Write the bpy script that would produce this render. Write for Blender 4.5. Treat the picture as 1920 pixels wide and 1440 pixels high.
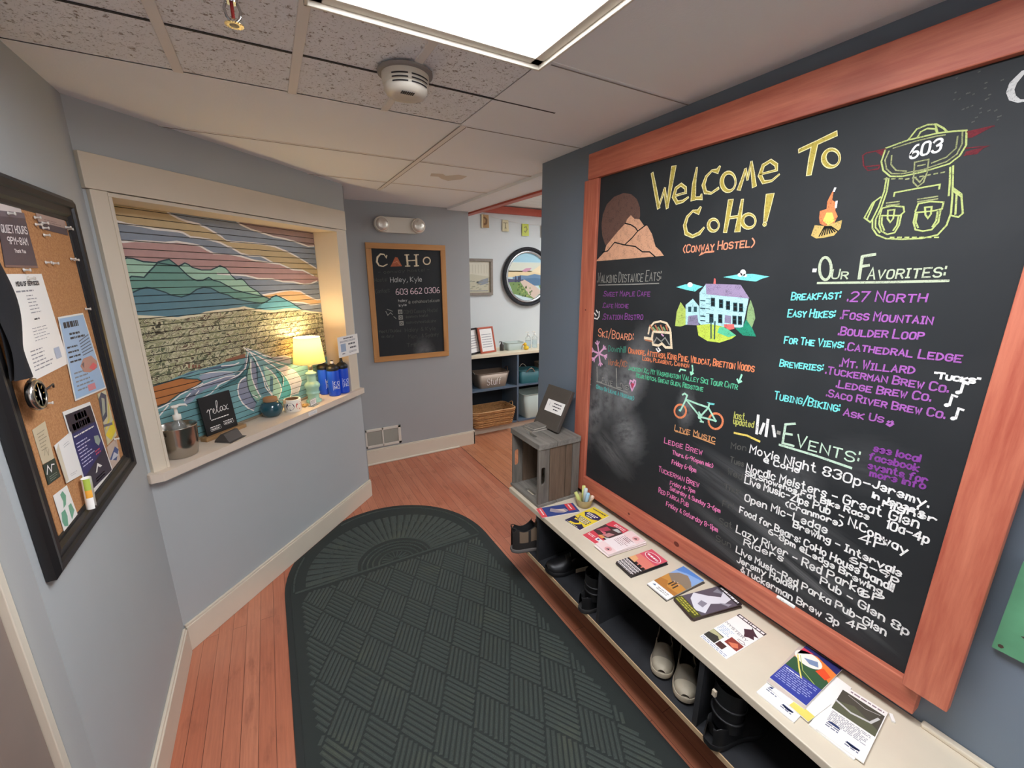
import bpy, bmesh, math, random
from mathutils import Matrix, Vector
random.seed(7)
for o in list(bpy.data.objects): bpy.data.objects.remove(o)
SC = bpy.context.scene
COL = SC.collection
PI = math.pi
# ------------------------------------------------------------------ camera
cam_d = bpy.data.cameras.new('camera'); cam = bpy.data.objects.new('camera', cam_d); COL.objects.link(cam)
cam_d.sensor_fit = 'HORIZONTAL'; cam_d.sensor_width = 36.0; cam_d.lens = 36.0*788.92/1920
cam_d.clip_start = 0.02
PITCH, YAW, ROLL = math.radians(14.3826), math.radians(29.5662), math.radians(0.1306)
fw = Vector((math.sin(YAW)*math.cos(PITCH), math.cos(YAW)*math.cos(PITCH), -math.sin(PITCH)))
rt = Vector((math.cos(YAW), -math.sin(YAW), 0)); upv = rt.cross(fw)
r2 = rt*math.cos(ROLL)+upv*math.sin(ROLL); u2 = -rt*math.sin(ROLL)+upv*math.cos(ROLL)
cam.matrix_world = Matrix(((r2.x,u2.x,-fw.x,0),(r2.y,u2.y,-fw.y,0),(r2.z,u2.z,-fw.z,1.72),(0,0,0,1)))
SC.camera = cam
# ------------------------------------------------------------------ world, exposure
SC.view_settings.view_transform = 'Standard'; SC.view_settings.look = 'None'
SC.view_settings.gamma = 1.0; SC.view_settings.use_curve_mapping = False
SC.view_settings.exposure = 0.34
wd = bpy.data.worlds.new('world'); SC.world = wd; wd.use_nodes = True
wd.node_tree.nodes['Background'].inputs[0].default_value = (0.95,0.96,1.0,1); wd.node_tree.nodes['Background'].inputs[1].default_value = 1.1
PANEL_STRENGTH = 18.5       # the ceiling light panel; the added fill panel takes a share
HALL_STRENGTH = 15.0
LAMP_WATTS = 4.5
# ------------------------------------------------------------------ materials
def lin(c):
    return c/12.92 if c <= .04045 else ((c+.055)/1.055)**2.4
def rgb(h):
    if not isinstance(h, str): return tuple(h)+(1,)
    return tuple(lin(int(h[i:i+2],16)/255) for i in (0,2,4))+(1,)
MATS = {}
def nm(name):
    m = bpy.data.materials.new(name); m.use_nodes = True; MATS[name] = m
    nt = m.node_tree; return m, nt, nt.nodes['Principled BSDF']
def nd(nt, t, ins=None, **kw):
    n = nt.nodes.new(t)
    for k, v in kw.items(): setattr(n, k, v)
    for k, v in (ins or {}).items():
        if isinstance(v, bpy.types.NodeSocket): nt.links.new(v, n.inputs[k])
        else: n.inputs[k].default_value = v
    return n
def mth(nt, op, a, b=0.0, c=0.0):
    return nd(nt, 'ShaderNodeMath', {0:a, 1:b, 2:c}, operation=op).outputs[0]
def objco(nt, scale=(1,1,1)):
    t = nd(nt, 'ShaderNodeTexCoord'); mp = nd(nt, 'ShaderNodeMapping', {0:t.outputs['Object'], 3:scale}); return mp.outputs[0]
def mixc(nt, f, a, b, bt='MIX'):
    n = nt.nodes.new('ShaderNodeMix'); n.data_type = 'RGBA'; n.blend_type = bt
    for s, v in ((n.inputs[0], f), (n.inputs[6], a), (n.inputs[7], b)):
        if isinstance(v, bpy.types.NodeSocket): nt.links.new(v, s)
        else: s.default_value = v
    return n.outputs[2]
def noise(nt, vec, scale, detail=3, rough=.55):
    return nd(nt, 'ShaderNodeTexNoise', {'Vector':vec, 'Scale':scale, 'Detail':detail, 'Roughness':rough}).outputs[0]
def ramp(nt, f, lo, hi):
    n = nd(nt, 'ShaderNodeMapRange', {0:f, 1:lo, 2:hi, 3:0.0, 4:1.0}); return n.outputs[0]
def bump(nt, b, h, strength=.3, dist=.002):
    n = nd(nt, 'ShaderNodeBump', {'Height':h, 'Strength':strength, 'Distance':dist}); nt.links.new(n.outputs[0], b.inputs['Normal'])
def M(name, col=None, rough=.55, metal=0, var=.0, bmp=0, scale=60, spec=.5, trans=0, alpha=1, emit=0, coat=0):
    if name in MATS: return MATS[name]
    m, nt, b = nm(name); c = rgb(col)
    b.inputs['Base Color'].default_value = c; b.inputs['Roughness'].default_value = rough; b.inputs['Metallic'].default_value = metal
    b.inputs['Specular IOR Level'].default_value = spec; b.inputs['Transmission Weight'].default_value = trans
    b.inputs['Alpha'].default_value = alpha; b.inputs['Coat Weight'].default_value = coat
    if var or bmp:
        co = objco(nt); f = noise(nt, co, scale)
        if var:
            d = tuple(x*(1-var) for x in c[:3])+(1,); l = tuple(min(1,x*(1+var)) for x in c[:3])+(1,)
            nt.links.new(mixc(nt, ramp(nt, f, .3, .7), d, l), b.inputs['Base Color'])
        if bmp: bump(nt, b, f, bmp)
    if emit:
        b.inputs['Emission Color'].default_value = c; b.inputs['Emission Strength'].default_value = emit
    return m
def wood(name, c1, c2, axis=2, stretch=14, scale=9, rough=.5, bmp=.15, knots=True):
    if name in MATS: return MATS[name]
    m, nt, b = nm(name)
    s = [stretch]*3; s[axis] = 1
    co = objco(nt, s); f = noise(nt, co, scale*.35, 5, .65)
    s2 = [1.6]*3; s2[axis] = .5
    g = noise(nt, objco(nt, s2), 3.5, 3)
    col = mixc(nt, ramp(nt, f, .3, .7), rgb(c1), rgb(c2))
    col = mixc(nt, ramp(nt, g, .62, .8), col, tuple(x*.55 for x in rgb(c1)[:3])+(1,)) if knots else col
    nt.links.new(col, b.inputs['Base Color']); b.inputs['Roughness'].default_value = rough
    bump(nt, b, f, bmp)
    return m
BOARD = rgb('25282a')
def chalk(name, col, grain=.5, base=BOARD):
    if name in MATS: return MATS[name]
    m, nt, b = nm(name)
    f = noise(nt, objco(nt), 330, 2, .7)
    g = noise(nt, objco(nt), 40, 2, .6)
    k = mth(nt, 'MULTIPLY_ADD', g, .5, -.22)
    k2 = ramp(nt, mth(nt, 'ADD', f, k), .26, .26+grain*.55)
    nt.links.new(mixc(nt, k2, tuple(.75*x+.25*y for x,y in zip(base, rgb(col))), rgb(col)), b.inputs['Base Color'])
    b.inputs['Roughness'].default_value = .9; b.inputs['Specular IOR Level'].default_value = .15
    return m
CH = dict(c_brown='6a4f45',c_tan='d8a483',c_black='1d1d1e',c_pale='efe6ae',c_olive='bda94f',c_salmon='ee9c78',c_lime='bac67c',c_limedim='a9ae7b',c_red='7a3138',c_white='f2f2ee',c_flame='f08a58',c_yellow='f1d76c',c_log='cdb06a',c_greywhite='c9c9c6',c_dim='62625d',c_grey='9d9c94',c_purpledim='8d4f98',c_housemint='b5e0e4',c_lilac='a08fae',c_redlight='e0706a',c_dimlilac='8d86a0',c_housedark='2f5157',c_treeyel='b7cc66',c_treegreen='8fae78',c_lawn='c3d755',c_green='62c79a',c_teal='2d9474',c_cyan='7be3e0',c_pink='e9b2d6',c_tealdim='4f9a83',c_orange='ea8c60',c_orangedim='c07a58',c_greenpale='a5ecca',c_cream='ecd9b8',c_redpink='c84a66',c_tealbright='62c3bd',c_sage='bcc6aa',c_purple='a964b4',c_mint='b2e6cc',c_tanorange='dda06c',c_hotpink='ee86bb',c_yellowgreen='c6c768',c_mintpale='c8e2cb',c_violet='8a469b',c_rust='b8694c',c_pinkwhite='ecd2d8')
for k, v in CH.items(): chalk(k, v, .75 if k in ('c_dim','c_red','c_limedim') else .45)
PT = dict(m_sky='8f9aa8',m_sand='c9b48a',m_rose='bf9a96',m_mauve='a38a88',m_peach='ecc18c',m_white='f1ece6',m_mint='a9d2bb',m_green='6f9f92',m_tealmt='5f8794',m_bluemt='6fb4c4',m_ink='2c474d',m_cream='e6dfc0',m_water='74a3a6',m_dirt='b8743f',m_brick='8a5b45',m_navy='4c6076',m_greyblue='9ba5b6',m_slate='8a8fa2',m_tealdark='3f7176',m_sage='93b89d',m_aqua='58a9ad',m_lightgrey='c9cacf')
for k, v in PT.items(): M(k, v, .55, var=.05, scale=25)
def forest():
    m, nt, b = nm('m_forest')
    co = objco(nt, (1,1,1.5))
    w = noise(nt, co, 9, 2); co2 = nd(nt, 'ShaderNodeVectorMath', {0:co, 1:nd(nt,'ShaderNodeCombineXYZ',{0:w,2:w}).outputs[0]}, operation='ADD').outputs[0]
    v = nd(nt, 'ShaderNodeTexNoise', {'Vector':co2, 'Scale':26.0, 'Detail':1.5}).outputs[0]
    line = mth(nt, 'ABSOLUTE', mth(nt, 'SUBTRACT', v, .5))
    big = noise(nt, co, 5, 2)
    dark = mixc(nt, ramp(nt, big, .42, .58), rgb('454130'), rgb('6b5443'))
    dark = mixc(nt, ramp(nt, noise(nt, co, 14, 2), .45, .6), dark, rgb('5e6549'))
    body = mixc(nt, ramp(nt, v, .5, .53), dark, rgb('979870'))
    col = mixc(nt, ramp(nt, line, .06, .025), body, rgb('cdc8a6'))
    nt.links.new(col, b.inputs['Base Color']); b.inputs['Roughness'].default_value = .55
forest()
def wallmat(name, col):
    m, nt, b = nm(name); co = objco(nt); f = noise(nt, co, 220, 2); g = noise(nt, co, 2.2, 3)
    c = rgb(col); nt.links.new(mixc(nt, g, tuple(x*.95 for x in c[:3])+(1,), tuple(x*1.05 for x in c[:3])+(1,)), b.inputs['Base Color'])
    b.inputs['Roughness'].default_value = .6; bump(nt, b, f, .12, .001)
wallmat('wall_paint', 'b0b4b4'); wallmat('wall_dark_paint', '6f7b88'); wallmat('hall_paint', 'd8dcda'); wallmat('back_paint', 'a4a5a4')
M('trim_cream', 'd9cdb9', .45, var=.02, scale=5); M('casing_cream', 'd6c9b4', .45, var=.02, scale=5); M('bench_cream', 'd6cab4', .4, var=.03, scale=8)
M('ceiling_plain', 'eef1f4', .85, bmp=.2, scale=180); M('ceiling_bar', 'e6e2dc', .6); M('white_plastic', 'ddd6c6', .4); M('slot_dark', '241f20', .7)
def fissure():
    m, nt, b = nm('ceiling_fissured'); co = objco(nt)
    a = noise(nt, co, 62, 4, .75); s = noise(nt, objco(nt,(1,2.2,1)), 120, 2, .6)
    pit = mth(nt, 'MAXIMUM', ramp(nt, a, .60, .64), ramp(nt, s, .63, .67))
    nt.links.new(mixc(nt, pit, rgb('eef1f4'), rgb('a39a94')), b.inputs['Base Color']); b.inputs['Roughness'].default_value = .9
    bump(nt, b, mth(nt, 'SUBTRACT', 1.0, pit), .8, .004)
fissure()
def floormat(name, c1, c2, c3):
    m, nt, b = nm(name); t = nd(nt, 'ShaderNodeTexCoord'); sp = nd(nt, 'ShaderNodeSeparateXYZ', {0:t.outputs['Object']})
    v = nd(nt, 'ShaderNodeCombineXYZ', {0:sp.outputs[1], 1:sp.outputs[0]}).outputs[0]
    br = nd(nt, 'ShaderNodeTexBrick', {'Vector':v, 'Color1':rgb(c1), 'Color2':rgb(c2), 'Mortar':rgb('4a2418'), 'Scale':1.0, 'Mortar Size':.0011, 'Mortar Smooth':.3, 'Brick Width':1.35, 'Row Height':.0595}, offset=.37)
    gr = noise(nt, nd(nt, 'ShaderNodeMapping', {0:v, 3:(3,60,1)}).outputs[0], 1.6, 5, .65)
    pt = noise(nt, nd(nt, 'ShaderNodeMapping', {0:v, 3:(2.2,6,1)}).outputs[0], 2.3, 4, .6)
    c = mixc(nt, ramp(nt, gr, .35, .75), br.outputs[0], mixc(nt, .5, br.outputs[0], rgb(c3)))
    c = mixc(nt, mth(nt,'MULTIPLY',ramp(nt, pt, .56, .74),.65), c, rgb(c3))
    c = mixc(nt, mth(nt,'MULTIPLY',ramp(nt, noise(nt, v, 1.3, 3), .5, .75), .35), c, rgb('e0a080'))
    nt.links.new(c, b.inputs['Base Color']); b.inputs['Roughness'].default_value = .38
    nt.links.new(mth(nt, 'MULTIPLY_ADD', pt, .35, .24), b.inputs['Roughness'])
    bump(nt, b, mth(nt, 'SUBTRACT', mth(nt,'MULTIPLY',gr,.25), br.outputs[1]), .35, .0015)
floormat('floor_planks', 'ca8263', 'ba6d50', '8a4f3c'); floormat('floor_planks_hall', 'cd8a64', 'bf7a54', '955c42')
wood('red_wood', 'a9533f', 'cc7a5e', 2, 14, 10, .5); wood('red_wood_side', 'a9533f', 'cc7a5e', 0, 14, 10, .5)
wood('beam_red', 'b34c3a', 'c35f49', 0, 8, 6, .5); wood('beam_red_long', 'b34c3a', 'c35f49', 1, 8, 6, .5)
wood('pine_frame', 'b67e47', 'c99358', 2, 9, 8); wood('pine_frame_side', 'b67e47', 'c99358', 0, 9, 8)
wood('crate_grey', '58534c', '7f786e', 2, 10, 9, .8, .4); wood('crate_brown', '584738', '75614f', 2, 10, 9, .8, .4); wood('crate_top', '625e57', '8b867d', 1, 10, 9, .8, .4)
wood('walnut', '8a6a47', 'a98357', 0, 8, 10); wood('raw_edge', 'b79b78', 'c8ab86', 1, 8, 10)
wood('counter_light', 'e3d5b5', 'efe4c9', 0, 6, 6, .45, .05, False)
M('black_frame', '1b1a1b', .35); M('frame_brown', '3a3532', .4); M('shelf_black', '26272a', .55, var=.2, scale=20); M('cubby_blue', '5a6c7d', .5)
def cork():
    m, nt, b = nm('cork'); f = noise(nt, objco(nt), 190, 4, .7); g = noise(nt, objco(nt), 60, 2)
    nt.links.new(mixc(nt, ramp(nt, f, .35, .7), rgb('a97447'), rgb('c99463')), b.inputs['Base Color']); b.inputs['Roughness'].default_value = .9; bump(nt, b, f, .3)
cork()
def smudge_board(name, spots):
    m, nt, b = nm(name); t = nd(nt, 'ShaderNodeTexCoord'); sp = nd(nt, 'ShaderNodeSeparateXYZ', {0:t.outputs['Object']}); X, Z = sp.outputs[0], sp.outputs[2]
    tot = None
    for (cx, cz, rx, rz, ang, amt) in spots:
        c, s = math.cos(ang), math.sin(ang)
        dx = mth(nt, 'SUBTRACT', X, cx); dz = mth(nt, 'SUBTRACT', Z, cz)
        u = mth(nt, 'DIVIDE', mth(nt, 'ADD', mth(nt,'MULTIPLY',dx,c), mth(nt,'MULTIPLY',dz,s)), rx)
        v = mth(nt, 'DIVIDE', mth(nt, 'SUBTRACT', mth(nt,'MULTIPLY',dz,c), mth(nt,'MULTIPLY',dx,s)), rz)
        st = nd(nt, 'ShaderNodeCombineXYZ', {0:mth(nt,'MULTIPLY',u,1.2), 1:mth(nt,'MULTIPLY',v,3.0), 2:cx*7}).outputs[0]
        nz = noise(nt, st, 1.6, 5, .6)
        d = mth(nt, 'SQRT', mth(nt, 'ADD', mth(nt,'MULTIPLY',u,u), mth(nt,'MULTIPLY',v,v)))
        d = mth(nt, 'ADD', d, mth(nt, 'MULTIPLY_ADD', nz, .9, -.45))
        f = mth(nt, 'MULTIPLY', ramp(nt, d, 1.0, .35), mth(nt, 'MULTIPLY', ramp(nt, nz, .25, .75), amt))
        tot = f if tot is None else mth(nt, 'MAXIMUM', tot, f)
    fine = noise(nt, t.outputs['Object'], 3, 4)
    tot = mth(nt, 'ADD', tot, mth(nt, 'MULTIPLY', ramp(nt, fine, .45, .8), .035)) if tot is not None else mth(nt, 'MULTIPLY', fine, .05)
    nt.links.new(mixc(nt, tot, BOARD, rgb('9fa0a0')), b.inputs['Base Color']); b.inputs['Roughness'].default_value = .62; b.inputs['Specular IOR Level'].default_value = .3
# ------------------------------------------------------------------ mesh builder
TEXT_W=.62
class MB:
    tick=0
    def __init__(s, fmap=None): s.v=[]; s.f=[]; s.mi=[]; s.ms=[]; s.sm=[]; s.map=fmap or (lambda a,b,l:(a,-l*.0002,b))
    def slot(s, m):
        m = MATS[m] if isinstance(m, str) else m
        if m not in s.ms: s.ms.append(m)
        return s.ms.index(m)
    def add(s, vs, fs, m, smooth=False):
        o = len(s.v); s.v += [tuple(p) for p in vs]; k = s.slot(m)
        for f in fs: s.f.append([o+i for i in f]); s.mi.append(k); s.sm.append(smooth)
        return s
    def box(s, a, b, m, mat=None):
        x0,y0,z0=[min(p,q) for p,q in zip(a,b)]; x1,y1,z1=[max(p,q) for p,q in zip(a,b)]
        vs=[(x0,y0,z0),(x1,y0,z0),(x1,y1,z0),(x0,y1,z0),(x0,y0,z1),(x1,y0,z1),(x1,y1,z1),(x0,y1,z1)]
        if mat: vs=[tuple(mat@Vector(p)) for p in vs]
        return s.add(vs,[(0,3,2,1),(4,5,6,7),(0,1,5,4),(1,2,6,5),(2,3,7,6),(3,0,4,7)],m)
    def prism(s, pts, z0, z1, m, tf=None, smooth=False):
        n=len(pts); vs=[(x,y,z0) for x,y in pts]+[(x,y,z1) for x,y in pts]
        if tf: vs=[tuple(tf(*p)) for p in vs]
        s.add(vs,[tuple(range(n-1,-1,-1)),tuple(range(n,2*n))],m)
        return s.add(vs,[(i,(i+1)%n,n+(i+1)%n,n+i) for i in range(n)],m,smooth)
    def lathe(s, prof, m, n=32, c=(0,0,0), mat=None, smooth=True, closed=False, caps=True):
        vs=[]; k=len(prof)
        for r,z in prof:
            for i in range(n):
                a=2*PI*i/n; p=Vector((r*math.cos(a),r*math.sin(a),z))
                if mat: p=mat@p
                vs.append(tuple(p+Vector(c)))
        fs=[(j*n+i,j*n+(i+1)%n,(j+1)*n+(i+1)%n,(j+1)*n+i) for j in range(k-1) for i in range(n)]
        if closed: fs+=[((k-1)*n+i,(k-1)*n+(i+1)%n,(i+1)%n,i) for i in range(n)]
        s.add(vs,fs,m,smooth)
        if not closed and caps:
            if prof[0][0]>1e-5: s.add(vs[:n],[tuple(range(n-1,-1,-1))],m)
            if prof[-1][0]>1e-5: s.add(vs[-n:],[tuple(range(n))],m)
        return s
    def tube(s, path, r, m, n=8, closed=False, smooth=True):
        P=[Vector(p) for p in path]; k=len(P); rr=r if isinstance(r,(list,tuple)) else [r]*k; vs=[]; pn=None
        for i in range(k):
            t=(P[(i+1)%k]-P[i-1]) if closed else (P[min(i+1,k-1)]-P[max(i-1,0)])
            if t.length<1e-9: t=Vector((0,0,1))
            t.normalize()
            if pn is None:
                pn=t.orthogonal().normalized()
            pn=(pn-t*pn.dot(t)); pn=pn.normalized() if pn.length>1e-6 else t.orthogonal().normalized()
            bn=t.cross(pn)
            for j in range(n):
                a=2*PI*j/n; vs.append(tuple(P[i]+pn*rr[i]*math.cos(a)+bn*rr[i]*math.sin(a)))
        e=k if closed else k-1
        s.add(vs,[(i*n+j,i*n+(j+1)%n,((i+1)%k)*n+(j+1)%n,((i+1)%k)*n+j) for i in range(e) for j in range(n)],m,smooth)
        if not closed: s.add(vs[:n],[tuple(range(n-1,-1,-1))],m); s.add(vs[-n:],[tuple(range(n))],m)
        return s
    def grid(s, fn, nu, nv, m, smooth=True, cu=False, cv=False, mf=None):
        vs=[fn(i/(nu if cu else nu-1),j/(nv if cv else nv-1)) for i in range(nu) for j in range(nv)]
        for i in range(nu if cu else nu-1):
            for j in range(nv if cv else nv-1):
                pass
        fs=[(i*nv+j,((i+1)%nu)*nv+j,((i+1)%nu)*nv+(j+1)%nv,i*nv+(j+1)%nv) for i in range(nu if cu else nu-1) for j in range(nv if cv else nv-1)]
        if not mf: return s.add(vs,fs,m,smooth)
        o=len(s.v); s.v+= [tuple(p) for p in vs]
        for q,f in enumerate(fs):
            i,j=divmod(q,(nv if cv else nv-1)); s.f.append([o+x for x in f]); s.mi.append(s.slot(mf((i+.5)/(nu-1),(j+.5)/(nv-1)))); s.sm.append(smooth)
        return s
    # flat marks on a surface: a, b are metres on the surface, l lifts a mark a hair above the one below
    def poly(s, pts, m, l=1):
        a=sum(pts[i][0]*pts[(i+1)%len(pts)][1]-pts[(i+1)%len(pts)][0]*pts[i][1] for i in range(len(pts)))
        if a<0: pts=pts[::-1]
        return s.add([s.map(a,b,l) for a,b in pts],[tuple(range(len(pts)))],m)
    def rect(s,a0,b0,a1,b1,m,l=1): return s.poly([(a0,b0),(a1,b0),(a1,b1),(a0,b1)],m,l)
    def stroke(s, pts, w, m, l=2):
        pts=[tuple(p) for i,p in enumerate(pts) if i==0 or (abs(p[0]-pts[i-1][0])+abs(p[1]-pts[i-1][1]))>1e-6]
        k=len(pts)
        if k<2: return s
        ws=w if isinstance(w,(list,tuple)) else [w]*k; L=[];R=[]
        closed=(abs(pts[0][0]-pts[-1][0])+abs(pts[0][1]-pts[-1][1]))<1e-5
        for i in range(k):
            p=pts[i]; 
            if closed and i in (0,k-1): q0,q1=pts[-2],pts[1]
            else: q0,q1=pts[max(i-1,0)],pts[min(i+1,k-1)]
            d0=(p[0]-q0[0],p[1]-q0[1]); d1=(q1[0]-p[0],q1[1]-p[1])
            def un(d):
                h=math.hypot(*d); return (d[0]/h,d[1]/h) if h>1e-9 else (0,0)
            d0,d1=un(d0),un(d1); t=un((d0[0]+d1[0],d0[1]+d1[1]))
            if t==(0,0): t=d1 if d1!=(0,0) else d0
            e=d1 if d1!=(0,0) else d0
            c=max(.5,abs(t[0]*e[0]+t[1]*e[1])); h=ws[min(i,len(ws)-1)]/2/c; n=(-t[1]*h,t[0]*h); ex=0
            if not closed and i in (0,k-1): ex=(-1 if i==0 else 1)*ws[min(i,len(ws)-1)]*.35
            L.append((p[0]+n[0]+t[0]*ex,p[1]+n[1]+t[1]*ex)); R.append((p[0]-n[0]+t[0]*ex,p[1]-n[1]+t[1]*ex))
        MB.tick=(MB.tick+1)%24; l=l+MB.tick*.03
        vs=[s.map(a,b,l) for a,b in L]+[s.map(a,b,l) for a,b in R]
        return s.add(vs,[(i,k+i,k+i+1,i+1) for i in range(k-1)],m)
    def text(s, t, a0, b0, a1, b1, h, m, w=.004, l=2, jit=.04, smallcaps=False):
        w*=TEXT_W; gl=[]; x=0
        sc=t.upper()==t and any(c.isalpha() for c in t) and smallcaps; prev=' '
        for ch in t:
            g=GLYPH.get(ch)
            if g and sc and ch.isalpha() and (prev.isalpha() or prev=="'"): g=[[(p[0]*.86,p[1]*.74) for p in st] for st in g]
            prev=ch
            if g is None: x+=2.4; continue
            wd=max([p[0] for st in g for p in st] or [1]); gl.append((x,g)); x+=wd+1.5
        tot=max(x-1.5,1); L=math.hypot(a1-a0,b1-b0); ux,uz=(a1-a0)/L,(b1-b0)/L; k=L/tot; v=h/6.0
        # keep letters upright on a sloping line: only the baseline tilts
        for x,g in gl:
            ja=(random.random()-.5)*jit; jb=(random.random()-.5)*jit*h*2
            for st in g:
                s.stroke([(a0+ux*(x+p[0])*k+ja*(p[1])*v, b0+uz*(x+p[0])*k+p[1]*v+jb) for p in st], w, m, l)
        return s
    def dashes(s, a0, b0, a1, b1, h, m, l=2, rows=1, gap=.004, seed=1):
        # rows of print too small to read: short word-like bars
        r=random.Random(seed)
        for i in range(rows):
            a=a0; b=b1-(i+1)*h-i*gap
            e=a1-(a1-a0)*(r.random()*.25 if rows>1 else 0)
            while a<e-.002:
                w=min(.004+r.random()*.011,e-a); s.rect(a,b,a+w,b+h,m,l); a+=w+.0025
        return s
    def build(s, name, parent=None, bevel=0, seg=2, loc=None, rz=None, solid=0, subd=0):
        me=bpy.data.meshes.new(name); me.from_pydata(s.v,[],s.f)
        for m in s.ms: me.materials.append(m)
        for p,k,q in zip(me.polygons,s.mi,s.sm): p.material_index=k; p.use_smooth=q
        me.update()
        o=bpy.data.objects.new(name,me); COL.objects.link(o)
        if parent: o.parent=parent
        if loc: o.location=loc
        if rz is not None: o.rotation_euler=(0,0,rz)
        if bevel:
            b=o.modifiers.new('bevel','BEVEL'); b.width=bevel; b.segments=seg; b.limit_method='ANGLE'; b.angle_limit=.6
        if subd:
            b=o.modifiers.new('subd','SUBSURF'); b.levels=subd; b.render_levels=subd
        return o
# ------------------------------------------------------------------ hand lettering: one stroke list per character, cap height 6
def _glyphs(src):
    G={}
    for line in src.strip().split('\n'):
        ch,rest=line[0],line[2:]; sts=[]
        for tok in rest.split():
            curve=tok[0]=='~'; tok=tok.lstrip('~')
            p=[(int(q[0]),int(q[1])-2) for q in tok.split('-')]
            if curve:
                cl=p[0]==p[-1]
                for _ in range(2):
                    q=[] if cl else [p[0]]
                    for i in range(len(p)-1):
                        a,b=p[i],p[i+1]; q+=[(a[0]*.75+b[0]*.25,a[1]*.75+b[1]*.25),(a[0]*.25+b[0]*.75,a[1]*.25+b[1]*.75)]
                    if cl: q.append(q[0])
                    else: q.append(p[-1])
                    p=q
            sts.append(p)
        G[ch]=sts
    return G
GLYPH=_glyphs('''A 02-28-42 14-34
B 02-08 ~08-28-47-46-25-05 ~05-35-44-43-32-02
C ~47-38-18-07-03-12-32-43
D 02-08 ~08-28-46-44-22-02
E 48-08-02-42 05-35
F 48-08-02 05-35
G ~47-38-18-07-03-12-32-43-45 45-25
H 02-08 42-48 05-45
I 12-18 08-28 02-22
J ~38-33-22-12-03
K 02-08 48-05-42
L 08-02-42
M 02-08-25-48-42
N 02-08-42-48
O ~28-18-07-03-12-32-43-47-38-28
P 02-08 ~08-38-47-46-35-05
Q ~28-18-07-03-12-32-43-47-38-28 24-42
R 02-08 ~08-38-47-46-35-05 25-42
S ~47-38-18-07-06-15-35-44-43-32-12-03
T 08-48 28-22
U ~08-03-12-32-43-48
V 08-22-48
W 08-12-26-32-48
X 02-48 08-42
Y 08-25-48 25-22
Z 08-48-02-42
a ~36-16-05-03-12-22-33 36-32
b 08-02 ~04-16-26-35-33-22-12-03
c ~35-26-16-05-03-12-22-33
d 38-32 ~35-26-16-05-03-12-22-33
e ~04-34-35-26-16-05-03-12-22-33
f ~38-28-17-12 06-26
g ~36-16-05-04-13-33 ~36-31-20-10-01
h 08-02 ~05-16-26-35-32
i 02-06 07-08
j ~16-11-00 17-18
k 08-02 36-04-32
l 08-02
m 06-02 ~05-16-25-22 ~25-36-45-42
n 06-02 ~05-16-26-35-32
o ~26-16-05-03-12-22-33-35-26
p 06-00 ~05-16-26-35-33-22-12-03
q 36-30 ~35-26-16-05-03-12-22-33
r 06-02 ~04-16-26-35
s ~35-26-16-05-14-24-33-22-12-03
t ~18-13-22-32 06-26
u ~06-03-12-22-33 36-32
v 06-22-46
w 06-12-25-32-46
x 06-32 36-02
y 06-23 46-10
z 06-36-02-32
0 ~28-18-07-03-12-32-43-47-38-28
1 07-18-12
2 ~07-18-38-47-46-02 02-42
3 ~07-18-38-47-46-25 ~25-45-44-43-32-12-03
4 38-04-44 38-32
5 48-08-05 ~05-35-44-43-32-12-03
6 ~38-28-17-05-04-03-12-32-43-44-35-15-04
7 08-48-12
8 ~25-06-07-18-38-47-46-25-04-03-12-32-43-44-25
9 ~46-35-15-06-07-18-38-47-46-32
. 02-03
, 13-01
: 03-04 06-07
- 05-35
! 08-04 02-03
' 08-07
" 08-07 18-17
/ 01-39
( ~28-06-04-22
) ~08-26-24-02
& ~42-17-28-37-04-13-22-44
@ ~35-25-14-23-33-45-37-17-04-12-42
''')
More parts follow.
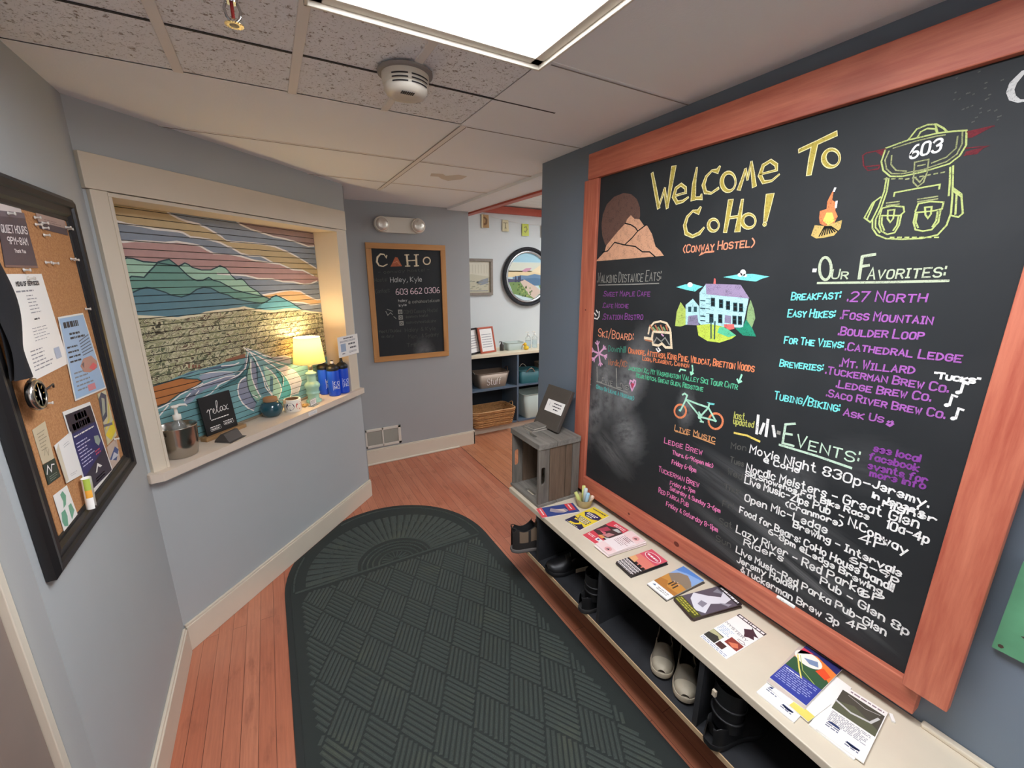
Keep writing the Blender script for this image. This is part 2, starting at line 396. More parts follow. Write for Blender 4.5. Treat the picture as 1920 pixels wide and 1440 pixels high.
# ------------------------------------------------------------------ things
def thing(name, label, cat, loc=(0,0,0), rz=0, group=None):
    o=bpy.data.objects.new(name,None); COL.objects.link(o); o.empty_display_size=.05
    o.location=loc; o.rotation_euler=(0,0,rz); return tag(o,label,cat,group)
def tag(o,label,cat,group=None):
    o['label']=label; o['category']=cat
    if group: o['group']=group
    return o
def struct(o): o['kind']='structure'; return o
CHALK={
'chalk_mountain_drawing':[('P',[(-.6144,1.2589),(-.6376,1.2989),(-.6471,1.3457),(-.6412,1.3905),(-.6186,1.4298),(-.574,1.4551),(-.5171,1.4616),(-.4714,1.4501),(-.4379,1.4262),(-.4175,1.392),(-.4129,1.3598),(-.4222,1.3243),(-.4979,1.2594)],'c_brown',1),('P',[(-.6741,1.1882),(-.6157,1.2281),(-.6062,1.2559),(-.5421,1.3064),(-.4948,1.3383),(-.4858,1.3539),(-.4653,1.368),(-.4448,1.3519),(-.4147,1.3464),(-.3896,1.3212),(-.3703,1.3171),(-.3419,1.2834),(-.3184,1.2349),(-.2926,1.2179),(-.2728,1.198)],'c_tan',2),('S',[(-.4948,1.3383),(-.4629,1.3305),(-.4346,1.3162),(-.4198,1.3011),(-.4507,1.2754),(-.49,1.2516)],'c_black',.005,3),('S',[(-.4198,1.3011),(-.377,1.3214)],'c_black',.005,3),('S',[(-.6317,1.2273),(-.5962,1.2308),(-.5532,1.2653),(-.4972,1.2521),(-.4269,1.2409),(-.3851,1.2177),(-.3469,1.216),(-.3171,1.1966)],'c_black',.005,3)],
'chalk_welcome_heading':[('V',[(-.3654,1.508,.0135),(-.3432,1.4469,.0165),(-.3197,1.3795,.0163)],'c_pale',1),('V',[(-.3654,1.508,.0068),(-.3432,1.4469,.0098),(-.3197,1.3795,.0097)],'c_olive',2),('V',[(-.3197,1.3795,.0092),(-.2966,1.4437,.0109)],'c_pale',1),('V',[(-.3197,1.3795,.0025),(-.2966,1.4437,.0045)],'c_olive',2),('V',[(-.2979,1.4397,.013),(-.2773,1.3741,.0138)],'c_pale',1),('V',[(-.2979,1.4397,.0065),(-.2773,1.3741,.0075)],'c_olive',2),('V',[(-.2773,1.3741,.0119),(-.2705,1.4436,.0185),(-.2635,1.5078,.0239)],'c_pale',1),('V',[(-.2773,1.3741,.0054),(-.2705,1.4436,.0122),(-.2635,1.5078,.0177)],'c_olive',2),('V',[(-.2518,1.41,.0086),(-.1982,1.414,.0092),(-.2017,1.4304,.0119),(-.2226,1.445,.0122),(-.2441,1.4353,.0134),(-.2515,1.4079,.0153),(-.2337,1.385,.0144),(-.2076,1.3863,.0113),(-.1858,1.3963,.0073)],'c_pale',1),('V',[(-.2518,1.41,.0024),(-.1982,1.414,.0032),(-.2017,1.4304,.0059),(-.2226,1.445,.0062),(-.2441,1.4353,.0072),(-.2515,1.4079,.0091),(-.2337,1.385,.0082),(-.2076,1.3863,.0052),(-.1858,1.3963,.0018)],'c_olive',2),('V',[(-.1615,1.4882,.0079),(-.1663,1.4382,.017),(-.1634,1.3892,.0225)],'c_pale',1),('V',[(-.1615,1.4882,.0022),(-.1663,1.4382,.0112),(-.1634,1.3892,.0166)],'c_olive',2),('V',[(-.1651,1.3906,.0108),(-.1305,1.3856,.0123),(-.1312,1.398,.0061)],'c_pale',1),('V',[(-.1651,1.3906,.005),(-.1305,1.3856,.0065),(-.1312,1.398,.0018)],'c_olive',2),('V',[(-.0711,1.4747,.0073),(-.078,1.4616,.0156),(-.0997,1.4676,.0075),(-.1192,1.4527,.0111),(-.1271,1.4278,.0148),(-.1162,1.4026,.0129),(-.0924,1.3959,.0085),(-.0679,1.4069,.0099)],'c_pale',1),('V',[(-.0711,1.4747,.002),(-.078,1.4616,.0102),(-.0997,1.4676,.002),(-.1192,1.4527,.0056),(-.1271,1.4278,.0092),(-.1162,1.4026,.0073),(-.0924,1.3959,.003),(-.0679,1.4069,.0046)],'c_olive',2),('V',[(-.0071,1.4169,.007),(-.0069,1.4098,.0073),(-.0083,1.4034,.0077),(-.0114,1.3981,.0084),(-.0158,1.3944,.0093),(-.0213,1.3925,.0103),(-.0276,1.3925,.0115),(-.0343,1.3945,.0128),(-.0407,1.3984,.0139),(-.0466,1.4038,.0148),(-.0515,1.4105,.0156),(-.055,1.4179,.0161),(-.057,1.4255,.0162),(-.0571,1.4329,.0161),(-.0555,1.4394,.0156),(-.0523,1.4446,.0148),(-.0477,1.4482,.0139),(-.042,1.4499,.0127),(-.0357,1.4496,.0115),(-.0291,1.4475,.0104),(-.0227,1.4435,.0091),(-.017,1.4381,.0082),(-.0123,1.4316,.0075),(-.0089,1.4243,.0071),(-.0071,1.4169,.007)],'c_pale',1),('V',[(-.0071,1.4169,.002),(-.0069,1.4098,.0022),(-.0083,1.4034,.0025),(-.0114,1.3981,.0033),(-.0158,1.3944,.0041),(-.0213,1.3925,.0052),(-.0276,1.3925,.0063),(-.0343,1.3945,.0076),(-.0407,1.3984,.0086),(-.0466,1.4038,.0096),(-.0515,1.4105,.0104),(-.055,1.4179,.0108),(-.057,1.4255,.011),(-.0571,1.4329,.0108),(-.0555,1.4394,.0104),(-.0523,1.4446,.0096),(-.0477,1.4482,.0087),(-.042,1.4499,.0076),(-.0357,1.4496,.0064),(-.0291,1.4475,.0052),(-.0227,1.4435,.0041),(-.017,1.4381,.0032),(-.0123,1.4316,.0025),(-.0089,1.4243,.002),(-.0071,1.4169,.002)],'c_olive',2),('V',[(.0084,1.3939,.0146),(.0149,1.418,.0115),(.0215,1.4485,.0076)],'c_pale',1),('V',[(.0084,1.3939,.0096),(.0149,1.418,.0064),(.0215,1.4485,.0027)],'c_olive',2),('V',[(.0215,1.4485,.0091),(.0331,1.4165,.0068)],'c_pale',1),('V',[(.0215,1.4485,.0042),(.0331,1.4165,.0019)],'c_olive',2),('V',[(.0331,1.4165,.0068),(.0381,1.4664,.0073)],'c_pale',1),('V',[(.0331,1.4165,.0019),(.0381,1.4664,.0025)],'c_olive',2),('V',[(.0381,1.4664,.0073),(.0476,1.4326,.0125),(.0577,1.3952,.0154)],'c_pale',1),('V',[(.0381,1.4664,.0025),(.0476,1.4326,.0078),(.0577,1.3952,.0106)],'c_olive',2),('V',[(.0705,1.4243,.0065),(.1207,1.4269,.0075),(.1177,1.442,.011),(.0988,1.4565,.0104),(.0779,1.4484,.0114),(.0717,1.4214,.013),(.086,1.3995,.0106),(.111,1.3995,.0077),(.1304,1.4132,.0055)],'c_pale',1),('V',[(.0705,1.4243,.0019),(.1207,1.4269,.0031),(.1177,1.442,.0066),(.0988,1.4565,.0059),(.0779,1.4484,.0068),(.0717,1.4214,.0082),(.086,1.3995,.006),(.111,1.3995,.0031),(.1304,1.4132,.0014)],'c_olive',2),('V',[(.1794,1.4665,.0128),(.2233,1.4767,.0136),(.2636,1.4865,.0152)],'c_pale',1),('V',[(.1794,1.4665,.0076),(.2233,1.4767,.0086),(.2636,1.4865,.0105)],'c_olive',2),('V',[(.2165,1.4729,.0184),(.2148,1.4381,.0178),(.2142,1.3998,.0149)],'c_pale',1),('V',[(.2165,1.4729,.0135),(.2148,1.4381,.0128),(.2142,1.3998,.0098)],'c_olive',2),('V',[(.2848,1.4243,.0058),(.2851,1.4188,.0059),(.284,1.4141,.0063),(.2817,1.4102,.0069),(.2783,1.4076,.0077),(.274,1.4064,.0086),(.2691,1.4067,.0096),(.2638,1.4084,.0107),(.2587,1.4116,.0116),(.254,1.4159,.0124),(.25,1.4211,.0131),(.2471,1.4268,.0135),(.2455,1.4326,.0135),(.2452,1.4382,.0135),(.2464,1.443,.0129),(.2488,1.4468,.0123),(.2524,1.4494,.0115),(.2568,1.4504,.0105),(.2618,1.45,.0095),(.267,1.4481,.0085),(.272,1.4449,.0077),(.2766,1.4406,.0069),(.2804,1.4355,.0063),(.2832,1.4299,.0059),(.2848,1.4243,.0058)],'c_pale',1),('V',[(.2848,1.4243,.0015),(.2851,1.4188,.0014),(.284,1.4141,.0016),(.2817,1.4102,.0022),(.2783,1.4076,.003),(.274,1.4064,.0039),(.2691,1.4067,.0048),(.2638,1.4084,.0058),(.2587,1.4116,.0067),(.254,1.4159,.0075),(.25,1.4211,.0082),(.2471,1.4268,.0086),(.2455,1.4326,.0086),(.2452,1.4382,.0086),(.2464,1.443,.0081),(.2488,1.4468,.0074),(.2524,1.4494,.0067),(.2568,1.4504,.0057),(.2618,1.45,.0047),(.267,1.4481,.0037),(.272,1.4449,.0029),(.2766,1.4406,.0021),(.2804,1.4355,.0016),(.2832,1.4299,.0014),(.2848,1.4243,.0015)],'c_olive',2),('V',[(-.1289,1.3553,.0088),(-.1367,1.3406,.0168),(-.1596,1.3473,.0081),(-.181,1.3298,.012),(-.1889,1.3022,.0151),(-.1791,1.2735,.0159),(-.151,1.2603,.012),(-.1225,1.2689,.0133),(-.1065,1.2857,.007)],'c_pale',1),('V',[(-.1289,1.3553,.0031),(-.1367,1.3406,.0112),(-.1596,1.3473,.0023),(-.181,1.3298,.006),(-.1889,1.3022,.009),(-.1791,1.2735,.0098),(-.151,1.2603,.006),(-.1225,1.2689,.0075),(-.1065,1.2857,.0018)],'c_olive',2),('V',[(-.0491,1.2889,.0067),(-.0491,1.284,.0067),(-.0505,1.2795,.0071),(-.0531,1.2758,.0077),(-.0568,1.2731,.0085),(-.0614,1.2716,.0093),(-.0665,1.2714,.0102),(-.0718,1.2725,.0111),(-.077,1.2748,.0119),(-.0817,1.2783,.0127),(-.0855,1.2827,.0133),(-.0882,1.2876,.0136),(-.0896,1.2927,.0137),(-.0895,1.2977,.0136),(-.0881,1.3023,.0133),(-.0854,1.306,.0127),(-.0815,1.3086,.0118),(-.0769,1.31,.011),(-.0717,1.3102,.0102),(-.0664,1.3089,.0092),(-.0613,1.3065,.0083),(-.0568,1.303,.0077),(-.0531,1.2987,.0071),(-.0505,1.2939,.0068),(-.0491,1.2889,.0067)],'c_pale',1),('V',[(-.0491,1.2889,.0017),(-.0491,1.284,.0017),(-.0505,1.2795,.0017),(-.0531,1.2758,.0022),(-.0568,1.2731,.0029),(-.0614,1.2716,.0038),(-.0665,1.2714,.0047),(-.0718,1.2725,.0056),(-.077,1.2748,.0064),(-.0817,1.2783,.0071),(-.0855,1.2827,.0077),(-.0882,1.2876,.0081),(-.0896,1.2927,.0082),(-.0895,1.2977,.0079),(-.0881,1.3023,.0077),(-.0854,1.306,.0072),(-.0815,1.3086,.0063),(-.0769,1.31,.0055),(-.0717,1.3102,.0047),(-.0664,1.3089,.0037),(-.0613,1.3065,.0029),(-.0568,1.303,.0022),(-.0531,1.2987,.0016),(-.0505,1.2939,.0016),(-.0491,1.2889,.0017)],'c_olive',2),('V',[(-.0166,1.3591,.0206),(-.0193,1.312,.0177),(-.0224,1.2669,.0146)],'c_pale',1),('V',[(-.0166,1.3591,.0154),(-.0193,1.312,.0125),(-.0224,1.2669,.0093)],'c_olive',2),('V',[(.0244,1.3577,.01),(.0223,1.311,.0155),(.0211,1.2684,.0219)],'c_pale',1),('V',[(.0244,1.3577,.0049),(.0223,1.311,.0104),(.0211,1.2684,.0169)],'c_olive',2),('V',[(-.0146,1.3085,.0097),(.0234,1.3091,.0101)],'c_pale',1),('V',[(-.0146,1.3085,.0044),(.0234,1.3091,.0051)],'c_olive',2),('V',[(.0776,1.2891,.0067),(.0777,1.2839,.0068),(.0763,1.2791,.0071),(.0734,1.2751,.0076),(.0694,1.2723,.0085),(.0644,1.2707,.0094),(.0588,1.2705,.0102),(.0529,1.2717,.0112),(.0472,1.2743,.012),(.0421,1.2781,.0128),(.0378,1.2828,.0134),(.0348,1.2881,.0138),(.0333,1.2937,.0139),(.0333,1.2991,.0137),(.0348,1.3039,.0133),(.0378,1.3079,.0128),(.0419,1.3107,.012),(.047,1.3121,.0111),(.0527,1.3122,.0102),(.0585,1.3108,.0092),(.0641,1.3081,.0084),(.0691,1.3044,.0077),(.0732,1.2997,.0071),(.0761,1.2945,.0067),(.0776,1.2891,.0067)],'c_pale',1),('V',[(.0776,1.2891,.0019),(.0777,1.2839,.002),(.0763,1.2791,.0023),(.0734,1.2751,.0028),(.0694,1.2723,.0036),(.0644,1.2707,.0044),(.0588,1.2705,.0054),(.0529,1.2717,.0062),(.0472,1.2743,.0071),(.0421,1.2781,.0078),(.0378,1.2828,.0085),(.0348,1.2881,.0087),(.0333,1.2937,.0088),(.0333,1.2991,.0088),(.0348,1.3039,.0084),(.0378,1.3079,.0078),(.0419,1.3107,.0071),(.047,1.3121,.0062),(.0527,1.3122,.0053),(.0585,1.3108,.0044),(.0641,1.3081,.0035),(.0691,1.3044,.0029),(.0732,1.2997,.0023),(.0761,1.2945,.0019),(.0776,1.2891,.0019)],'c_olive',2),('V',[(.1115,1.3548,.0266),(.1099,1.3181,.0198),(.1092,1.2869,.0122)],'c_pale',1),('V',[(.1115,1.3548,.0221),(.1099,1.3181,.0153),(.1092,1.2869,.0075)],'c_olive',2),('V',[(.1115,1.2764,.0072),(.1109,1.2743,.0072),(.1087,1.2736,.0072),(.1062,1.2747,.0072),(.1048,1.277,.0073),(.1055,1.2792,.0072),(.1077,1.2799,.0072),(.1102,1.2787,.0072),(.1115,1.2764,.0072)],'c_pale',1),('V',[(.1115,1.2764,.0025),(.1109,1.2743,.0025),(.1087,1.2736,.0025),(.1062,1.2747,.0025),(.1048,1.277,.0025),(.1055,1.2792,.0025),(.1077,1.2799,.0026),(.1102,1.2787,.0025),(.1115,1.2764,.0025)],'c_olive',2),('T','(CONWAY HOSTEL)',-.1837,1.2056,.0841,1.2119,.0268,'c_salmon',.007),('S',[(-.0574,1.204),(-.0899,1.2031),(-.1104,1.1943),(-.1032,1.2021)],'c_salmon',.006,2)],
'chalk_backpack_drawing':[('S',[(.3828,1.4254),(.4236,1.4333),(.4753,1.4348),(.5026,1.4317),(.5232,1.4278),(.5283,1.3977),(.5222,1.3786),(.5081,1.3652),(.4644,1.3568),(.4271,1.3542),(.4035,1.3585),(.3865,1.375),(.3791,1.3965),(.3828,1.4254)],'c_lime',.0034,2),('S',[(.4236,1.4333),(.436,1.4535),(.4534,1.4574),(.4692,1.4544),(.4837,1.4425),(.4916,1.4331)],'c_lime',.0034,2),('S',[(.4397,1.4335),(.4441,1.4453),(.4549,1.4495),(.4697,1.4447),(.4755,1.4342)],'c_lime',.0034,2),('S',[(.468,1.4541),(.4755,1.4342)],'c_lime',.0034,2),('S',[(.3966,1.3564),(.3976,1.3259),(.3923,1.289),(.3848,1.2619),(.3886,1.2403),(.4009,1.2232),(.4209,1.213),(.4536,1.2089),(.492,1.2086),(.5169,1.2143),(.5282,1.2341),(.5308,1.259),(.526,1.2967),(.5153,1.3592)],'c_lime',.0034,2),('S',[(.4014,1.3539),(.4031,1.3251),(.3984,1.2882),(.3917,1.2611),(.3946,1.2415),(.4061,1.2281)],'c_lime',.0034,2),('S',[(.5109,1.3571),(.5167,1.3227),(.5198,1.2976)],'c_lime',.0034,2),('S',[(.3988,1.2691),(.4003,1.2862),(.419,1.289),(.4426,1.2843),(.4462,1.2721),(.4392,1.2646),(.3988,1.2691)],'c_lime',.0034,2),('S',[(.3991,1.2673),(.4008,1.2497),(.4086,1.2315),(.4221,1.2227),(.4362,1.2257),(.4418,1.2423),(.4417,1.266)],'c_lime',.0034,2),('S',[(.4041,1.2651),(.406,1.2492),(.4144,1.2327)],'c_lime',.0034,2),('S',[(.4369,1.2615),(.4374,1.2427),(.4323,1.2312)],'c_lime',.0034,2),('S',[(.467,1.2713),(.4694,1.2873),(.49,1.2893),(.5137,1.2845),(.5138,1.2704),(.4966,1.2677),(.4676,1.268)],'c_lime',.0034,2),('S',[(.4679,1.2663),(.4681,1.2465),(.4748,1.2292),(.489,1.2247),(.5043,1.2267),(.5129,1.242),(.5119,1.2675)],'c_lime',.0034,2),('S',[(.4715,1.2642),(.4722,1.246),(.4788,1.2338)],'c_lime',.0034,2),('S',[(.5074,1.2649),(.5085,1.2456),(.5044,1.2331)],'c_lime',.0034,2),('S',[(.4193,1.3108),(.4193,1.3192),(.4603,1.3219),(.5,1.3239),(.5005,1.3145)],'c_lime',.0034,2),('S',[(.4134,1.2795),(.4264,1.2796),(.4273,1.2591),(.4229,1.251),(.4159,1.2603),(.4134,1.2795)],'c_lime',.0034,2),('S',[(.4831,1.2774),(.4948,1.2775),(.4965,1.2613),(.4929,1.253),(.487,1.2608),(.4831,1.2774)],'c_lime',.0034,2),('S',[(.3925,1.3131),(.3778,1.3013),(.3666,1.2674),(.3813,1.2552),(.3848,1.2619)],'c_lime',.0034,2),('S',[(.3819,1.3042),(.3733,1.2649)],'c_lime',.0034,2),('S',[(.5242,1.3123),(.5401,1.2976),(.5503,1.2567),(.5446,1.2496),(.5329,1.254)],'c_lime',.0034,2),('S',[(.5323,1.2988),(.5385,1.2565)],'c_lime',.0034,2),('S',[(.5254,1.306),(.541,1.293)],'c_lime',.0034,2),('S',[(.5172,1.4265),(.5212,1.4023),(.5167,1.3827),(.5022,1.3709),(.4635,1.3617),(.426,1.3602),(.4054,1.3641),(.3929,1.3771),(.3861,1.3983),(.3906,1.4171)],'c_limedim',.0028,2),('S',[(.3978,1.4219),(.4408,1.4276),(.4765,1.4289),(.489,1.4278)],'c_limedim',.0028,2),('S',[(.3979,1.4057),(.4001,1.3856),(.4129,1.3699),(.4335,1.3643)],'c_limedim',.0028,2),('S',[(.5109,1.4194),(.5131,1.3954),(.5004,1.3803),(.4769,1.3731)],'c_limedim',.0028,2),('S',[(.4454,1.3811),(.4701,1.3822),(.4725,1.3553),(.47,1.3337),(.461,1.3257),(.4508,1.337),(.4454,1.3811)],'c_limedim',.0028,2),('S',[(.4524,1.3718),(.4655,1.3723)],'c_limedim',.0028,2),('S',[(.4465,1.3602),(.4716,1.3602)],'c_limedim',.0028,2),('S',[(.4531,1.3462),(.4632,1.3349),(.469,1.3466)],'c_limedim',.0028,2),('S',[(.3925,1.3544),(.3991,1.3539)],'c_limedim',.003,2),('S',[(.4076,1.3521),(.414,1.3513)],'c_limedim',.003,2),('S',[(.4222,1.3498),(.4286,1.3487)],'c_limedim',.003,2),('S',[(.4352,1.3462),(.4412,1.3464)],'c_limedim',.003,2),('S',[(.4482,1.3468),(.4541,1.347)],'c_limedim',.003,2),('S',[(.4609,1.3474),(.4667,1.3476)],'c_limedim',.003,2),('S',[(.4734,1.3479),(.479,1.3482)],'c_limedim',.003,2),('S',[(.4856,1.3485),(.4911,1.3487)],'c_limedim',.003,2),('S',[(.4975,1.349),(.5029,1.3492)],'c_limedim',.003,2),('S',[(.4294,1.2151),(.4368,1.2146)],'c_lime',.003,2),('S',[(.4441,1.2141),(.4513,1.2136)],'c_lime',.003,2),('S',[(.4584,1.213),(.4655,1.2125)],'c_lime',.003,2),('S',[(.4725,1.212),(.4794,1.2115)],'c_lime',.003,2),('S',[(.4862,1.211),(.493,1.2105)],'c_lime',.003,2),('S',[(.4996,1.21),(.5062,1.2096)],'c_lime',.003,2),('S',[(.5128,1.2091),(.5192,1.2086)],'c_lime',.003,2),('S',[(.4072,1.2973),(.4318,1.2974)],'c_limedim',.003,2),('S',[(.4662,1.2975),(.501,1.2988)],'c_limedim',.003,2),('S',[(.4083,1.2914),(.4328,1.2915)],'c_limedim',.003,2),('S',[(.4672,1.2918),(.502,1.2934)],'c_limedim',.003,2),('P',[(.5249,1.4245),(.5643,1.4254),(.5365,1.4115),(.5286,1.4115)],'c_red',1),('P',[(.5303,1.385),(.5589,1.3877),(.5491,1.3756),(.5295,1.377)],'c_red',1),('P',[(.3624,1.4227),(.3831,1.4237),(.3774,1.4095)],'c_red',1),('S',[(.3831,1.4237),(.3439,1.4235),(.3368,1.419),(.3425,1.3955),(.3544,1.3811),(.376,1.3804),(.3775,1.3885),(.3464,1.3913)],'c_red',.003,2),('S',[(.5249,1.4245),(.5643,1.4254)],'c_red',.003,2),('S',[(.529,1.3917),(.5631,1.3881),(.5295,1.377)],'c_red',.003,2),('T','603',.4347,1.3907,.4866,1.3948,.0267,'c_white',.0075)],
'chalk_campfire_drawing':[('P',[(.2597,1.279),(.2586,1.2964),(.2745,1.3002),(.2731,1.3192),(.2802,1.3406),(.284,1.3492),(.2845,1.3214),(.2966,1.3123),(.2962,1.2938),(.3049,1.2778),(.2992,1.2596),(.2782,1.2559),(.2642,1.263)],'c_flame',1),('P',[(.2704,1.2701),(.2761,1.2905),(.29,1.2889),(.2997,1.2671),(.2853,1.2572)],'c_yellow',2),('P',[(.2464,1.2332),(.2515,1.2604),(.2782,1.2559),(.317,1.2672),(.3171,1.2467),(.3044,1.2288),(.2798,1.2248),(.2612,1.2242)],'c_log',2),('S',[(.2777,1.2548),(.2679,1.2296)],'c_black',.003,3),('S',[(.2799,1.2546),(.2743,1.2311)],'c_black',.003,3),('S',[(.2821,1.2544),(.2807,1.2325)],'c_black',.003,3),('S',[(.2843,1.2542),(.287,1.234)],'c_black',.003,3),('S',[(.2866,1.254),(.2933,1.2354)],'c_black',.003,3),('S',[(.2887,1.2538),(.2995,1.2368)],'c_black',.003,3),('S',[(.2909,1.2536),(.3056,1.2382)],'c_black',.003,3),('S',[(.2931,1.2534),(.3117,1.2396)],'c_black',.003,3),('S',[(.2959,1.3161),(.2964,1.3012)],'c_white',.005,2),('S',[(.2866,1.3506),(.285,1.3435)],'c_white',.005,2)],
'chalk_letter_lettering':[('V',[(.5984,1.5161,.007),(.5863,1.5141,.0082),(.5764,1.4994,.0113),(.5752,1.4854,.0109),(.5809,1.4717,.0099),(.5917,1.4626,.0058),(.5998,1.4612,.0035)],'c_greywhite',2)],
'chalk_splatter_marking':[('S',[(.5365,1.4655),(.5383,1.4663)],'c_dim',.0025,2),('S',[(.5672,1.436),(.5686,1.4366)],'c_dim',.0025,2),('S',[(.4895,1.5099),(.4907,1.5109)],'c_dim',.0025,2),('S',[(.5345,1.5131),(.5371,1.5137)],'c_dim',.0025,2),('S',[(.4898,1.4964),(.4917,1.4971)],'c_dim',.0025,2),('S',[(.5147,1.4736),(.5169,1.474)],'c_dim',.0025,2),('S',[(.5377,1.4571),(.5396,1.4576)],'c_dim',.0025,2),('S',[(.5288,1.4421),(.5322,1.4428)],'c_dim',.0025,2),('S',[(.5668,1.4416),(.5688,1.4419)],'c_dim',.0025,2),('S',[(.5412,1.4806),(.5431,1.4811)],'c_dim',.0025,2),('S',[(.5195,1.4972),(.5213,1.4978)],'c_dim',.0025,2),('S',[(.5326,1.4496),(.5352,1.45)],'c_dim',.0025,2),('S',[(.5087,1.5022),(.5104,1.5027)],'c_dim',.0025,2),('S',[(.5195,1.539),(.5218,1.5394)],'c_dim',.0025,2),('S',[(.5497,1.4573),(.5523,1.4582)],'c_dim',.0025,2),('S',[(.5214,1.4744),(.5234,1.4753)],'c_dim',.0025,2),('S',[(.5124,1.5021),(.5138,1.5028)],'c_dim',.0025,2),('S',[(.5581,1.5103),(.5607,1.5109)],'c_dim',.0025,2),('S',[(.5448,1.4885),(.5473,1.4886)],'c_dim',.0025,2),('S',[(.4857,1.5385),(.4874,1.5389)],'c_dim',.0025,2),('S',[(.4986,1.4943),(.5002,1.4957)],'c_dim',.0025,2),('S',[(.543,1.4819),(.5457,1.4821)],'c_dim',.0025,2),('S',[(.5685,1.4418),(.5711,1.4424)],'c_dim',.0025,2),('S',[(.5599,1.4546),(.5624,1.4557)],'c_dim',.0025,2),('S',[(.5353,1.5034),(.5377,1.5036)],'c_dim',.0025,2),('S',[(.5079,1.4719),(.5108,1.473)],'c_dim',.0025,2)],
'chalk_eats_list':[('T','.WALKING DISTANCE EATS:',-.6553,1.0909,-.2782,1.1038,.0424,'c_grey',.005),('S',[(-.6466,1.0798),(-.4524,1.0862),(-.2854,1.0934)],'c_grey',.004,2),('T','.SWEET MAPLE CAFE',-.6076,1.0301,-.3258,1.0415,.0231,'c_purpledim',.005),('T','.CAFE NOCHE',-.6071,.9774,-.4426,.9864,.0216,'c_purpledim',.005),('T','.STATION BISTRO',-.6025,.9224,-.3547,.9441,.0263,'c_purpledim',.006),('S',[(-.6624,.9236),(-.6419,.9211),(-.6302,.9342),(-.6305,.9577)],'c_white',.006,2),('S',[(-.6642,.9474),(-.6513,.9377)],'c_white',.007,2),('S',[(-.6515,.9615),(-.6403,.9518)],'c_white',.007,2)],
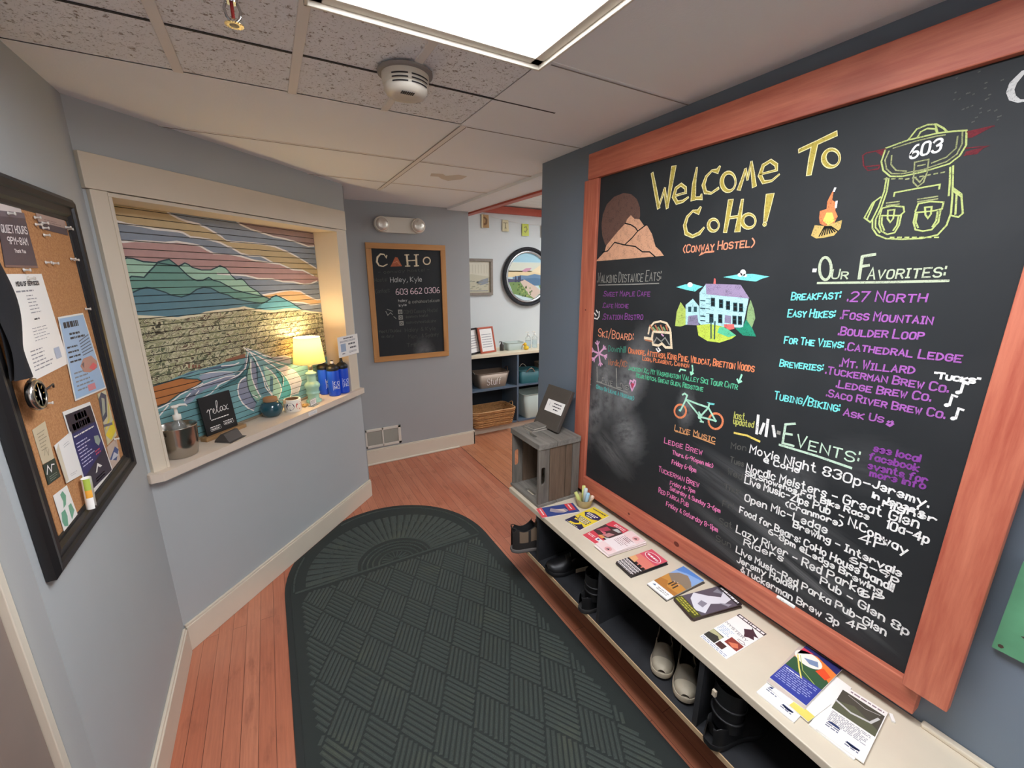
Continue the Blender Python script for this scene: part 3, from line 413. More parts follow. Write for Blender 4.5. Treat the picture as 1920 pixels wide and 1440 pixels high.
'chalk_house_drawing':[('P',[(-.0743,1.0932),(-.0955,1.0634),(-.082,.9526),(-.0567,.9431),(.0843,.9558),(.0903,1.0502)],'c_housemint',1),('P',[(-.0746,1.0951),(.0566,1.0943),(.0932,1.0514),(-.0666,1.0586)],'c_lilac',2),('P',[(-.0437,1.0956),(-.0433,1.1144),(-.037,1.1126),(-.0346,1.095)],'c_redlight',2),('P',[(-.1495,1.0167),(-.1208,1.0406),(-.0917,1.0161),(-.0826,.9566),(-.1403,.9428)],'c_housemint',1),('P',[(-.1329,.9436),(-.1322,.9768),(-.0945,.9838),(-.0826,.9465)],'c_dimlilac',2),('P',[(-.0474,1.0482),(-.0308,1.0481),(-.0267,1.0177),(-.0433,1.0175)],'c_housedark',2),('P',[(-.0439,1.0452),(-.0334,1.045),(-.0322,1.0358),(-.0426,1.0353)],'c_black',3),('P',[(-.0422,1.0322),(-.0318,1.0328),(-.0302,1.0213),(-.0406,1.0207)],'c_black',3),('P',[(-.0152,1.0439),(.0008,1.0439),(.0049,1.014),(-.0111,1.0137)],'c_housedark',2),('P',[(-.0119,1.041),(-.0017,1.0408),(-.0005,1.0318),(-.0105,1.0312)],'c_black',3),('P',[(-.0101,1.0282),(-.0001,1.0288),(.0015,1.0176),(-.0086,1.0169)],'c_black',3),('P',[(.0117,1.0395),(.0273,1.0396),(.0314,1.0101),(.0159,1.0098)],'c_housedark',2),('P',[(.015,1.0367),(.0249,1.0365),(.0261,1.0277),(.0164,1.0271)],'c_black',3),('P',[(.0168,1.0241),(.0265,1.0247),(.0281,1.0136),(.0183,1.013)],'c_black',3),('P',[(.0387,1.0354),(.0538,1.0355),(.0579,1.0064),(.0429,1.0061)],'c_housedark',2),('P',[(.0419,1.0326),(.0514,1.0324),(.0527,1.0237),(.0433,1.0231)],'c_black',3),('P',[(.0437,1.0202),(.0531,1.0208),(.0547,1.0099),(.0452,1.0092)],'c_black',3),('P',[(.0594,1.0347),(.074,1.0347),(.0782,1.0061),(.0635,1.0057)],'c_housedark',2),('P',[(.0625,1.0319),(.0718,1.0317),(.073,1.0231),(.0638,1.0225)],'c_black',3),('P',[(.0642,1.0197),(.0735,1.0202),(.075,1.0095),(.0658,1.0088)],'c_black',3),('P',[(-.0461,.9919),(-.0294,.9924),(-.0252,.9616),(-.0419,.9608)],'c_housedark',2),('P',[(-.0426,.9891),(-.032,.9891),(-.0307,.9799),(-.0412,.979)],'c_black',3),('P',[(-.0408,.9759),(-.0303,.9768),(-.0288,.9652),(-.0393,.9642)],'c_black',3),('P',[(-.0112,.9927),(.0049,.9931),(.009,.9629),(-.007,.9622)],'c_housedark',2),('P',[(-.0078,.9898),(.0024,.9899),(.0036,.9808),(-.0065,.98)],'c_black',3),('P',[(-.0061,.9769),(.004,.9778),(.0056,.9664),(-.0045,.9655)],'c_black',3),('P',[(.042,.9923),(.0571,.9927),(.0613,.9634),(.0462,.9627)],'c_housedark',2),('P',[(.0452,.9895),(.0548,.9896),(.0561,.9808),(.0466,.98)],'c_black',3),('P',[(.047,.977),(.0565,.9779),(.058,.9668),(.0486,.9659)],'c_black',3),('P',[(.0615,.9927),(.0762,.9932),(.0804,.9642),(.0657,.9635)],'c_housedark',2),('P',[(.0646,.99),(.074,.99),(.0752,.9814),(.066,.9805)],'c_black',3),('P',[(.0664,.9776),(.0756,.9785),(.0772,.9676),(.068,.9667)],'c_black',3),('P',[(-.1374,1.0109),(-.1239,1.0117),(-.1214,.9924),(-.135,.9914)],'c_housedark',2),('P',[(-.1129,1.0124),(-.0997,1.0132),(-.0973,.9941),(-.1105,.9932)],'c_housedark',2),('S',[(-.0873,1.0362),(-.0689,1.0355)],'c_housedark',.004,2),('S',[(-.0837,1.0086),(-.0653,1.0083)],'c_housedark',.004,2),('S',[(-.0801,.981),(-.0617,.9809)],'c_housedark',.004,2),('S',[(-.0781,.9651),(-.0597,.9651)],'c_housedark',.004,2),('S',[(-.0655,1.0439),(-.0498,1.043)],'c_housedark',.0018,2),('S',[(-.0632,1.0264),(-.0475,1.0258)],'c_housedark',.0018,2),('S',[(-.0609,1.0089),(-.0452,1.0084)],'c_housedark',.0018,2),('S',[(-.0586,.9914),(-.0428,.991)],'c_housedark',.0018,2),('S',[(-.0544,.96),(-.0387,.9599)],'c_housedark',.0018,2),('P',[(.015,.9924),(.0378,.9904),(.0415,.9645),(.0166,.9659)],'c_dimlilac',2),('P',[(.0153,.9601),(.0516,.9647),(.0558,.949),(.0384,.9434),(.0189,.9489)],'c_redlight',3),('P',[(-.1879,.9338),(-.1868,.9893),(-.1732,1.0258),(-.1475,1.0004),(-.1403,.9428),(-.162,.9343)],'c_treeyel',1),('P',[(.0928,.9767),(.0921,1.02),(.0975,1.047),(.1129,1.0178),(.1214,.99),(.1145,.9571),(.0981,.9663)],'c_treegreen',1),('P',[(-.092,.9456),(-.0405,.9566),(.0036,.9531),(.0207,.951),(.0649,.9275),(.0506,.9144),(.0073,.8951),(-.0412,.8946),(-.0803,.91)],'c_lawn',2),('P',[(-.0001,.9489),(.0207,.951),(.0649,.9275),(.0377,.9185),(-.0059,.9288)],'c_green',3),('P',[(.0575,.9511),(.0841,.9576),(.0918,.9839),(.1163,.9573),(.133,.9321),(.088,.9303)],'c_teal',2),('S',[(-.036,.9728),(-.0271,.9065)],'c_housedark',.005,4),('S',[(-.0197,.9664),(-.0138,.9062)],'c_housedark',.005,4),('P',[(-.2004,1.0807),(-.1613,1.0917),(-.1277,1.0942),(-.0846,1.0852),(-.1019,1.077),(-.1147,1.0668),(-.1539,1.0716)],'c_cyan',1),('P',[(-.0108,1.1183),(.0441,1.1273),(.0901,1.1289),(.147,1.1204),(.1238,1.1136),(.1064,1.1049),(.0534,1.1096)],'c_cyan',1),('P',[(-.1277,1.091),(-.128,1.0882),(-.1295,1.0856),(-.132,1.0836),(-.1353,1.0824),(-.1391,1.0821),(-.1429,1.0827),(-.1463,1.0842),(-.1489,1.0865),(-.1505,1.0892),(-.1509,1.0921),(-.15,1.0949),(-.1479,1.0972),(-.1449,1.0988),(-.1413,1.0996),(-.1375,1.0994),(-.1338,1.0983),(-.1308,1.0964),(-.1287,1.0939),(-.1277,1.091)],'c_white',2),('P',[(.0693,1.1325),(.0693,1.1291),(.0682,1.1261),(.0662,1.1237),(.0634,1.1223),(.0602,1.122),(.0569,1.1229),(.0539,1.1248),(.0515,1.1276),(.0499,1.1309),(.0494,1.1343),(.05,1.1376),(.0516,1.1404),(.0541,1.1422),(.0571,1.143),(.0604,1.1427),(.0636,1.1413),(.0663,1.1389),(.0683,1.1359),(.0693,1.1325)],'c_white',2),('P',[(.0586,1.1255),(.0584,1.1235),(.0574,1.1216),(.0556,1.1202),(.0531,1.1194),(.0504,1.1192),(.0476,1.1197),(.0451,1.1208),(.0431,1.1225),(.0419,1.1245),(.0416,1.1266),(.0422,1.1286),(.0437,1.1302),(.0459,1.1314),(.0486,1.1319),(.0514,1.1317),(.054,1.1308),(.0563,1.1294),(.0578,1.1276),(.0586,1.1255)],'c_white',2),('P',[(.0743,1.1238),(.0742,1.1222),(.0734,1.1208),(.0719,1.1197),(.0699,1.119),(.0677,1.1189),(.0655,1.1193),(.0635,1.1201),(.0619,1.1214),(.061,1.1229),(.0607,1.1246),(.0612,1.1261),(.0624,1.1274),(.0642,1.1283),(.0663,1.1286),(.0685,1.1285),(.0707,1.1279),(.0725,1.1268),(.0737,1.1253),(.0743,1.1238)],'c_white',2)],
'chalk_ski_list':[('T','SKI/BOARD:',-.6275,.8405,-.4012,.8486,.0363,'c_salmon',.007),('S',[(-.6168,.7576),(-.5997,.7001)],'c_pink',.009,2),('S',[(-.605,.7173),(-.5883,.7091)],'c_pink',.007,2),('S',[(-.605,.7173),(-.6141,.7004)],'c_pink',.007,2),('S',[(-.6168,.7576),(-.6602,.7177)],'c_pink',.009,2),('S',[(-.6464,.7299),(-.6487,.712)],'c_pink',.007,2),('S',[(-.6464,.7299),(-.6679,.7264)],'c_pink',.007,2),('S',[(-.6168,.7576),(-.6746,.766)],'c_pink',.009,2),('S',[(-.6563,.7635),(-.6761,.7543)],'c_pink',.007,2),('S',[(-.6563,.7635),(-.6681,.7771)],'c_pink',.007,2),('S',[(-.6168,.7576),(-.634,.815)],'c_pink',.009,2),('S',[(-.6287,.7978),(-.6456,.8066)],'c_pink',.007,2),('S',[(-.6287,.7978),(-.6195,.814)],'c_pink',.007,2),('S',[(-.6168,.7576),(-.5753,.7957)],'c_pink',.009,2),('S',[(-.5881,.7843),(-.5861,.8015)],'c_pink',.007,2),('S',[(-.5881,.7843),(-.5682,.7873)],'c_pink',.007,2),('S',[(-.6168,.7576),(-.5616,.7495)],'c_pink',.009,2),('S',[(-.5785,.7518),(-.5603,.7606)],'c_pink',.007,2),('S',[(-.5785,.7518),(-.5674,.7387)],'c_pink',.007,2),('T','Downhill',-.5519,.7784,-.4427,.7902,.0266,'c_tealdim',.005),('T','CRANMORE, ATTITASH, KING PINE, WILDCAT, BRETTON WOODS',-.4236,.7912,.1427,.8171,.025,'c_orange',.006),('T','LOON, PLEASENT, CANNON',-.3386,.7732,-.1055,.7841,.0167,'c_orange',.005),('T','Nordic/XC:',-.5465,.7155,-.4274,.7249,.0268,'c_orangedim',.005),('T','JACKSON XC, MT WASHINGTON VALLEY SKI TOUR CNTR',-.4162,.7154,.0948,.746,.021,'c_green',.005),('T','BEAR NOTCH, GREAT GLEN, REDSTONE',-.367,.6925,-.035,.7077,.0189,'c_green',.005),('S',[(-.092,.7952),(-.0872,.7768),(-.0926,.7607)],'c_greenpale',.006,2),('S',[(-.097,.7685),(-.0924,.7594),(-.0835,.7669)],'c_greenpale',.006,2),('S',[(.1032,.7985),(.0973,.7709)],'c_greenpale',.006,2),('S',[(.0899,.7802),(.0966,.77),(.1056,.7766)],'c_greenpale',.006,2),('S',[(-.146,.761),(-.142,.7706),(-.1189,.7707)],'c_greenpale',.006,2),('S',[(-.3182,.8884),(-.3149,.9142),(-.2937,.9368),(-.2602,.9457),(-.229,.9407),(-.2104,.9207),(-.2043,.9017)],'c_cream',.008,2),('S',[(-.2951,.8957),(-.2897,.9009),(-.2058,.905),(-.1947,.8479),(-.2234,.8451),(-.2434,.8576),(-.2593,.8472),(-.2885,.8468),(-.2973,.8724),(-.2951,.8957)],'c_cream',.01,2),('S',[(-.3356,.8685),(-.2969,.8688)],'c_cream',.012,2),('S',[(-.3323,.861),(-.2959,.8597)],'c_orangedim',.006,2),('S',[(-.313,.9235),(-.2962,.9056)],'c_orangedim',.007,2),('S',[(-.298,.9168),(-.2834,.907)],'c_treegreen',.007,2),('S',[(-.285,.9263),(-.2708,.9084)],'c_orangedim',.007,2),('S',[(-.2704,.9197),(-.2584,.9098)],'c_treegreen',.007,2),('S',[(-.2578,.929),(-.2461,.9111)],'c_orangedim',.007,2),('S',[(-.2435,.9225),(-.234,.9124)],'c_treegreen',.007,2),('S',[(-.2313,.9317),(-.2221,.9137)],'c_orangedim',.007,2),('S',[(-.2847,.8556),(-.2726,.8778),(-.2482,.8651),(-.2306,.8831),(-.2056,.8575)],'c_grey',.005,2),('S',[(-.2487,.8943),(-.2396,.8886)],'c_pink',.006,2),('S',[(-.2693,.8325),(-.2588,.8216),(-.2487,.8296),(-.2606,.8379)],'c_white',.006,2)],
'chalk_leave_love_heading':[('S',[(-.6252,.6889),(-.6179,.6175),(-.5855,.6202)],'c_grey',.006,2),('S',[(-.4919,.7086),(-.4817,.6207),(-.4564,.6223)],'c_grey',.006,2),('T','EAVE',-.5836,.6161,-.5115,.6203,.0289,'c_grey',.005),('T','OVE:',-.4598,.6204,-.4073,.6249,.0251,'c_grey',.005),('S',[(-.622,.6166),(-.5073,.6148),(-.4115,.6109)],'c_grey',.005,2),('S',[(-.3851,.6276),(-.402,.6545),(-.3995,.6704),(-.3879,.6689),(-.3827,.6639),(-.3787,.6775),(-.3685,.6746),(-.3699,.6566),(-.3851,.6276)],'c_pink',.007,2),('P',[(-.3858,.6352),(-.3947,.6562),(-.3873,.6629),(-.3802,.6594),(-.3742,.6658),(-.3762,.6527)],'c_redpink',1),('T','(DRAW OR LEAVE A MESSAGE)',-.6234,.5822,-.3694,.5853,.0187,'c_tealbright',.005),('S',[(-.6757,.6566),(-.6694,.6533)],'c_grey',.006,2),('S',[(-.6731,.6227),(-.6669,.6195)],'c_grey',.006,2),('S',[(-.671,.5943),(-.6648,.5911)],'c_grey',.006,2)],
'chalk_favorites_list':[('S',[(.3125,1.1421),(.3134,1.1323),(.3126,1.1236),(.3102,1.1169),(.3065,1.1128),(.3018,1.112),(.2967,1.1144),(.2917,1.1199),(.2873,1.1279),(.2841,1.1374),(.2824,1.1475),(.2825,1.157),(.2842,1.1648),(.2874,1.1702),(.2917,1.1724),(.2967,1.1715),(.3017,1.1673),(.3064,1.1606),(.3101,1.1518),(.3125,1.1421)],'c_sage',.007,2),('T','UR',.3175,1.1146,.3551,1.1156,.0238,'c_sage',.006),('S',[(.3792,1.1712),(.3817,1.1161)],'c_sage',.007,2),('S',[(.3806,1.1719),(.4055,1.1758)],'c_sage',.007,2),('S',[(.3805,1.1465),(.3968,1.149)],'c_sage',.007,2),('T','AVORITES:',.3999,1.1145,.5454,1.1211,.0279,'c_sage',.006),('S',[(.2853,1.1028),(.4366,1.1071),(.5542,1.1118)],'c_sage',.006,2),('S',[(.2694,1.1376),(.2731,1.1376)],'c_white',.01,2),('T','BREAKFAST:',.222,1.0528,.3467,1.0625,.0216,'c_cyan',.006),('T','EASY HIKES:',.2198,1.0025,.342,1.0102,.022,'c_cyan',.006),('T','FOR THE VIEWS:',.2221,.9227,.376,.93,.0205,'c_cyan',.006),('T','BREWERIES:',.2199,.8504,.3375,.8581,.021,'c_cyan',.006),('T','TUBING/BIKING:',.2199,.7445,.3971,.752,.0244,'c_cyan',.006),('T','.27 NORTH',.3658,1.0571,.5245,1.062,.0246,'c_purple',.006),('T','.FOSS MOUNTAIN',.3576,1.0085,.545,1.0127,.0216,'c_purple',.006),('T','.BOULDER LOOP',.36,.9642,.5358,.974,.0218,'c_purple',.006),('T','.CATHEDRAL LEDGE',.3833,.9264,.6096,.9318,.0207,'c_purple',.006),('T','.MT. WILLARD',.3779,.8789,.5345,.8889,.0221,'c_purple',.006),('T','.TUCKERMAN BREW CO.',.3474,.8527,.6012,.8583,.0203,'c_purple',.006),('T','.LEDGE BREW CO.',.3794,.8197,.5756,.8295,.0201,'c_purple',.006),('T','.SACO RIVER BREW CO.',.36,.7881,.6072,.7947,.0198,'c_purple',.006),('T','ASK US',.4093,.7448,.4975,.7506,.019,'c_purple',.006),('S',[(.5066,.7496),(.5129,.747),(.5181,.754)],'c_purple',.006,2),('S',[(.5082,.757),(.5096,.7559)],'c_purple',.006,2),('S',[(.5151,.7592),(.5164,.7581)],'c_purple',.006,2),('T','"TUCKS"',.5723,.8875,.6462,.8885,.0135,'c_white',.007),('P',[(.6232,.8633),(.6227,.8602),(.62,.8579),(.6166,.8576),(.614,.8595),(.6134,.8626),(.6151,.8655),(.6183,.8668),(.6215,.8659),(.6232,.8633)],'c_white',1),('S',[(.6224,.8631),(.6229,.8866),(.6306,.885)],'c_white',.005,2),('P',[(.6108,.8295),(.6102,.8262),(.6075,.8238),(.6039,.8234),(.6012,.8252),(.6006,.8284),(.6024,.8314),(.6057,.8329),(.609,.8321),(.6108,.8295)],'c_white',1),('S',[(.6099,.8293),(.6105,.8534),(.6184,.852)],'c_white',.005,2),('P',[(.6269,.8013),(.6263,.798),(.6237,.7956),(.6202,.7951),(.6176,.7968),(.617,.8),(.6187,.8031),(.622,.8046),(.6252,.8039),(.6269,.8013)],'c_white',1),('S',[(.626,.8011),(.6266,.8253),(.6343,.824)],'c_white',.005,2)],
'chalk_bicycle_drawing':[('S',[(-.0969,.6131),(-.097,.6058),(-.099,.5985),(-.1028,.5917),(-.1081,.5859),(-.1146,.5815),(-.1217,.5788),(-.1291,.5782),(-.136,.5795),(-.142,.5829),(-.1466,.5879),(-.1494,.5943),(-.1503,.6016),(-.1491,.6091),(-.146,.6163),(-.1412,.6227),(-.1351,.6278),(-.1281,.6312),(-.1209,.6326),(-.1138,.6321),(-.1075,.6296),(-.1023,.6254),(-.0987,.6198),(-.0969,.6131)],'c_orange',.008,2),('S',[(.058,.6194),(.0581,.6115),(.0562,.6035),(.0524,.596),(.0471,.5896),(.0405,.5847),(.0332,.5818),(.0256,.581),(.0185,.5825),(.0122,.5861),(.0073,.5916),(.0042,.5987),(.0031,.6066),(.0042,.6149),(.0072,.6229),(.0121,.6299),(.0183,.6355),(.0254,.6392),(.0329,.6408),(.0402,.6403),(.0467,.6375),(.0521,.6329),(.056,.6267),(.058,.6194)],'c_orange',.008,2),('S',[(-.1032,.6589),(-.0529,.6546),(-.0044,.653)],'c_mint',.007,2),('S',[(-.1032,.6589),(-.0333,.6088),(-.0044,.653)],'c_mint',.007,2),('S',[(-.1032,.6589),(-.1232,.6066)],'c_mint',.007,2),('S',[(-.1207,.6733),(-.1117,.6806),(-.0995,.676),(-.1043,.6586)],'c_mint',.007,2),('S',[(-.0044,.653),(.031,.6121)],'c_mint',.007,2),('S',[(-.0333,.6088),(.031,.6121)],'c_mint',.007,2),('S',[(-.0044,.653),(-.0024,.6691)],'c_mint',.007,2),('P',[(-.0147,.6716),(.0185,.6747),(.0168,.6685),(-.0007,.6647)],'c_cyan',1),('P',[(-.1212,.6098),(-.1221,.6065),(-.125,.6041),(-.1286,.6036),(-.1312,.6053),(-.1316,.6085),(-.1295,.6115),(-.1261,.613),(-.1228,.6123),(-.1212,.6098)],'c_cyan',1),('P',[(.0354,.6134),(.0347,.6101),(.032,.6076),(.0286,.6071),(.0262,.6089),(.0257,.6121),(.0275,.6152),(.0308,.6167),(.0339,.616),(.0354,.6134)],'c_cyan',1),('P',[(-.0259,.611),(-.0267,.6054),(-.03,.6007),(-.0349,.5984),(-.0398,.5993),(-.0431,.603),(-.0438,.6085),(-.0417,.6139),(-.0373,.6175),(-.0323,.6182),(-.028,.6157),(-.0259,.611)],'c_mint',1),('S',[(-.0323,.6016),(-.0229,.592)],'c_mint',.006,2),('S',[(-.0309,.591),(-.0175,.5921)],'c_mint',.006,2),('S',[(-.0345,.6184),(-.0408,.6251)],'c_mint',.006,2)],
'chalk_live_music_list':[('T','LIVE MUSIC',-.1401,.5198,.0387,.533,.0227,'c_tanorange',.006),('S',[(-.1361,.5168),(-.0784,.5213)],'c_tanorange',.005,2),('S',[(-.0531,.5252),(.0388,.5247)],'c_tanorange',.005,2),('T','LEDGE BREW',-.1842,.4491,-.0071,.463,.0236,'c_hotpink',.005),('T','Thurs. 6-9(open mic)',-.1384,.4164,.0437,.4312,.0168,'c_hotpink',.005),('T','Friday 6-8pm',-.1367,.3747,-.0236,.3839,.0188,'c_hotpink',.005),('T','TUCKERMAN BREW',-.199,.3148,-.004,.3285,.0236,'c_hotpink',.005),('T','Friday 4-7pm',-.1351,.2804,-.0172,.2984,.0172,'c_hotpink',.005),('T','Saturday & Sunday 3-6pm',-.1325,.2579,.0949,.2719,.0173,'c_hotpink',.005),('T','RED PARKA PUB',-.1883,.2201,-.0385,.2268,.023,'c_hotpink',.005),('T','Friday & Saturday 8-11pm',-.1431,.1799,.0956,.1908,.0197,'c_hotpink',.005)],
'chalk_events_heading':[('T','last',.0975,.641,.1357,.6464,.0242,'c_yellowgreen',.005),('T','updated',.0976,.6222,.1684,.63,.0212,'c_yellowgreen',.005),('S',[(.1065,.591),(.152,.5964),(.1951,.5906)],'c_yellow',.007,2),('S',[(.1783,.6761),(.1818,.6144)],'c_white',.009,2),('S',[(.2002,.6544),(.1932,.6183)],'c_white',.009,2),('S',[(.2109,.6712),(.2127,.616)],'c_white',.009,2),('S',[(.2296,.6556),(.2398,.6241)],'c_white',.009,2),('S',[(.2653,.6726),(.2663,.6102),(.2986,.6127)],'c_mintpale',.007,2),('S',[(.2653,.6726),(.2913,.683)],'c_mintpale',.007,2),('S',[(.2664,.6429),(.2882,.6463)],'c_mintpale',.007,2),('T','VENTS:',.3064,.6134,.4642,.6229,.0382,'c_mintpale',.007),('S',[(.2582,.6015),(.3658,.6048),(.4525,.6027)],'c_mintpale',.007,2),('S',[(.2481,.6396),(.2513,.6396)],'c_grey',.012,2)],
'chalk_weekday_lettering':[('T','Mon',.102,.5318,.1552,.5415,.0205,'c_dim',.006),('T','Tues',.1059,.4811,.1553,.4819,.0208,'c_dim',.006),('T','Wed',.1028,.4333,.1562,.4331,.0211,'c_dim',.006),('T','Thur',.0982,.3704,.1603,.3786,.0214,'c_dim',.006),('T','Fri',.1008,.3025,.1403,.3119,.0217,'c_dim',.006),('T','Sat',.0969,.2297,.1472,.2355,.0222,'c_dim',.006),('T','Sun',.093,.1549,.1524,.1609,.0226,'c_dim',.006)],
'chalk_events_list':[('T','Movie Night 830p-',.1692,.5406,.5011,.5615,.0274,'c_white',.0072),('T','Jeremy.',.5074,.5695,.6209,.5667,.0217,'c_white',.0072),('T',"in Jones's",.5123,.5413,.6176,.5412,.0155,'c_white',.0072),('T','Higher',.5369,.5293,.641,.5351,.0152,'c_white',.0072),('T','@ CoHo',.2179,.5263,.3263,.5326,.0179,'c_white',.0072),('T','Nordic Meisters - Great Glen',.1672,.4715,.6131,.5039,.0268,'c_white',.0072),('T','Ski,Snowshoe,Fat Bike Race',.1665,.4558,.5145,.475,.0164,'c_white',.0072),('T','10a-4p',.5545,.4724,.638,.4749,.0234,'c_white',.0072),('T','Live Music-Zips Pub',.1676,.4272,.4253,.4429,.0236,'c_white',.0072),('T','- N.Conway',.4487,.4416,.6064,.4211,.0235,'c_white',.0072),('T','(Cranmore)',.3068,.4087,.4609,.4206,.0185,'c_white',.0072),('T','4P',.5058,.4002,.5639,.4095,.0286,'c_white',.0072),('T','Open Mic-Ledge',.1767,.3642,.4281,.3807,.0249,'c_white',.0072),('T','Brewing - Intervale',.3389,.3529,.606,.3562,.0206,'c_white',.0072),('T','6p-9p',.4955,.3297,.6043,.3365,.0167,'c_white',.0072),('T','Food for Bears: CoHo House band!!',.1655,.3116,.5983,.3043,.0231,'c_white',.0072),('T','6-8pm @Ledge Brewing',.271,.2885,.5781,.2782,.0184,'c_white',.0072),('T','Lazy River - Red Parka',.1642,.2308,.5415,.2488,.0272,'c_white',.0072),('T','6P',.5333,.2426,.5852,.2599,.0195,'c_white',.0072),('T','Riders',.1975,.2001,.3279,.2168,.0233,'c_white',.0072),('T','Pub - Glen 8p',.4389,.214,.6486,.2039,.0232,'c_white',.0072),('T','Live Music-Red Parka Pub-Glen',.175,.1553,.6073,.1676,.0238,'c_white',.0072),('T','4P',.5221,.1304,.5653,.1407,.0215,'c_white',.0072),('T','Jeremy Holden',.1832,.1208,.3836,.1438,.0227,'c_white',.0072),('T','&Tuckerman Brew 3p',.2004,.0917,.5037,.1099,.0238,'c_white',.0072)],
'chalk_facebook_note':[('T','see local',.4924,.669,.5847,.6747,.0178,'c_violet',.007),('T','facebook',.4868,.6431,.5867,.6497,.018,'c_violet',.007),('T','events for',.4893,.6181,.6072,.6263,.0181,'c_violet',.007),('T','more info',.4967,.5976,.6064,.6102,.0173,'c_violet',.007)],
'S:chalk_writing':[('V',[(-.1864,.9189,.0112),(-.1922,.9013,.009),(-.2083,.9271,.0089),(-.2383,.9296,.011),(-.2659,.9018,.0154),(-.2732,.8636,.0154),(-.2565,.8344,.0111),(-.2233,.8282,.0089),(-.1881,.8464,.009)],'c_cream',2),('V',[(-.0127,.9276,.0161),(-.0089,.8332,.0164)],'c_cream',2),('V',[(.071,.9297,.0164),(.0707,.8365,.0165)],'c_cream',2),('V',[(-.0121,.8783,.0093),(.0685,.8843,.0093)],'c_cream',2),('V',[(-.0292,.9272,.0092),(.0064,.9292,.0092)],'c_cream',2),('V',[(.0542,.9304,.0093),(.0929,.9325,.0094)],'c_cream',2),('V',[(-.0302,.8329,.0092),(.0103,.8346,.0094)],'c_cream',2),('V',[(.0512,.8351,.0095),(.0902,.8379,.0095)],'c_cream',2),('V',[(.2,.8822,.0108),(.1972,.8709,.0109),(.1905,.861,.0108),(.1806,.8539,.0108),(.169,.8506,.0108),(.1572,.8515,.0108),(.1469,.8565,.0108),(.1394,.8648,.0107),(.1356,.8753,.0107),(.1362,.8867,.0107),(.141,.8974,.0107),(.1494,.906,.0108),(.1602,.9113,.0108),(.1721,.9126,.0107),(.1833,.9098,.0108),(.1925,.9031,.0108),(.1983,.8935,.0108),(.2,.8822,.0108)],'c_cream',2),('P',[(-.161,.8268),(-.1377,.866),(-.1154,.9074),(-.0925,.9035),(-.0775,.867),(-.0597,.8325)],'c_rust',1),('S',[(-.1359,.8582),(-.1004,.8722),(-.0789,.8446)],'c_tan',.003,2),('T','- conway hostel -',-.2693,.7682,.187,.7938,.0233,'c_dim',.005),('T','Hosts:',-.3058,.6985,-.198,.7059,.0292,'c_dim',.005),('T','Haley, Kyle',-.17,.6956,.1112,.7001,.0416,'c_greywhite',.007),('T','Contact:',-.3041,.6035,-.1817,.6106,.0316,'c_dim',.005),('T','603 662 0306',-.1283,.589,.2777,.5984,.0485,'c_pinkwhite',.009),('T','haley',-.1113,.5237,-.0332,.5286,.0225,'c_greywhite',.005),('T','kyle',-.108,.4839,-.0416,.4888,.0205,'c_greywhite',.005),('T','@ cohohostel.com',-.0222,.5083,.2717,.5182,.0269,'c_grey',.005),('T','COHO Conway Hostel',-.0701,.4188,.2469,.4257,.0312,'c_dim',.005),('T','@conway_hostel',-.0543,.38,.1519,.3853,.0231,'c_dim',.005),('T','conwayhostelcoho',-.0514,.327,.2296,.3298,.0253,'c_dim',.005),('P',[(-.1204,.4573),(-.0822,.4571),(-.0822,.4181),(-.1206,.4173)],'c_grey',1),('S',[(-.0919,.4362),(-.0945,.4303),(-.1004,.4273),(-.1067,.4286),(-.1106,.4337),(-.1102,.4402),(-.1057,.4449),(-.0992,.4458),(-.0937,.4424),(-.0919,.4362)],'c_black',.004,3),('P',[(-.1188,.4078),(-.0805,.4073),(-.0805,.368),(-.1191,.3675)],'c_grey',1),('S',[(-.0902,.3864),(-.0929,.3804),(-.0987,.3774),(-.1051,.3788),(-.109,.384),(-.1086,.3904),(-.1041,.3952),(-.0976,.3961),(-.0921,.3926),(-.0902,.3864)],'c_black',.004,3),('P',[(-.115,.3554),(-.0765,.3547),(-.0765,.3151),(-.1152,.3148)],'c_grey',1),('S',[(-.0863,.3336),(-.0889,.3276),(-.0949,.3246),(-.1013,.3261),(-.1052,.3313),(-.1048,.3379),(-.1002,.3426),(-.0937,.3435),(-.0882,.3399),(-.0863,.3336)],'c_black',.004,3),('S',[(-.2279,.4473),(-.213,.4117),(-.188,.4341),(-.1717,.4159)],'c_grey',.006,2),('S',[(-.2151,.4642),(-.1697,.4451)],'c_grey',.006,2),('S',[(-.1611,.3978),(-.1422,.3792)],'c_grey',.006,2),('T','Meet/Guides',-.2995,.2579,-.1042,.2601,.0268,'c_dim',.005),('T','on duty',-.2795,.2151,-.1733,.2163,.0229,'c_dim',.005),('T','Haley & Kyle',-.068,.2554,.221,.2552,.034,'c_dim',.005),('T','Mon',-.041,.1926,.0403,.1944,.0344,'c_dim',.005),('T','& Sydney',.0847,.1939,.2502,.1979,.0348,'c_dim',.005),('T','Tripp',-.0581,.1138,.068,.1201,.0346,'c_dim',.005)],
}
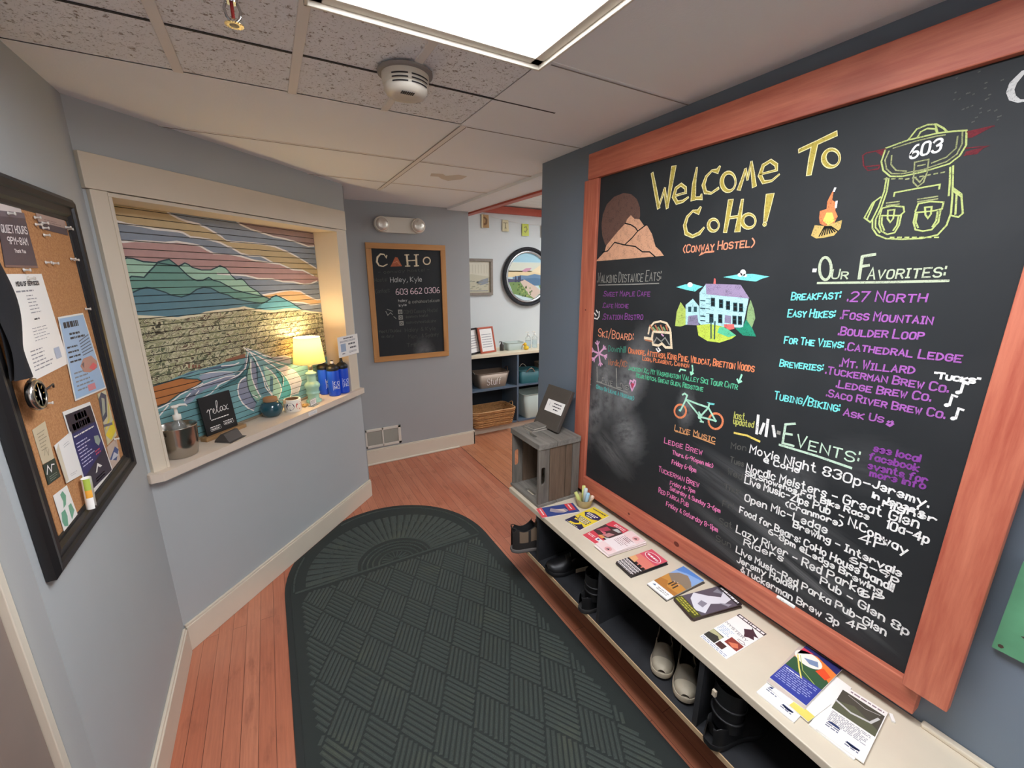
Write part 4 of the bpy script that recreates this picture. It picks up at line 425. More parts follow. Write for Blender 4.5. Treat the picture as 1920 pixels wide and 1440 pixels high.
MURAL=[('R','m_sky'),('P',[(-.5873,1.1256),(-.3157,1.1177),(-.32,1.096),(-.307,1.0794),(-.2646,1.0616),(-.2279,1.0541),(-.1725,1.0483),(-.1299,1.0342),(-.0829,1.0132),(-.0553,.9994),(-.0276,.9819),(-.031,.9849),(-.0044,.9786),(.079,.9812),(.2147,.98),(.2921,.972),(.3932,.9468),(.4677,.9202),(.5518,.8857),(.6291,.8531),(.7058,.8298),(.6964,.7712),(.5952,.8049),(.5011,.8384),(.4141,.8413),(.3108,.873),(.2355,.8786),(.1283,.8881),(.2606,.8793),(.1969,.9071),(.1744,.9136),(.1013,.9122),(.0469,.9219),(-.0098,.9496),(-.0142,.9477),(-.0687,.969),(-.126,.9792),(-.1747,.9832),(-.2219,.984),(-.2576,1.0004),(-.2853,1.0037),(-.3425,1.004),(-.3885,1.0037),(-.4258,1.0096),(-.4928,1.0131),(-.5259,1.0198),(-.5488,1.0248),(-.6075,1.0277)],'m_sand',1),('P',[(-.5473,.9387),(-.5201,.9399),(-.4755,.9467),(-.4134,.9486),(-.3475,.9491),(-.2943,.9573),(-.2149,.9508),(-.182,.9453),(-.1501,.9282),(-.1165,.9139),(-.0406,.9126),(-.0443,.9135),(.044,.9062),(.1283,.8881),(.2355,.8786),(.3108,.873),(.4141,.8413),(.5011,.8384),(.5952,.8049),(.6971,.7757),(.6942,.7577),(.6219,.7697),(.561,.753),(.4983,.7497),(.4069,.7657),(.319,.7688),(.2389,.7851),(.1424,.7875),(.0596,.8041),(-.0596,.8107),(-.113,.8138),(-.1013,.7955),(-.4011,.7961),(-.6446,.8477),(-.6271,.9329)],'m_rose',2),('P',[(.0373,1.0946),(.0744,1.0719),(.136,1.0541),(.207,1.0431),(.2919,1.0285),(.374,1.0238),(.4717,1.0115),(.5168,1.0025),(.5757,.9919),(.6301,.9975),(.7333,.9998),(.7689,1.2205),(.0467,1.1457)],'m_mauve',1),('P',[(.1542,.6952),(.2243,.7021),(.3201,.7127),(.3755,.715),(.455,.7063),(.511,.6786),(.5642,.6565),(.6082,.6454),(.6351,.6463),(.7107,.6425),(.7066,.6172),(.6375,.6189),(.59,.615),(.5383,.616),(.4666,.6333),(.3632,.6434),(.2971,.6733),(.2478,.6618),(.141,.6749)],'m_peach',2),('S',[(-.5488,1.0248),(-.5259,1.0198),(-.4928,1.0131),(-.4258,1.0096),(-.3885,1.0037),(-.3425,1.004),(-.2853,1.0037),(-.2576,1.0004),(-.2219,.984),(-.1747,.9832),(-.126,.9792),(-.0687,.969),(-.0142,.9477),(-.0098,.9496),(.0469,.9219),(.1013,.9122),(.1744,.9136),(.1969,.9071),(.2606,.8793)],'m_white',.009,7),('S',[(-.5473,.9387),(-.5201,.9399),(-.4755,.9467),(-.4134,.9486),(-.3475,.9491),(-.2943,.9573),(-.2149,.9508),(-.182,.9453),(-.1501,.9282),(-.1165,.9139),(-.0406,.9126),(-.0443,.9135),(.044,.9062),(.1283,.8881),(.2355,.8786),(.3108,.873),(.4141,.8413),(.5011,.8384),(.5952,.8049)],'m_white',.009,7),('S',[(-.32,1.096),(-.307,1.0794),(-.2646,1.0616),(-.2279,1.0541),(-.1725,1.0483),(-.1299,1.0342),(-.0829,1.0132),(-.0553,.9994),(-.0276,.9819),(-.031,.9849),(-.0044,.9786),(.079,.9812),(.2147,.98),(.2921,.972),(.3932,.9468),(.4677,.9202),(.5518,.8857),(.6291,.8531)],'m_white',.009,7),('S',[(.0373,1.0946),(.0744,1.0719),(.136,1.0541),(.207,1.0431),(.2919,1.0285),(.374,1.0238),(.4717,1.0115),(.5168,1.0025),(.5757,.9919),(.6301,.9975)],'m_white',.009,7),('S',[(-.113,.8138),(-.0596,.8107),(.0596,.8041),(.1424,.7875),(.2389,.7851),(.319,.7688),(.4069,.7657),(.4983,.7497),(.561,.753),(.6219,.7697)],'m_white',.009,7),('S',[(.1542,.6952),(.2243,.7021),(.3201,.7127),(.3755,.715),(.455,.7063),(.511,.6786),(.5642,.6565),(.6082,.6454),(.6351,.6463)],'m_white',.009,7),('S',[(.2971,.6733),(.3632,.6434),(.4666,.6333),(.5383,.616),(.59,.615),(.6375,.6189)],'m_white',.009,7),('P',[(-.6199,.8586),(-.5442,.8637),(-.5205,.8759),(-.4954,.8736),(-.458,.8624),(-.4,.8599),(-.3067,.8461),(-.2749,.8621),(-.2567,.8549),(-.2425,.8428),(-.1969,.8309),(-.1468,.8316),(-.1149,.8436),(-.0903,.8541),(-.0614,.8429),(-.0346,.816),(-.0494,.8227),(-.0257,.7988),(-.008,.783),(.0265,.7881),(.0417,.7773),(.0708,.7444),(.1204,.7172),(.1444,.6937),(.1943,.6743),(.1868,.5474),(-.157,.5806),(-.3622,.5942),(-.6324,.6156)],'m_mint',3),('P',[(-.6396,.7629),(-.5444,.7828),(-.5179,.8005),(-.5,.7991),(-.4685,.7962),(-.4414,.8219),(-.4178,.8423),(-.3966,.8629),(-.3688,.8711),(-.3454,.8763),(-.3256,.8606),(-.3044,.8416),(-.2756,.8082),(-.2527,.7895),(-.2275,.7798),(-.1994,.7812),(-.1645,.7956),(-.1417,.7807),(-.1057,.772),(-.0558,.7455),(-.0301,.7309),(.0426,.7107),(.1529,.6877),(.2081,.6677),(.156,.6512),(.1479,.5512),(-.157,.5806),(-.3622,.5942),(-.6324,.6156)],'m_green',4),('P',[(-.6133,.709),(-.5403,.7276),(-.4975,.7458),(-.4661,.7535),(-.4342,.7455),(-.3908,.7293),(-.3692,.7165),(-.3214,.7052),(-.2806,.7145),(-.2388,.7385),(-.2024,.7472),(-.1636,.743),(-.1162,.7164),(-.079,.7064),(-.0715,.7044),(-.0347,.6835),(.043,.6651),(.1363,.6485),(.1194,.554),(-.157,.5806),(-.3622,.5942),(-.6324,.6156)],'m_tealmt',5),('P',[(.136,.6466),(.1763,.6558),(.2095,.6755),(.2526,.6893),(.2918,.6736),(.3629,.6414),(.4588,.5864),(.448,.5222),(.0029,.5652),(.0174,.6446)],'m_bluemt',5),('S',[(-.6199,.8586),(-.5442,.8637),(-.5205,.8759),(-.4954,.8736),(-.458,.8624),(-.4,.8599),(-.3067,.8461),(-.2749,.8621),(-.2567,.8549),(-.2425,.8428),(-.1969,.8309),(-.1468,.8316),(-.1149,.8436),(-.0903,.8541),(-.0614,.8429),(-.0346,.816),(-.0494,.8227),(-.0257,.7988),(-.008,.783),(.0265,.7881),(.0417,.7773),(.0708,.7444),(.1204,.7172),(.1444,.6937),(.1943,.6743)],'m_ink',.006,7),('S',[(-.6396,.7629),(-.5444,.7828),(-.5179,.8005),(-.5,.7991),(-.4685,.7962),(-.4414,.8219),(-.4178,.8423),(-.3966,.8629),(-.3688,.8711),(-.3454,.8763),(-.3256,.8606),(-.3044,.8416),(-.2756,.8082),(-.2527,.7895),(-.2275,.7798),(-.1994,.7812),(-.1645,.7956),(-.1417,.7807),(-.1057,.772),(-.0558,.7455),(-.0301,.7309),(.0426,.7107),(.1529,.6877),(.2081,.6677),(.156,.6512)],'m_ink',.006,7),('S',[(-.6133,.709),(-.5403,.7276),(-.4975,.7458),(-.4661,.7535),(-.4342,.7455),(-.3908,.7293),(-.3692,.7165),(-.3214,.7052),(-.2806,.7145),(-.2388,.7385),(-.2024,.7472),(-.1636,.743),(-.1162,.7164),(-.079,.7064),(-.0715,.7044),(-.0347,.6835),(.043,.6651),(.1363,.6485)],'m_ink',.006,7),('S',[(.136,.6466),(.1763,.6558),(.2095,.6755),(.2526,.6893),(.2918,.6736),(.3629,.6414),(.4588,.5864)],'m_ink',.006,7),('P',[(-.6275,.6397),(-.5438,.6336),(-.4887,.6267),(-.4418,.6201),(-.4131,.616),(-.3594,.608),(-.3104,.6115),(-.2417,.6152),(-.2119,.6227),(-.1484,.6262),(-.0899,.627),(-.028,.6296),(.0144,.6284),(-.0486,.6311),(.0154,.6338),(.066,.6192),(.1475,.6037),(.2259,.5957),(.3005,.6002),(.3836,.5962),(.458,.5822),(.5303,.5678),(.6268,.5534),(.7307,.5426),(.6817,.2349),(.2938,.3053),(.2363,.3241),(.1774,.3202),(.1117,.3484),(.0511,.3845),(-.0166,.411),(-.0147,.3727),(-.0788,.3543),(-.1605,.3553),(-.2196,.3492),(-.3447,.348),(-.4125,.3365),(-.477,.3228),(-.4709,.3229),(-.5448,.3177),(-.6258,.3176)],'m_forest',6),('S',[(-.6275,.6397),(-.5438,.6336),(-.4887,.6267),(-.4418,.6201),(-.4131,.616),(-.3594,.608),(-.3104,.6115),(-.2417,.6152),(-.2119,.6227),(-.1484,.6262),(-.0899,.627),(-.028,.6296),(.0144,.6284),(-.0486,.6311),(.0154,.6338),(.066,.6192),(.1475,.6037),(.2259,.5957),(.3005,.6002),(.3836,.5962),(.458,.5822),(.5303,.5678),(.6268,.5534),(.7307,.5426)],'m_cream',.012,8),('P',[(.6817,.2349),(.2938,.3053),(.2363,.3241),(.1774,.3202),(.1117,.3484),(.0511,.3845),(-.0166,.411),(-.0147,.3727),(-.0788,.3543),(-.1605,.3553),(-.2196,.3492),(-.3447,.348),(-.4125,.3365),(-.477,.3228),(-.4709,.3229),(-.5448,.3177),(-.6258,.3176),(-.6916,-.0082),(.5911,-.3351)],'m_water',6),('P',[(-.6108,.3271),(-.5448,.3177),(-.4648,.323),(-.3949,.3276),(-.3768,.32),(-.3187,.3048),(-.2976,.2859),(-.3323,.2703),(-.3813,.2625),(-.4223,.2533),(-.4637,.2352),(-.4905,.2234),(-.5446,.2188),(-.6307,.2286)],'m_dirt',8),('S',[(-.6108,.3271),(-.5448,.3177),(-.4648,.323),(-.3949,.3276),(-.3771,.3184),(-.319,.3031),(-.2976,.2859),(-.3323,.2703),(-.3813,.2625),(-.4223,.2533),(-.4637,.2352),(-.4905,.2234),(-.5446,.2188),(-.6307,.2286)],'m_ink',.005,9),('P',[(-.1496,.3713),(-.0266,.3805),(-.026,.3595),(-.1114,.3586),(-.1515,.3608)],'m_brick',8),('P',[(-.3514,.3827),(-.3421,.3825),(-.3455,.3649),(-.3548,.3651)],'m_brick',8),('P',[(-.332,.3788),(-.3225,.3786),(-.3259,.3608),(-.3354,.3611)],'m_brick',8),('P',[(-.3188,.3762),(-.3092,.376),(-.3126,.358),(-.3223,.3583)],'m_brick',8),('P',[(-.3021,.3729),(-.2924,.3726),(-.2958,.3545),(-.3056,.3548)],'m_brick',8),('P',[(-.3934,.3355),(-.3524,.3429),(-.2683,.3453),(-.1548,.3433),(-.0822,.3362),(-.1011,.3251),(-.1965,.3302),(-.3044,.3427),(-.3607,.3347)],'m_navy',7),('P',[(-.3101,.3131),(-.2728,.3219),(-.1766,.3115),(-.1084,.2855),(-.0453,.3023),(-.0233,.3742),(-.0235,.3247),(-.0571,.2857),(-.1257,.2819),(-.2426,.2869),(-.2983,.2826)],'m_greyblue',7),('P',[(-.2968,.2718),(-.2246,.2827),(-.1467,.2793),(-.0675,.2765),(-.1097,.2558),(-.2114,.2507),(-.2881,.2415),(-.349,.2195),(-.4045,.2114),(-.3932,.2353),(-.3557,.2557)],'m_slate',8),('P',[(-.4032,.2178),(-.373,.2365),(-.324,.2405),(-.3463,.2153),(-.3664,.2003),(-.4082,.1922)],'m_greyblue',8),('P',[(-.1376,.2623),(-.0102,.349),(-.0251,.2671),(-.1016,.2311),(-.1981,.2181),(-.2376,.2139),(-.1752,.2343)],'m_tealdark',7),('P',[(-.1047,.195),(-.0928,.2207),(-.067,.2432),(-.0437,.2506),(-.0398,.2108),(-.037,.1643),(-.0179,.1226),(-.0009,.0875),(-.0238,.047),(-.0457,.0539),(-.0919,.1076),(-.1052,.1536)],'m_slate',8),('P',[(-.033,.2482),(-.0134,.3149),(.0063,.3401),(-.0068,.2683),(-.0001,.2209),(.0098,.1686),(.0369,.1209),(.0141,.0831),(-.0173,.1258),(-.0348,.1769),(-.0411,.2242)],'m_sage',8),('P',[(.0136,.3387),(.0308,.3061),(.034,.2593),(.024,.1817),(.0304,.1295),(.0098,.1686),(-.0001,.2209),(-.0031,.2675)],'m_slate',8),('P',[(.033,.3187),(.0565,.2744),(.0681,.2046),(.0829,.1497),(.1126,.1036),(.0518,.1134),(.031,.1327),(.024,.1817),(.0302,.2601)],'m_tealmt',8),('P',[(.0843,.2954),(.1402,.236),(.176,.1931),(.194,.1174),(.1739,.0796),(.151,.0502),(.1248,.1002),(.1006,.1555),(.0873,.2205)],'m_mint',8),('P',[(.1245,.2189),(.1438,.2075),(.1284,.1204),(.1137,.1103),(.1081,.1502)],'m_tealmt',9),('P',[(.1686,.2507),(.2402,.1997),(.2711,.1343),(.2729,.0895),(.2565,.0494),(.1697,.0556),(.1968,.1203),(.1821,.1775)],'m_aqua',8),('P',[(.1849,.2438),(.2587,.2532),(.2926,.2318),(.3463,.1759),(.3692,.1329),(.3448,.0782),(.3254,.053),(.2623,.0552),(.2741,.0966),(.2572,.1633),(.2238,.2106)],'m_lightgrey',8),('P',[(.1173,.3427),(.1804,.3176),(.2429,.3202),(.2954,.3035),(.2974,.2599),(.2528,.2723),(.1697,.3058)],'m_greyblue',8),('S',[(-.0173,.4073),(-.0034,.386),(-.0215,.3358),(-.0368,.3005),(-.0853,.2729),(-.1506,.258),(-.2201,.2456)],'m_white',.006,10),('S',[(-.0564,.2893),(-.1111,.2936),(-.1807,.3106),(-.2437,.3208),(-.3008,.3247)],'m_white',.005,10),('S',[(-.1104,.2747),(-.1666,.2801),(-.2452,.2733),(-.2974,.2685),(-.342,.2556)],'m_white',.005,10),('S',[(-.2961,.2751),(-.3329,.267),(-.3756,.2576),(-.4168,.2485),(-.4453,.2332),(-.4755,.2222),(-.5133,.2141),(-.546,.2113)],'m_white',.006,10),('S',[(-.4802,.2138),(-.5194,.1836),(-.5435,.1657)],'m_white',.006,10),('S',[(-.2128,.2438),(-.264,.2138),(-.3243,.2022)],'m_white',.005,10),('S',[(-.3234,.2438),(-.3438,.2285)],'m_white',.005,10),('S',[(-.3685,.2421),(-.3951,.2256),(-.4039,.2146)],'m_white',.005,10),('S',[(-.0733,.3382),(-.1038,.3331),(-.1789,.341)],'m_white',.006,10),('S',[(-.0281,.416),(.01,.3812),(.0365,.3377),(.0576,.2808),(.0716,.2241),(.0768,.1616),(.0959,.129),(.1195,.0946),(.151,.0502)],'m_white',.006,10),('S',[(.0394,.3109),(.0576,.2808),(.0739,.2371),(.0882,.1793),(.108,.1258),(.1207,.1014)],'m_white',.005,10),('S',[(-.0251,.4124),(.0204,.3762),(.0691,.3447),(.1115,.3102),(.1632,.2692),(.2163,.2194),(.2533,.1678),(.2732,.119),(.274,.0818),(.2565,.0494)],'m_white',.006,10),('S',[(-.0043,.4058),(.0444,.3818),(.0941,.3502),(.1519,.3263),(.2162,.3215),(.2605,.317),(.304,.2984)],'m_white',.006,10),('S',[(.0685,.3416),(.1281,.3103),(.192,.2842),(.2671,.2479),(.3262,.2027),(.3625,.1534),(.368,.1256),(.346,.0855),(.3254,.053)],'m_white',.005,10),('S',[(.1017,.2784),(.1373,.2436),(.1682,.1984),(.1902,.1471),(.1956,.1134),(.1739,.0796),(.151,.0502)],'m_white',.007,10),('S',[(.0068,.3432),(-.0045,.2808),(-.0052,.2352),(.0053,.1865),(.0208,.1422),(.0352,.1112)],'m_white',.007,10),('S',[(-.0437,.2506),(-.0746,.2418),(-.0962,.2216),(-.1075,.1894),(-.1069,.154),(-.0914,.1107),(-.0614,.0721),(-.0278,.0466)],'m_white',.008,10),('S',[(.2107,.2135),(.2234,.182),(.2106,.1348)],'m_white',.005,10),('S',[(-.0187,.1395),(.0118,.1143)],'m_white',.005,10),('S',[(-.0355,.2552),(-.0411,.2242),(-.0383,.1778),(-.0246,.1279),(-.0015,.0843)],'m_ink',.005,10),('S',[(-.0038,.3676),(-.0098,.3142),(-.0321,.2738),(-.0437,.2506)],'m_ink',.005,10),('S',[(-.0048,.3786),(-.0129,.3341),(-.0591,.2746),(-.115,.2495),(-.2154,.2299)],'m_ink',.005,10),('S',[(.0221,.3436),(.0409,.2975),(.0297,.2138)],'m_ink',.005,10),('S',[(.1758,.2422),(.2115,.1919),(.2087,.1496)],'m_ink',.005,10),('S',[(.1161,.3362),(.1625,.314),(.2361,.3073)],'m_ink',.005,10)]
# ================================================================== SETTING
CZ=2.31                                   # ceiling height
WA=math.atan2(.7153,.6988)                # the angled window wall runs at about 46 degrees
WD=Vector((.6988,.7153,0)); WN=Vector((.7153,-.6988,0)); W0=Vector((-.537,2.151,0)); WL=1.508
# floor
b=MB(); b.add([(-1.2,-3,0),(1.548,-3,0),(1.548,4.5,0),(-1.2,4.5,0)],[(0,1,2,3)],'floor_planks'); fl=struct(b.build('floor'))
b=MB(); b.add([(1.552,2.0,0),(4.6,2.0,0),(4.6,4.5,0),(1.552,4.5,0)],[(0,1,2,3)],'floor_planks_hall'); struct(b.build('floor_hall'))
b=MB(); b.box((1.545,2.1,-.01),(1.555,3.82,-.001),'slot_dark'); struct(b.build('trim_floor_seam'))
# left wall with the pin board, then the door recess nearer the camera
b=MB(); b.box((-.70,1.225,0),(-.53,2.16,CZ+.1),'wall_paint'); struct(b.build('wall_left'))
b=MB(); b.box((-.75,-3,0),(-.585,.22,CZ+.1),'wall_paint'); b.box((-.75,.22,2.08),(-.585,1.225,CZ+.1),'wall_paint'); struct(b.build('wall_left_near'))
M('door_brown','8a7a70',.5,var=.05,scale=6)
d=MB(); d.box((-.62,.27,.01),(-.5855,1.199,2.05),'door_brown')
for z0,z1 in ((.2,.95),(1.1,1.9)):
    for y0,y1 in ((.37,.66),(.77,1.06)): d.box((-.59,y0,z0),(-.582,y1,z1),'door_brown')
dr=struct(d.build('door_1',bevel=.003))
d=MB(); d.lathe([(0,0),(.024,.006),(.03,.03),(.012,.045),(.012,.06)],M('brushed_metal','a8a49c',.3,1),20,mat=Matrix.Translation((-.52,.35,1.0))@Matrix.Rotation(-PI/2,4,'Y')); d.build('door_handle',dr)
d=MB(); d.box((-.60,1.20,0),(-.572,1.2245,2.09),'trim_cream'); d.box((-.60,.22,0),(-.572,.265,2.09),'trim_cream'); d.box((-.60,.266,2.05),(-.572,1.1995,2.09),'trim_cream'); struct(d.build('trim_1',bevel=.002))
# the angled wall with the hatch: solid below, above and beside the opening
def wframe(o): o.location=W0; o.rotation_euler=(0,0,WA); return o
b=MB()
U0,U1,ZB,ZT=.085,1.372,.885,2.0
b.box((-.02,0,0),(WL,.30,ZB),'wall_paint'); b.box((-.02,0,ZT+.014),(WL,.30,CZ+.1),'wall_paint')
b.box((-.02,0,ZB),(U0-.0115,.30,ZT+.014),'wall_paint'); b.box((U1+.0115,0,ZB),(WL,.30,ZT+.014),'wall_paint'); b.box((U0-.0115,.239,ZB),(U1+.0115,.30,ZT+.014),'wall_paint')
wframe(struct(b.build('wall_angled')))
b=MB(); b.box((.40,3.30,0),(.535,3.84,CZ+.1),'back_paint'); struct(b.build('wall_return'))
b=MB(); b.box((.40,3.825,0),(1.70,3.96,CZ+.1),'back_paint'); struct(b.build('wall_back'))
b=MB(); b.box((1.385,-3,0),(1.53,2.11,CZ+.2),'wall_dark_paint'); struct(b.build('wall_right'))
b=MB(); b.box((1.0,4.38,0),(4.6,4.5,2.7),'hall_paint'); struct(b.build('wall_hall_back'))
b=MB(); b.box((4.5,2.0,0),(4.6,4.5,2.7),'hall_paint'); struct(b.build('wall_hall_right'))
b=MB(); b.box((1.53,2.0,0),(4.6,2.1,2.7),'hall_paint'); struct(b.build('wall_hall_near'))

# baseboards
def bboard(b,u0,u1,h=.143,t=.016,y=0):
    b.box((u0,y-t,0),(u1,y,h-.012),'trim_cream'); b.box((u0,y-t+.005,h-.012),(u1,y,h),'trim_cream')
b=MB(); bboard(b,.012,WL+.012); wframe(struct(b.build('baseboard_angled',bevel=.003)))
b=MB(); b.box((-.53,1.225,0),(-.514,2.14,.131),'trim_cream'); b.box((-.53,1.225,.131),(-.519,2.135,.143),'trim_cream'); struct(b.build('baseboard_left',bevel=.003))
b=MB(); bboard(b,.535,1.715,.148,.016,3.825); b.box((1.70,3.809,0),(1.716,3.96,.146),'trim_cream'); b.tube([(.55,3.80,.008),(1.53,3.80,.008)],.011,'trim_cream',10); struct(b.build('baseboard_back',bevel=.002))
# ceiling
b=MB()
b.add([(-1.2,-3,CZ+.006),(.76,-3,CZ+.006),(.76,1.765,CZ+.006),(-1.2,1.765,CZ+.006)],[(3,2,1,0)],'ceiling_fissured'); b.add([(.76,-3,CZ+.004),(1.55,-3,CZ+.004),(1.55,1.765,CZ+.004),(.76,1.765,CZ+.004)],[(3,2,1,0)],'ceiling_plain')
b.add([(-1.2,1.765,CZ+.004),(1.72,1.765,CZ+.004),(1.72,4.0,CZ+.004),(-1.2,4.0,CZ+.004)],[(3,2,1,0)],'ceiling_plain')
b.box((-1.2,-3.1,CZ+.03),(1.9,4.0,CZ+.09),'ceiling_plain')
ce=struct(b.build('ceiling'))
g=MB()
for x in (-.155,.15,.455):                       # wide flat bars between the fissured panels
    if x==.455: g.box((x-.012,1.18,CZ),(x+.012,1.765,CZ+.02),'ceiling_bar')
    else: g.box((x-.013,-3,CZ),(x+.013,1.765,CZ+.02),'ceiling_bar')
g.box((.763,1.765,CZ),(.787,3.3,CZ+.02),'ceiling_bar')
for y in (2.39,3.0): g.box((-.4,y-.006,CZ+.001),(1.49,y+.006,CZ+.02),'ceiling_bar')
g.box((.77,1.76,CZ+.003),(1.385,1.772,CZ+.02),'ceiling_plain'); g.box((.76,1.155,CZ+.003),(1.385,1.167,CZ+.02),'ceiling_plain')
g.build('ceiling_grid',ce,bevel=.0015)
g=MB()
for y in (1.475,): 
    g.box((-.53,y-.004,CZ+.0035),(1.02,y+.004,CZ+.0058),'slot_dark')
for y in (2.398,3.008): g.box((-.4,y-.0015,CZ+.0003),(1.49,y+.0015,CZ+.002),M('joint_grey','8d857f',.8))
for x in (.789,.7615): g.box((x-.001,1.78,CZ+.0003),(x+.001,3.2,CZ+.002),'joint_grey')
for y in (1.7735,1.1685): g.box((.79,y-.0015,CZ+.0003),(1.384,y+.0015,CZ+.002),'joint_grey')
g.build('ceiling_groove',ce)
b=MB(); b.poly([(0,0)]*0 or [(.0,.01),(.05,.018),(.08,.008),(.12,.03),(.17,.028),(.18,0),(.14,-.03),(.09,-.02),(.06,-.008),(.02,-.012)],M('water_stain','d2cabf',.9),1)
st=b.build('ceiling_stain',ce); st.rotation_euler=(PI/2,0,.1); st.location=(.93,2.66,CZ+.0035); st.scale=(1.25,1,3.2)
b=MB(); b.box((1.49,2.0,2.296),(1.722,4.38,2.45),'ceiling_plain'); struct(b.build('trim_header'))
b=MB(); b.box((1.7225,2.1,2.282),(1.785,4.335,2.40),'beam_red_long'); struct(b.build('trim_red_beam',bevel=.002))
b=MB(); b.box((1.7225,4.335,2.385),(4.5,4.38,2.458),'beam_red'); struct(b.build('trim_red_crown',bevel=.002))
b=MB()
b.box((1.722,2.0,2.475),(4.6,4.5,2.55),M('ceiling_white','e6e4de',.7))
for i in range(16): b.box((1.765,2.1+i*.145,2.468),(4.5,2.1+i*.145+.138,2.476),'ceiling_white')
struct(b.build('ceiling_hall'))
# the hatch: casing, lining and sill
w=wframe(struct(MB().box((.008,-.022,2.019),(1.482,0,2.14),'casing_cream').build('window_1',bevel=.002)))
b=MB(); b.box((.020,-.02,ZB+.02),(.078,0,2.018),'casing_cream'); b.build('casing',w,bevel=.002)
b=MB(); b.box((1.379,-.02,ZB+.02),(1.475,0,2.018),'casing_cream'); b.build('casing',w,bevel=.002)
b=MB(); b.box((U0-.012,-.024,ZB),(U0,.24,ZT),'casing_cream'); b.box((U1,-.024,ZB),(U1+.012,.24,ZT),'casing_cream'); b.box((U0-.012,-.024,ZT),(U1+.012,.24,ZT+.015),'casing_cream'); b.build('jamb',w,bevel=.002)
b=MB(); b.prism([(-.005,.0),(-.005,-.03),(.03,-.058),(1.475,-.058),(1.475,0),(U1,0),(U1,.20),(U0,.20),(U0,0)],.877,.915,M('sill_paint','d8c8b6',.5,var=.03,scale=12)); b.build('sill',w,bevel=.003)
# shutter painted with mountains, made of slats with a dark groove between
PITCH_S,G0=.03275,1.0776
def slat_depth(z):
    k=(z-G0)/PITCH_S; d=abs(k-round(k))*PITCH_S
    return .005*max(0,1-d/.0024)
def clip(bm,co,no):
    bmesh.ops.bisect_plane(bm,geom=bm.verts[:]+bm.edges[:]+bm.faces[:],plane_co=co,plane_no=no,clear_outer=True)
M('groove_dark','2a2724',.8)
def mural():
    A0,A1,B0,B1=-.643,.640,.012,1.084
    bm_all=bmesh.new(); mats=[]; 
    def slot(m):
        if m not in mats: mats.append(m)
        return mats.index(m)
    for e in MURAL:
        t=MB()
        if e[0]=='R': t.rect(A0,B0,A1,B1,e[1],0)
        elif e[0]=='P': t.poly(list(e[1]),e[2],e[3])
        else: t.stroke(list(e[1]),e[3],e[2],e[4])
        if not t.f: continue
        t.map=None
        bm=bmesh.new(); vs=[bm.verts.new(p) for p in t.v]
        for f,k in zip(t.f,t.mi):
            try: q=bm.faces.new([vs[i] for i in f]); q.material_index=slot(t.ms[k])
            except ValueError: pass
        clip(bm,(A0,0,0),(-1,0,0)); clip(bm,(A1,0,0),(1,0,0)); clip(bm,(0,0,B0),(0,0,-1)); clip(bm,(0,0,B1),(0,0,1))
        big=[f for f in bm.faces if len(f.verts)>4]
        if big: bmesh.ops.triangulate(bm,faces=big)
        if bm.verts:
            lo=min(v.co.z for v in bm.verts); hi=max(v.co.z for v in bm.verts)
            k=math.ceil((lo-.003-G0)/PITCH_S)
            while G0+k*PITCH_S<hi+.003:
                z=G0+k*PITCH_S
                for dz in (-.0024,-.0013,0,.0013,.0024):
                    if lo<z+dz<hi: bmesh.ops.bisect_plane(bm,geom=bm.verts[:]+bm.edges[:]+bm.faces[:],plane_co=(0,0,z+dz),plane_no=(0,0,1))
                k+=1
            for v in bm.verts: v.co.y+=slat_depth(v.co.z)
            gd=slot('groove_dark')
            for f in bm.faces:
                z=f.calc_center_median().z; q=(z-G0)/PITCH_S
                if abs(q-round(q))*PITCH_S<.0013: f.material_index=gd
        me=bpy.data.meshes.new('tmp'); bm.to_mesh(me); bm_all.from_mesh(me); bm.free(); bpy.data.meshes.remove(me)
    me=bpy.data.meshes.new('painted_slats'); bm_all.normal_update(); bm_all.to_mesh(me); bm_all.free()
    for m in mats: me.materials.append(MATS[m] if isinstance(m,str) else m)
    o=bpy.data.objects.new('painted_slats',me); COL.objects.link(o); return o
sh=thing('roller_shutter','closed slatted shutter painted with mountains, forest and a flowing river','shutter',W0+WD*.73-WN*.155+Vector((0,0,.915)),WA)
ms=mural(); ms.parent=sh
b=MB(); b.box((-.643,.003,.0),(.640,.02,1.084),M('shutter_back','4a4640',.7)); b.build('backing',sh)
b=MB(); b.box((-.643,-.012,.0),(.640,.003,.013),M('shutter_bar','8d7f6a',.5)); b.build('bottom_bar',sh,bevel=.002)
# ================================================================== CEILING THINGS
def fixture(x0,x1,y0,y1,label,strength,z=CZ):
    t=thing('ceiling_light',label,'ceiling light',((x0+x1)/2,(y0+y1)/2,z)); hx,hy=(x1-x0)/2,(y1-y0)/2
    f=MB(); k=.03
    for a,c in (((-hx,-hy),(hx,-hy+k)),((-hx,hy-k),(hx,hy)),((-hx,-hy),(-hx+k,hy)),((hx-k,-hy),(hx,hy))): f.box((*a,-.012),(*c,.004),'white_plastic')
    for a,c in (((-hx-.008,-hy-.008),(hx+.008,-hy)),((-hx-.008,hy),(hx+.008,hy+.008)),((-hx-.008,-hy-.008),(-hx,hy+.008)),((hx,-hy-.008),(hx+.008,hy+.008))): f.box((*a,-.022),(*c,.004),'white_plastic')
    f.build('frame',t,bevel=.002)
    n='diffuser_%d'%int(strength*10); M(n,'f5f8ff',.5,emit=strength)
    MB().box((-hx+k,-hy+k,-.006),(hx-k,hy-k,.0),n).build('diffuser',t)
    return t
fixture(.15,.745,-.06,1.165,'bright white fluorescent panel set in the ceiling above the chalkboard',PANEL_STRENGTH)
fixture(.15,.745,-2.5,-1.28,'unseen fill light panel added in the ceiling behind the viewer',PANEL_STRENGTH*.25)  # added out of view, only to fill the room with light
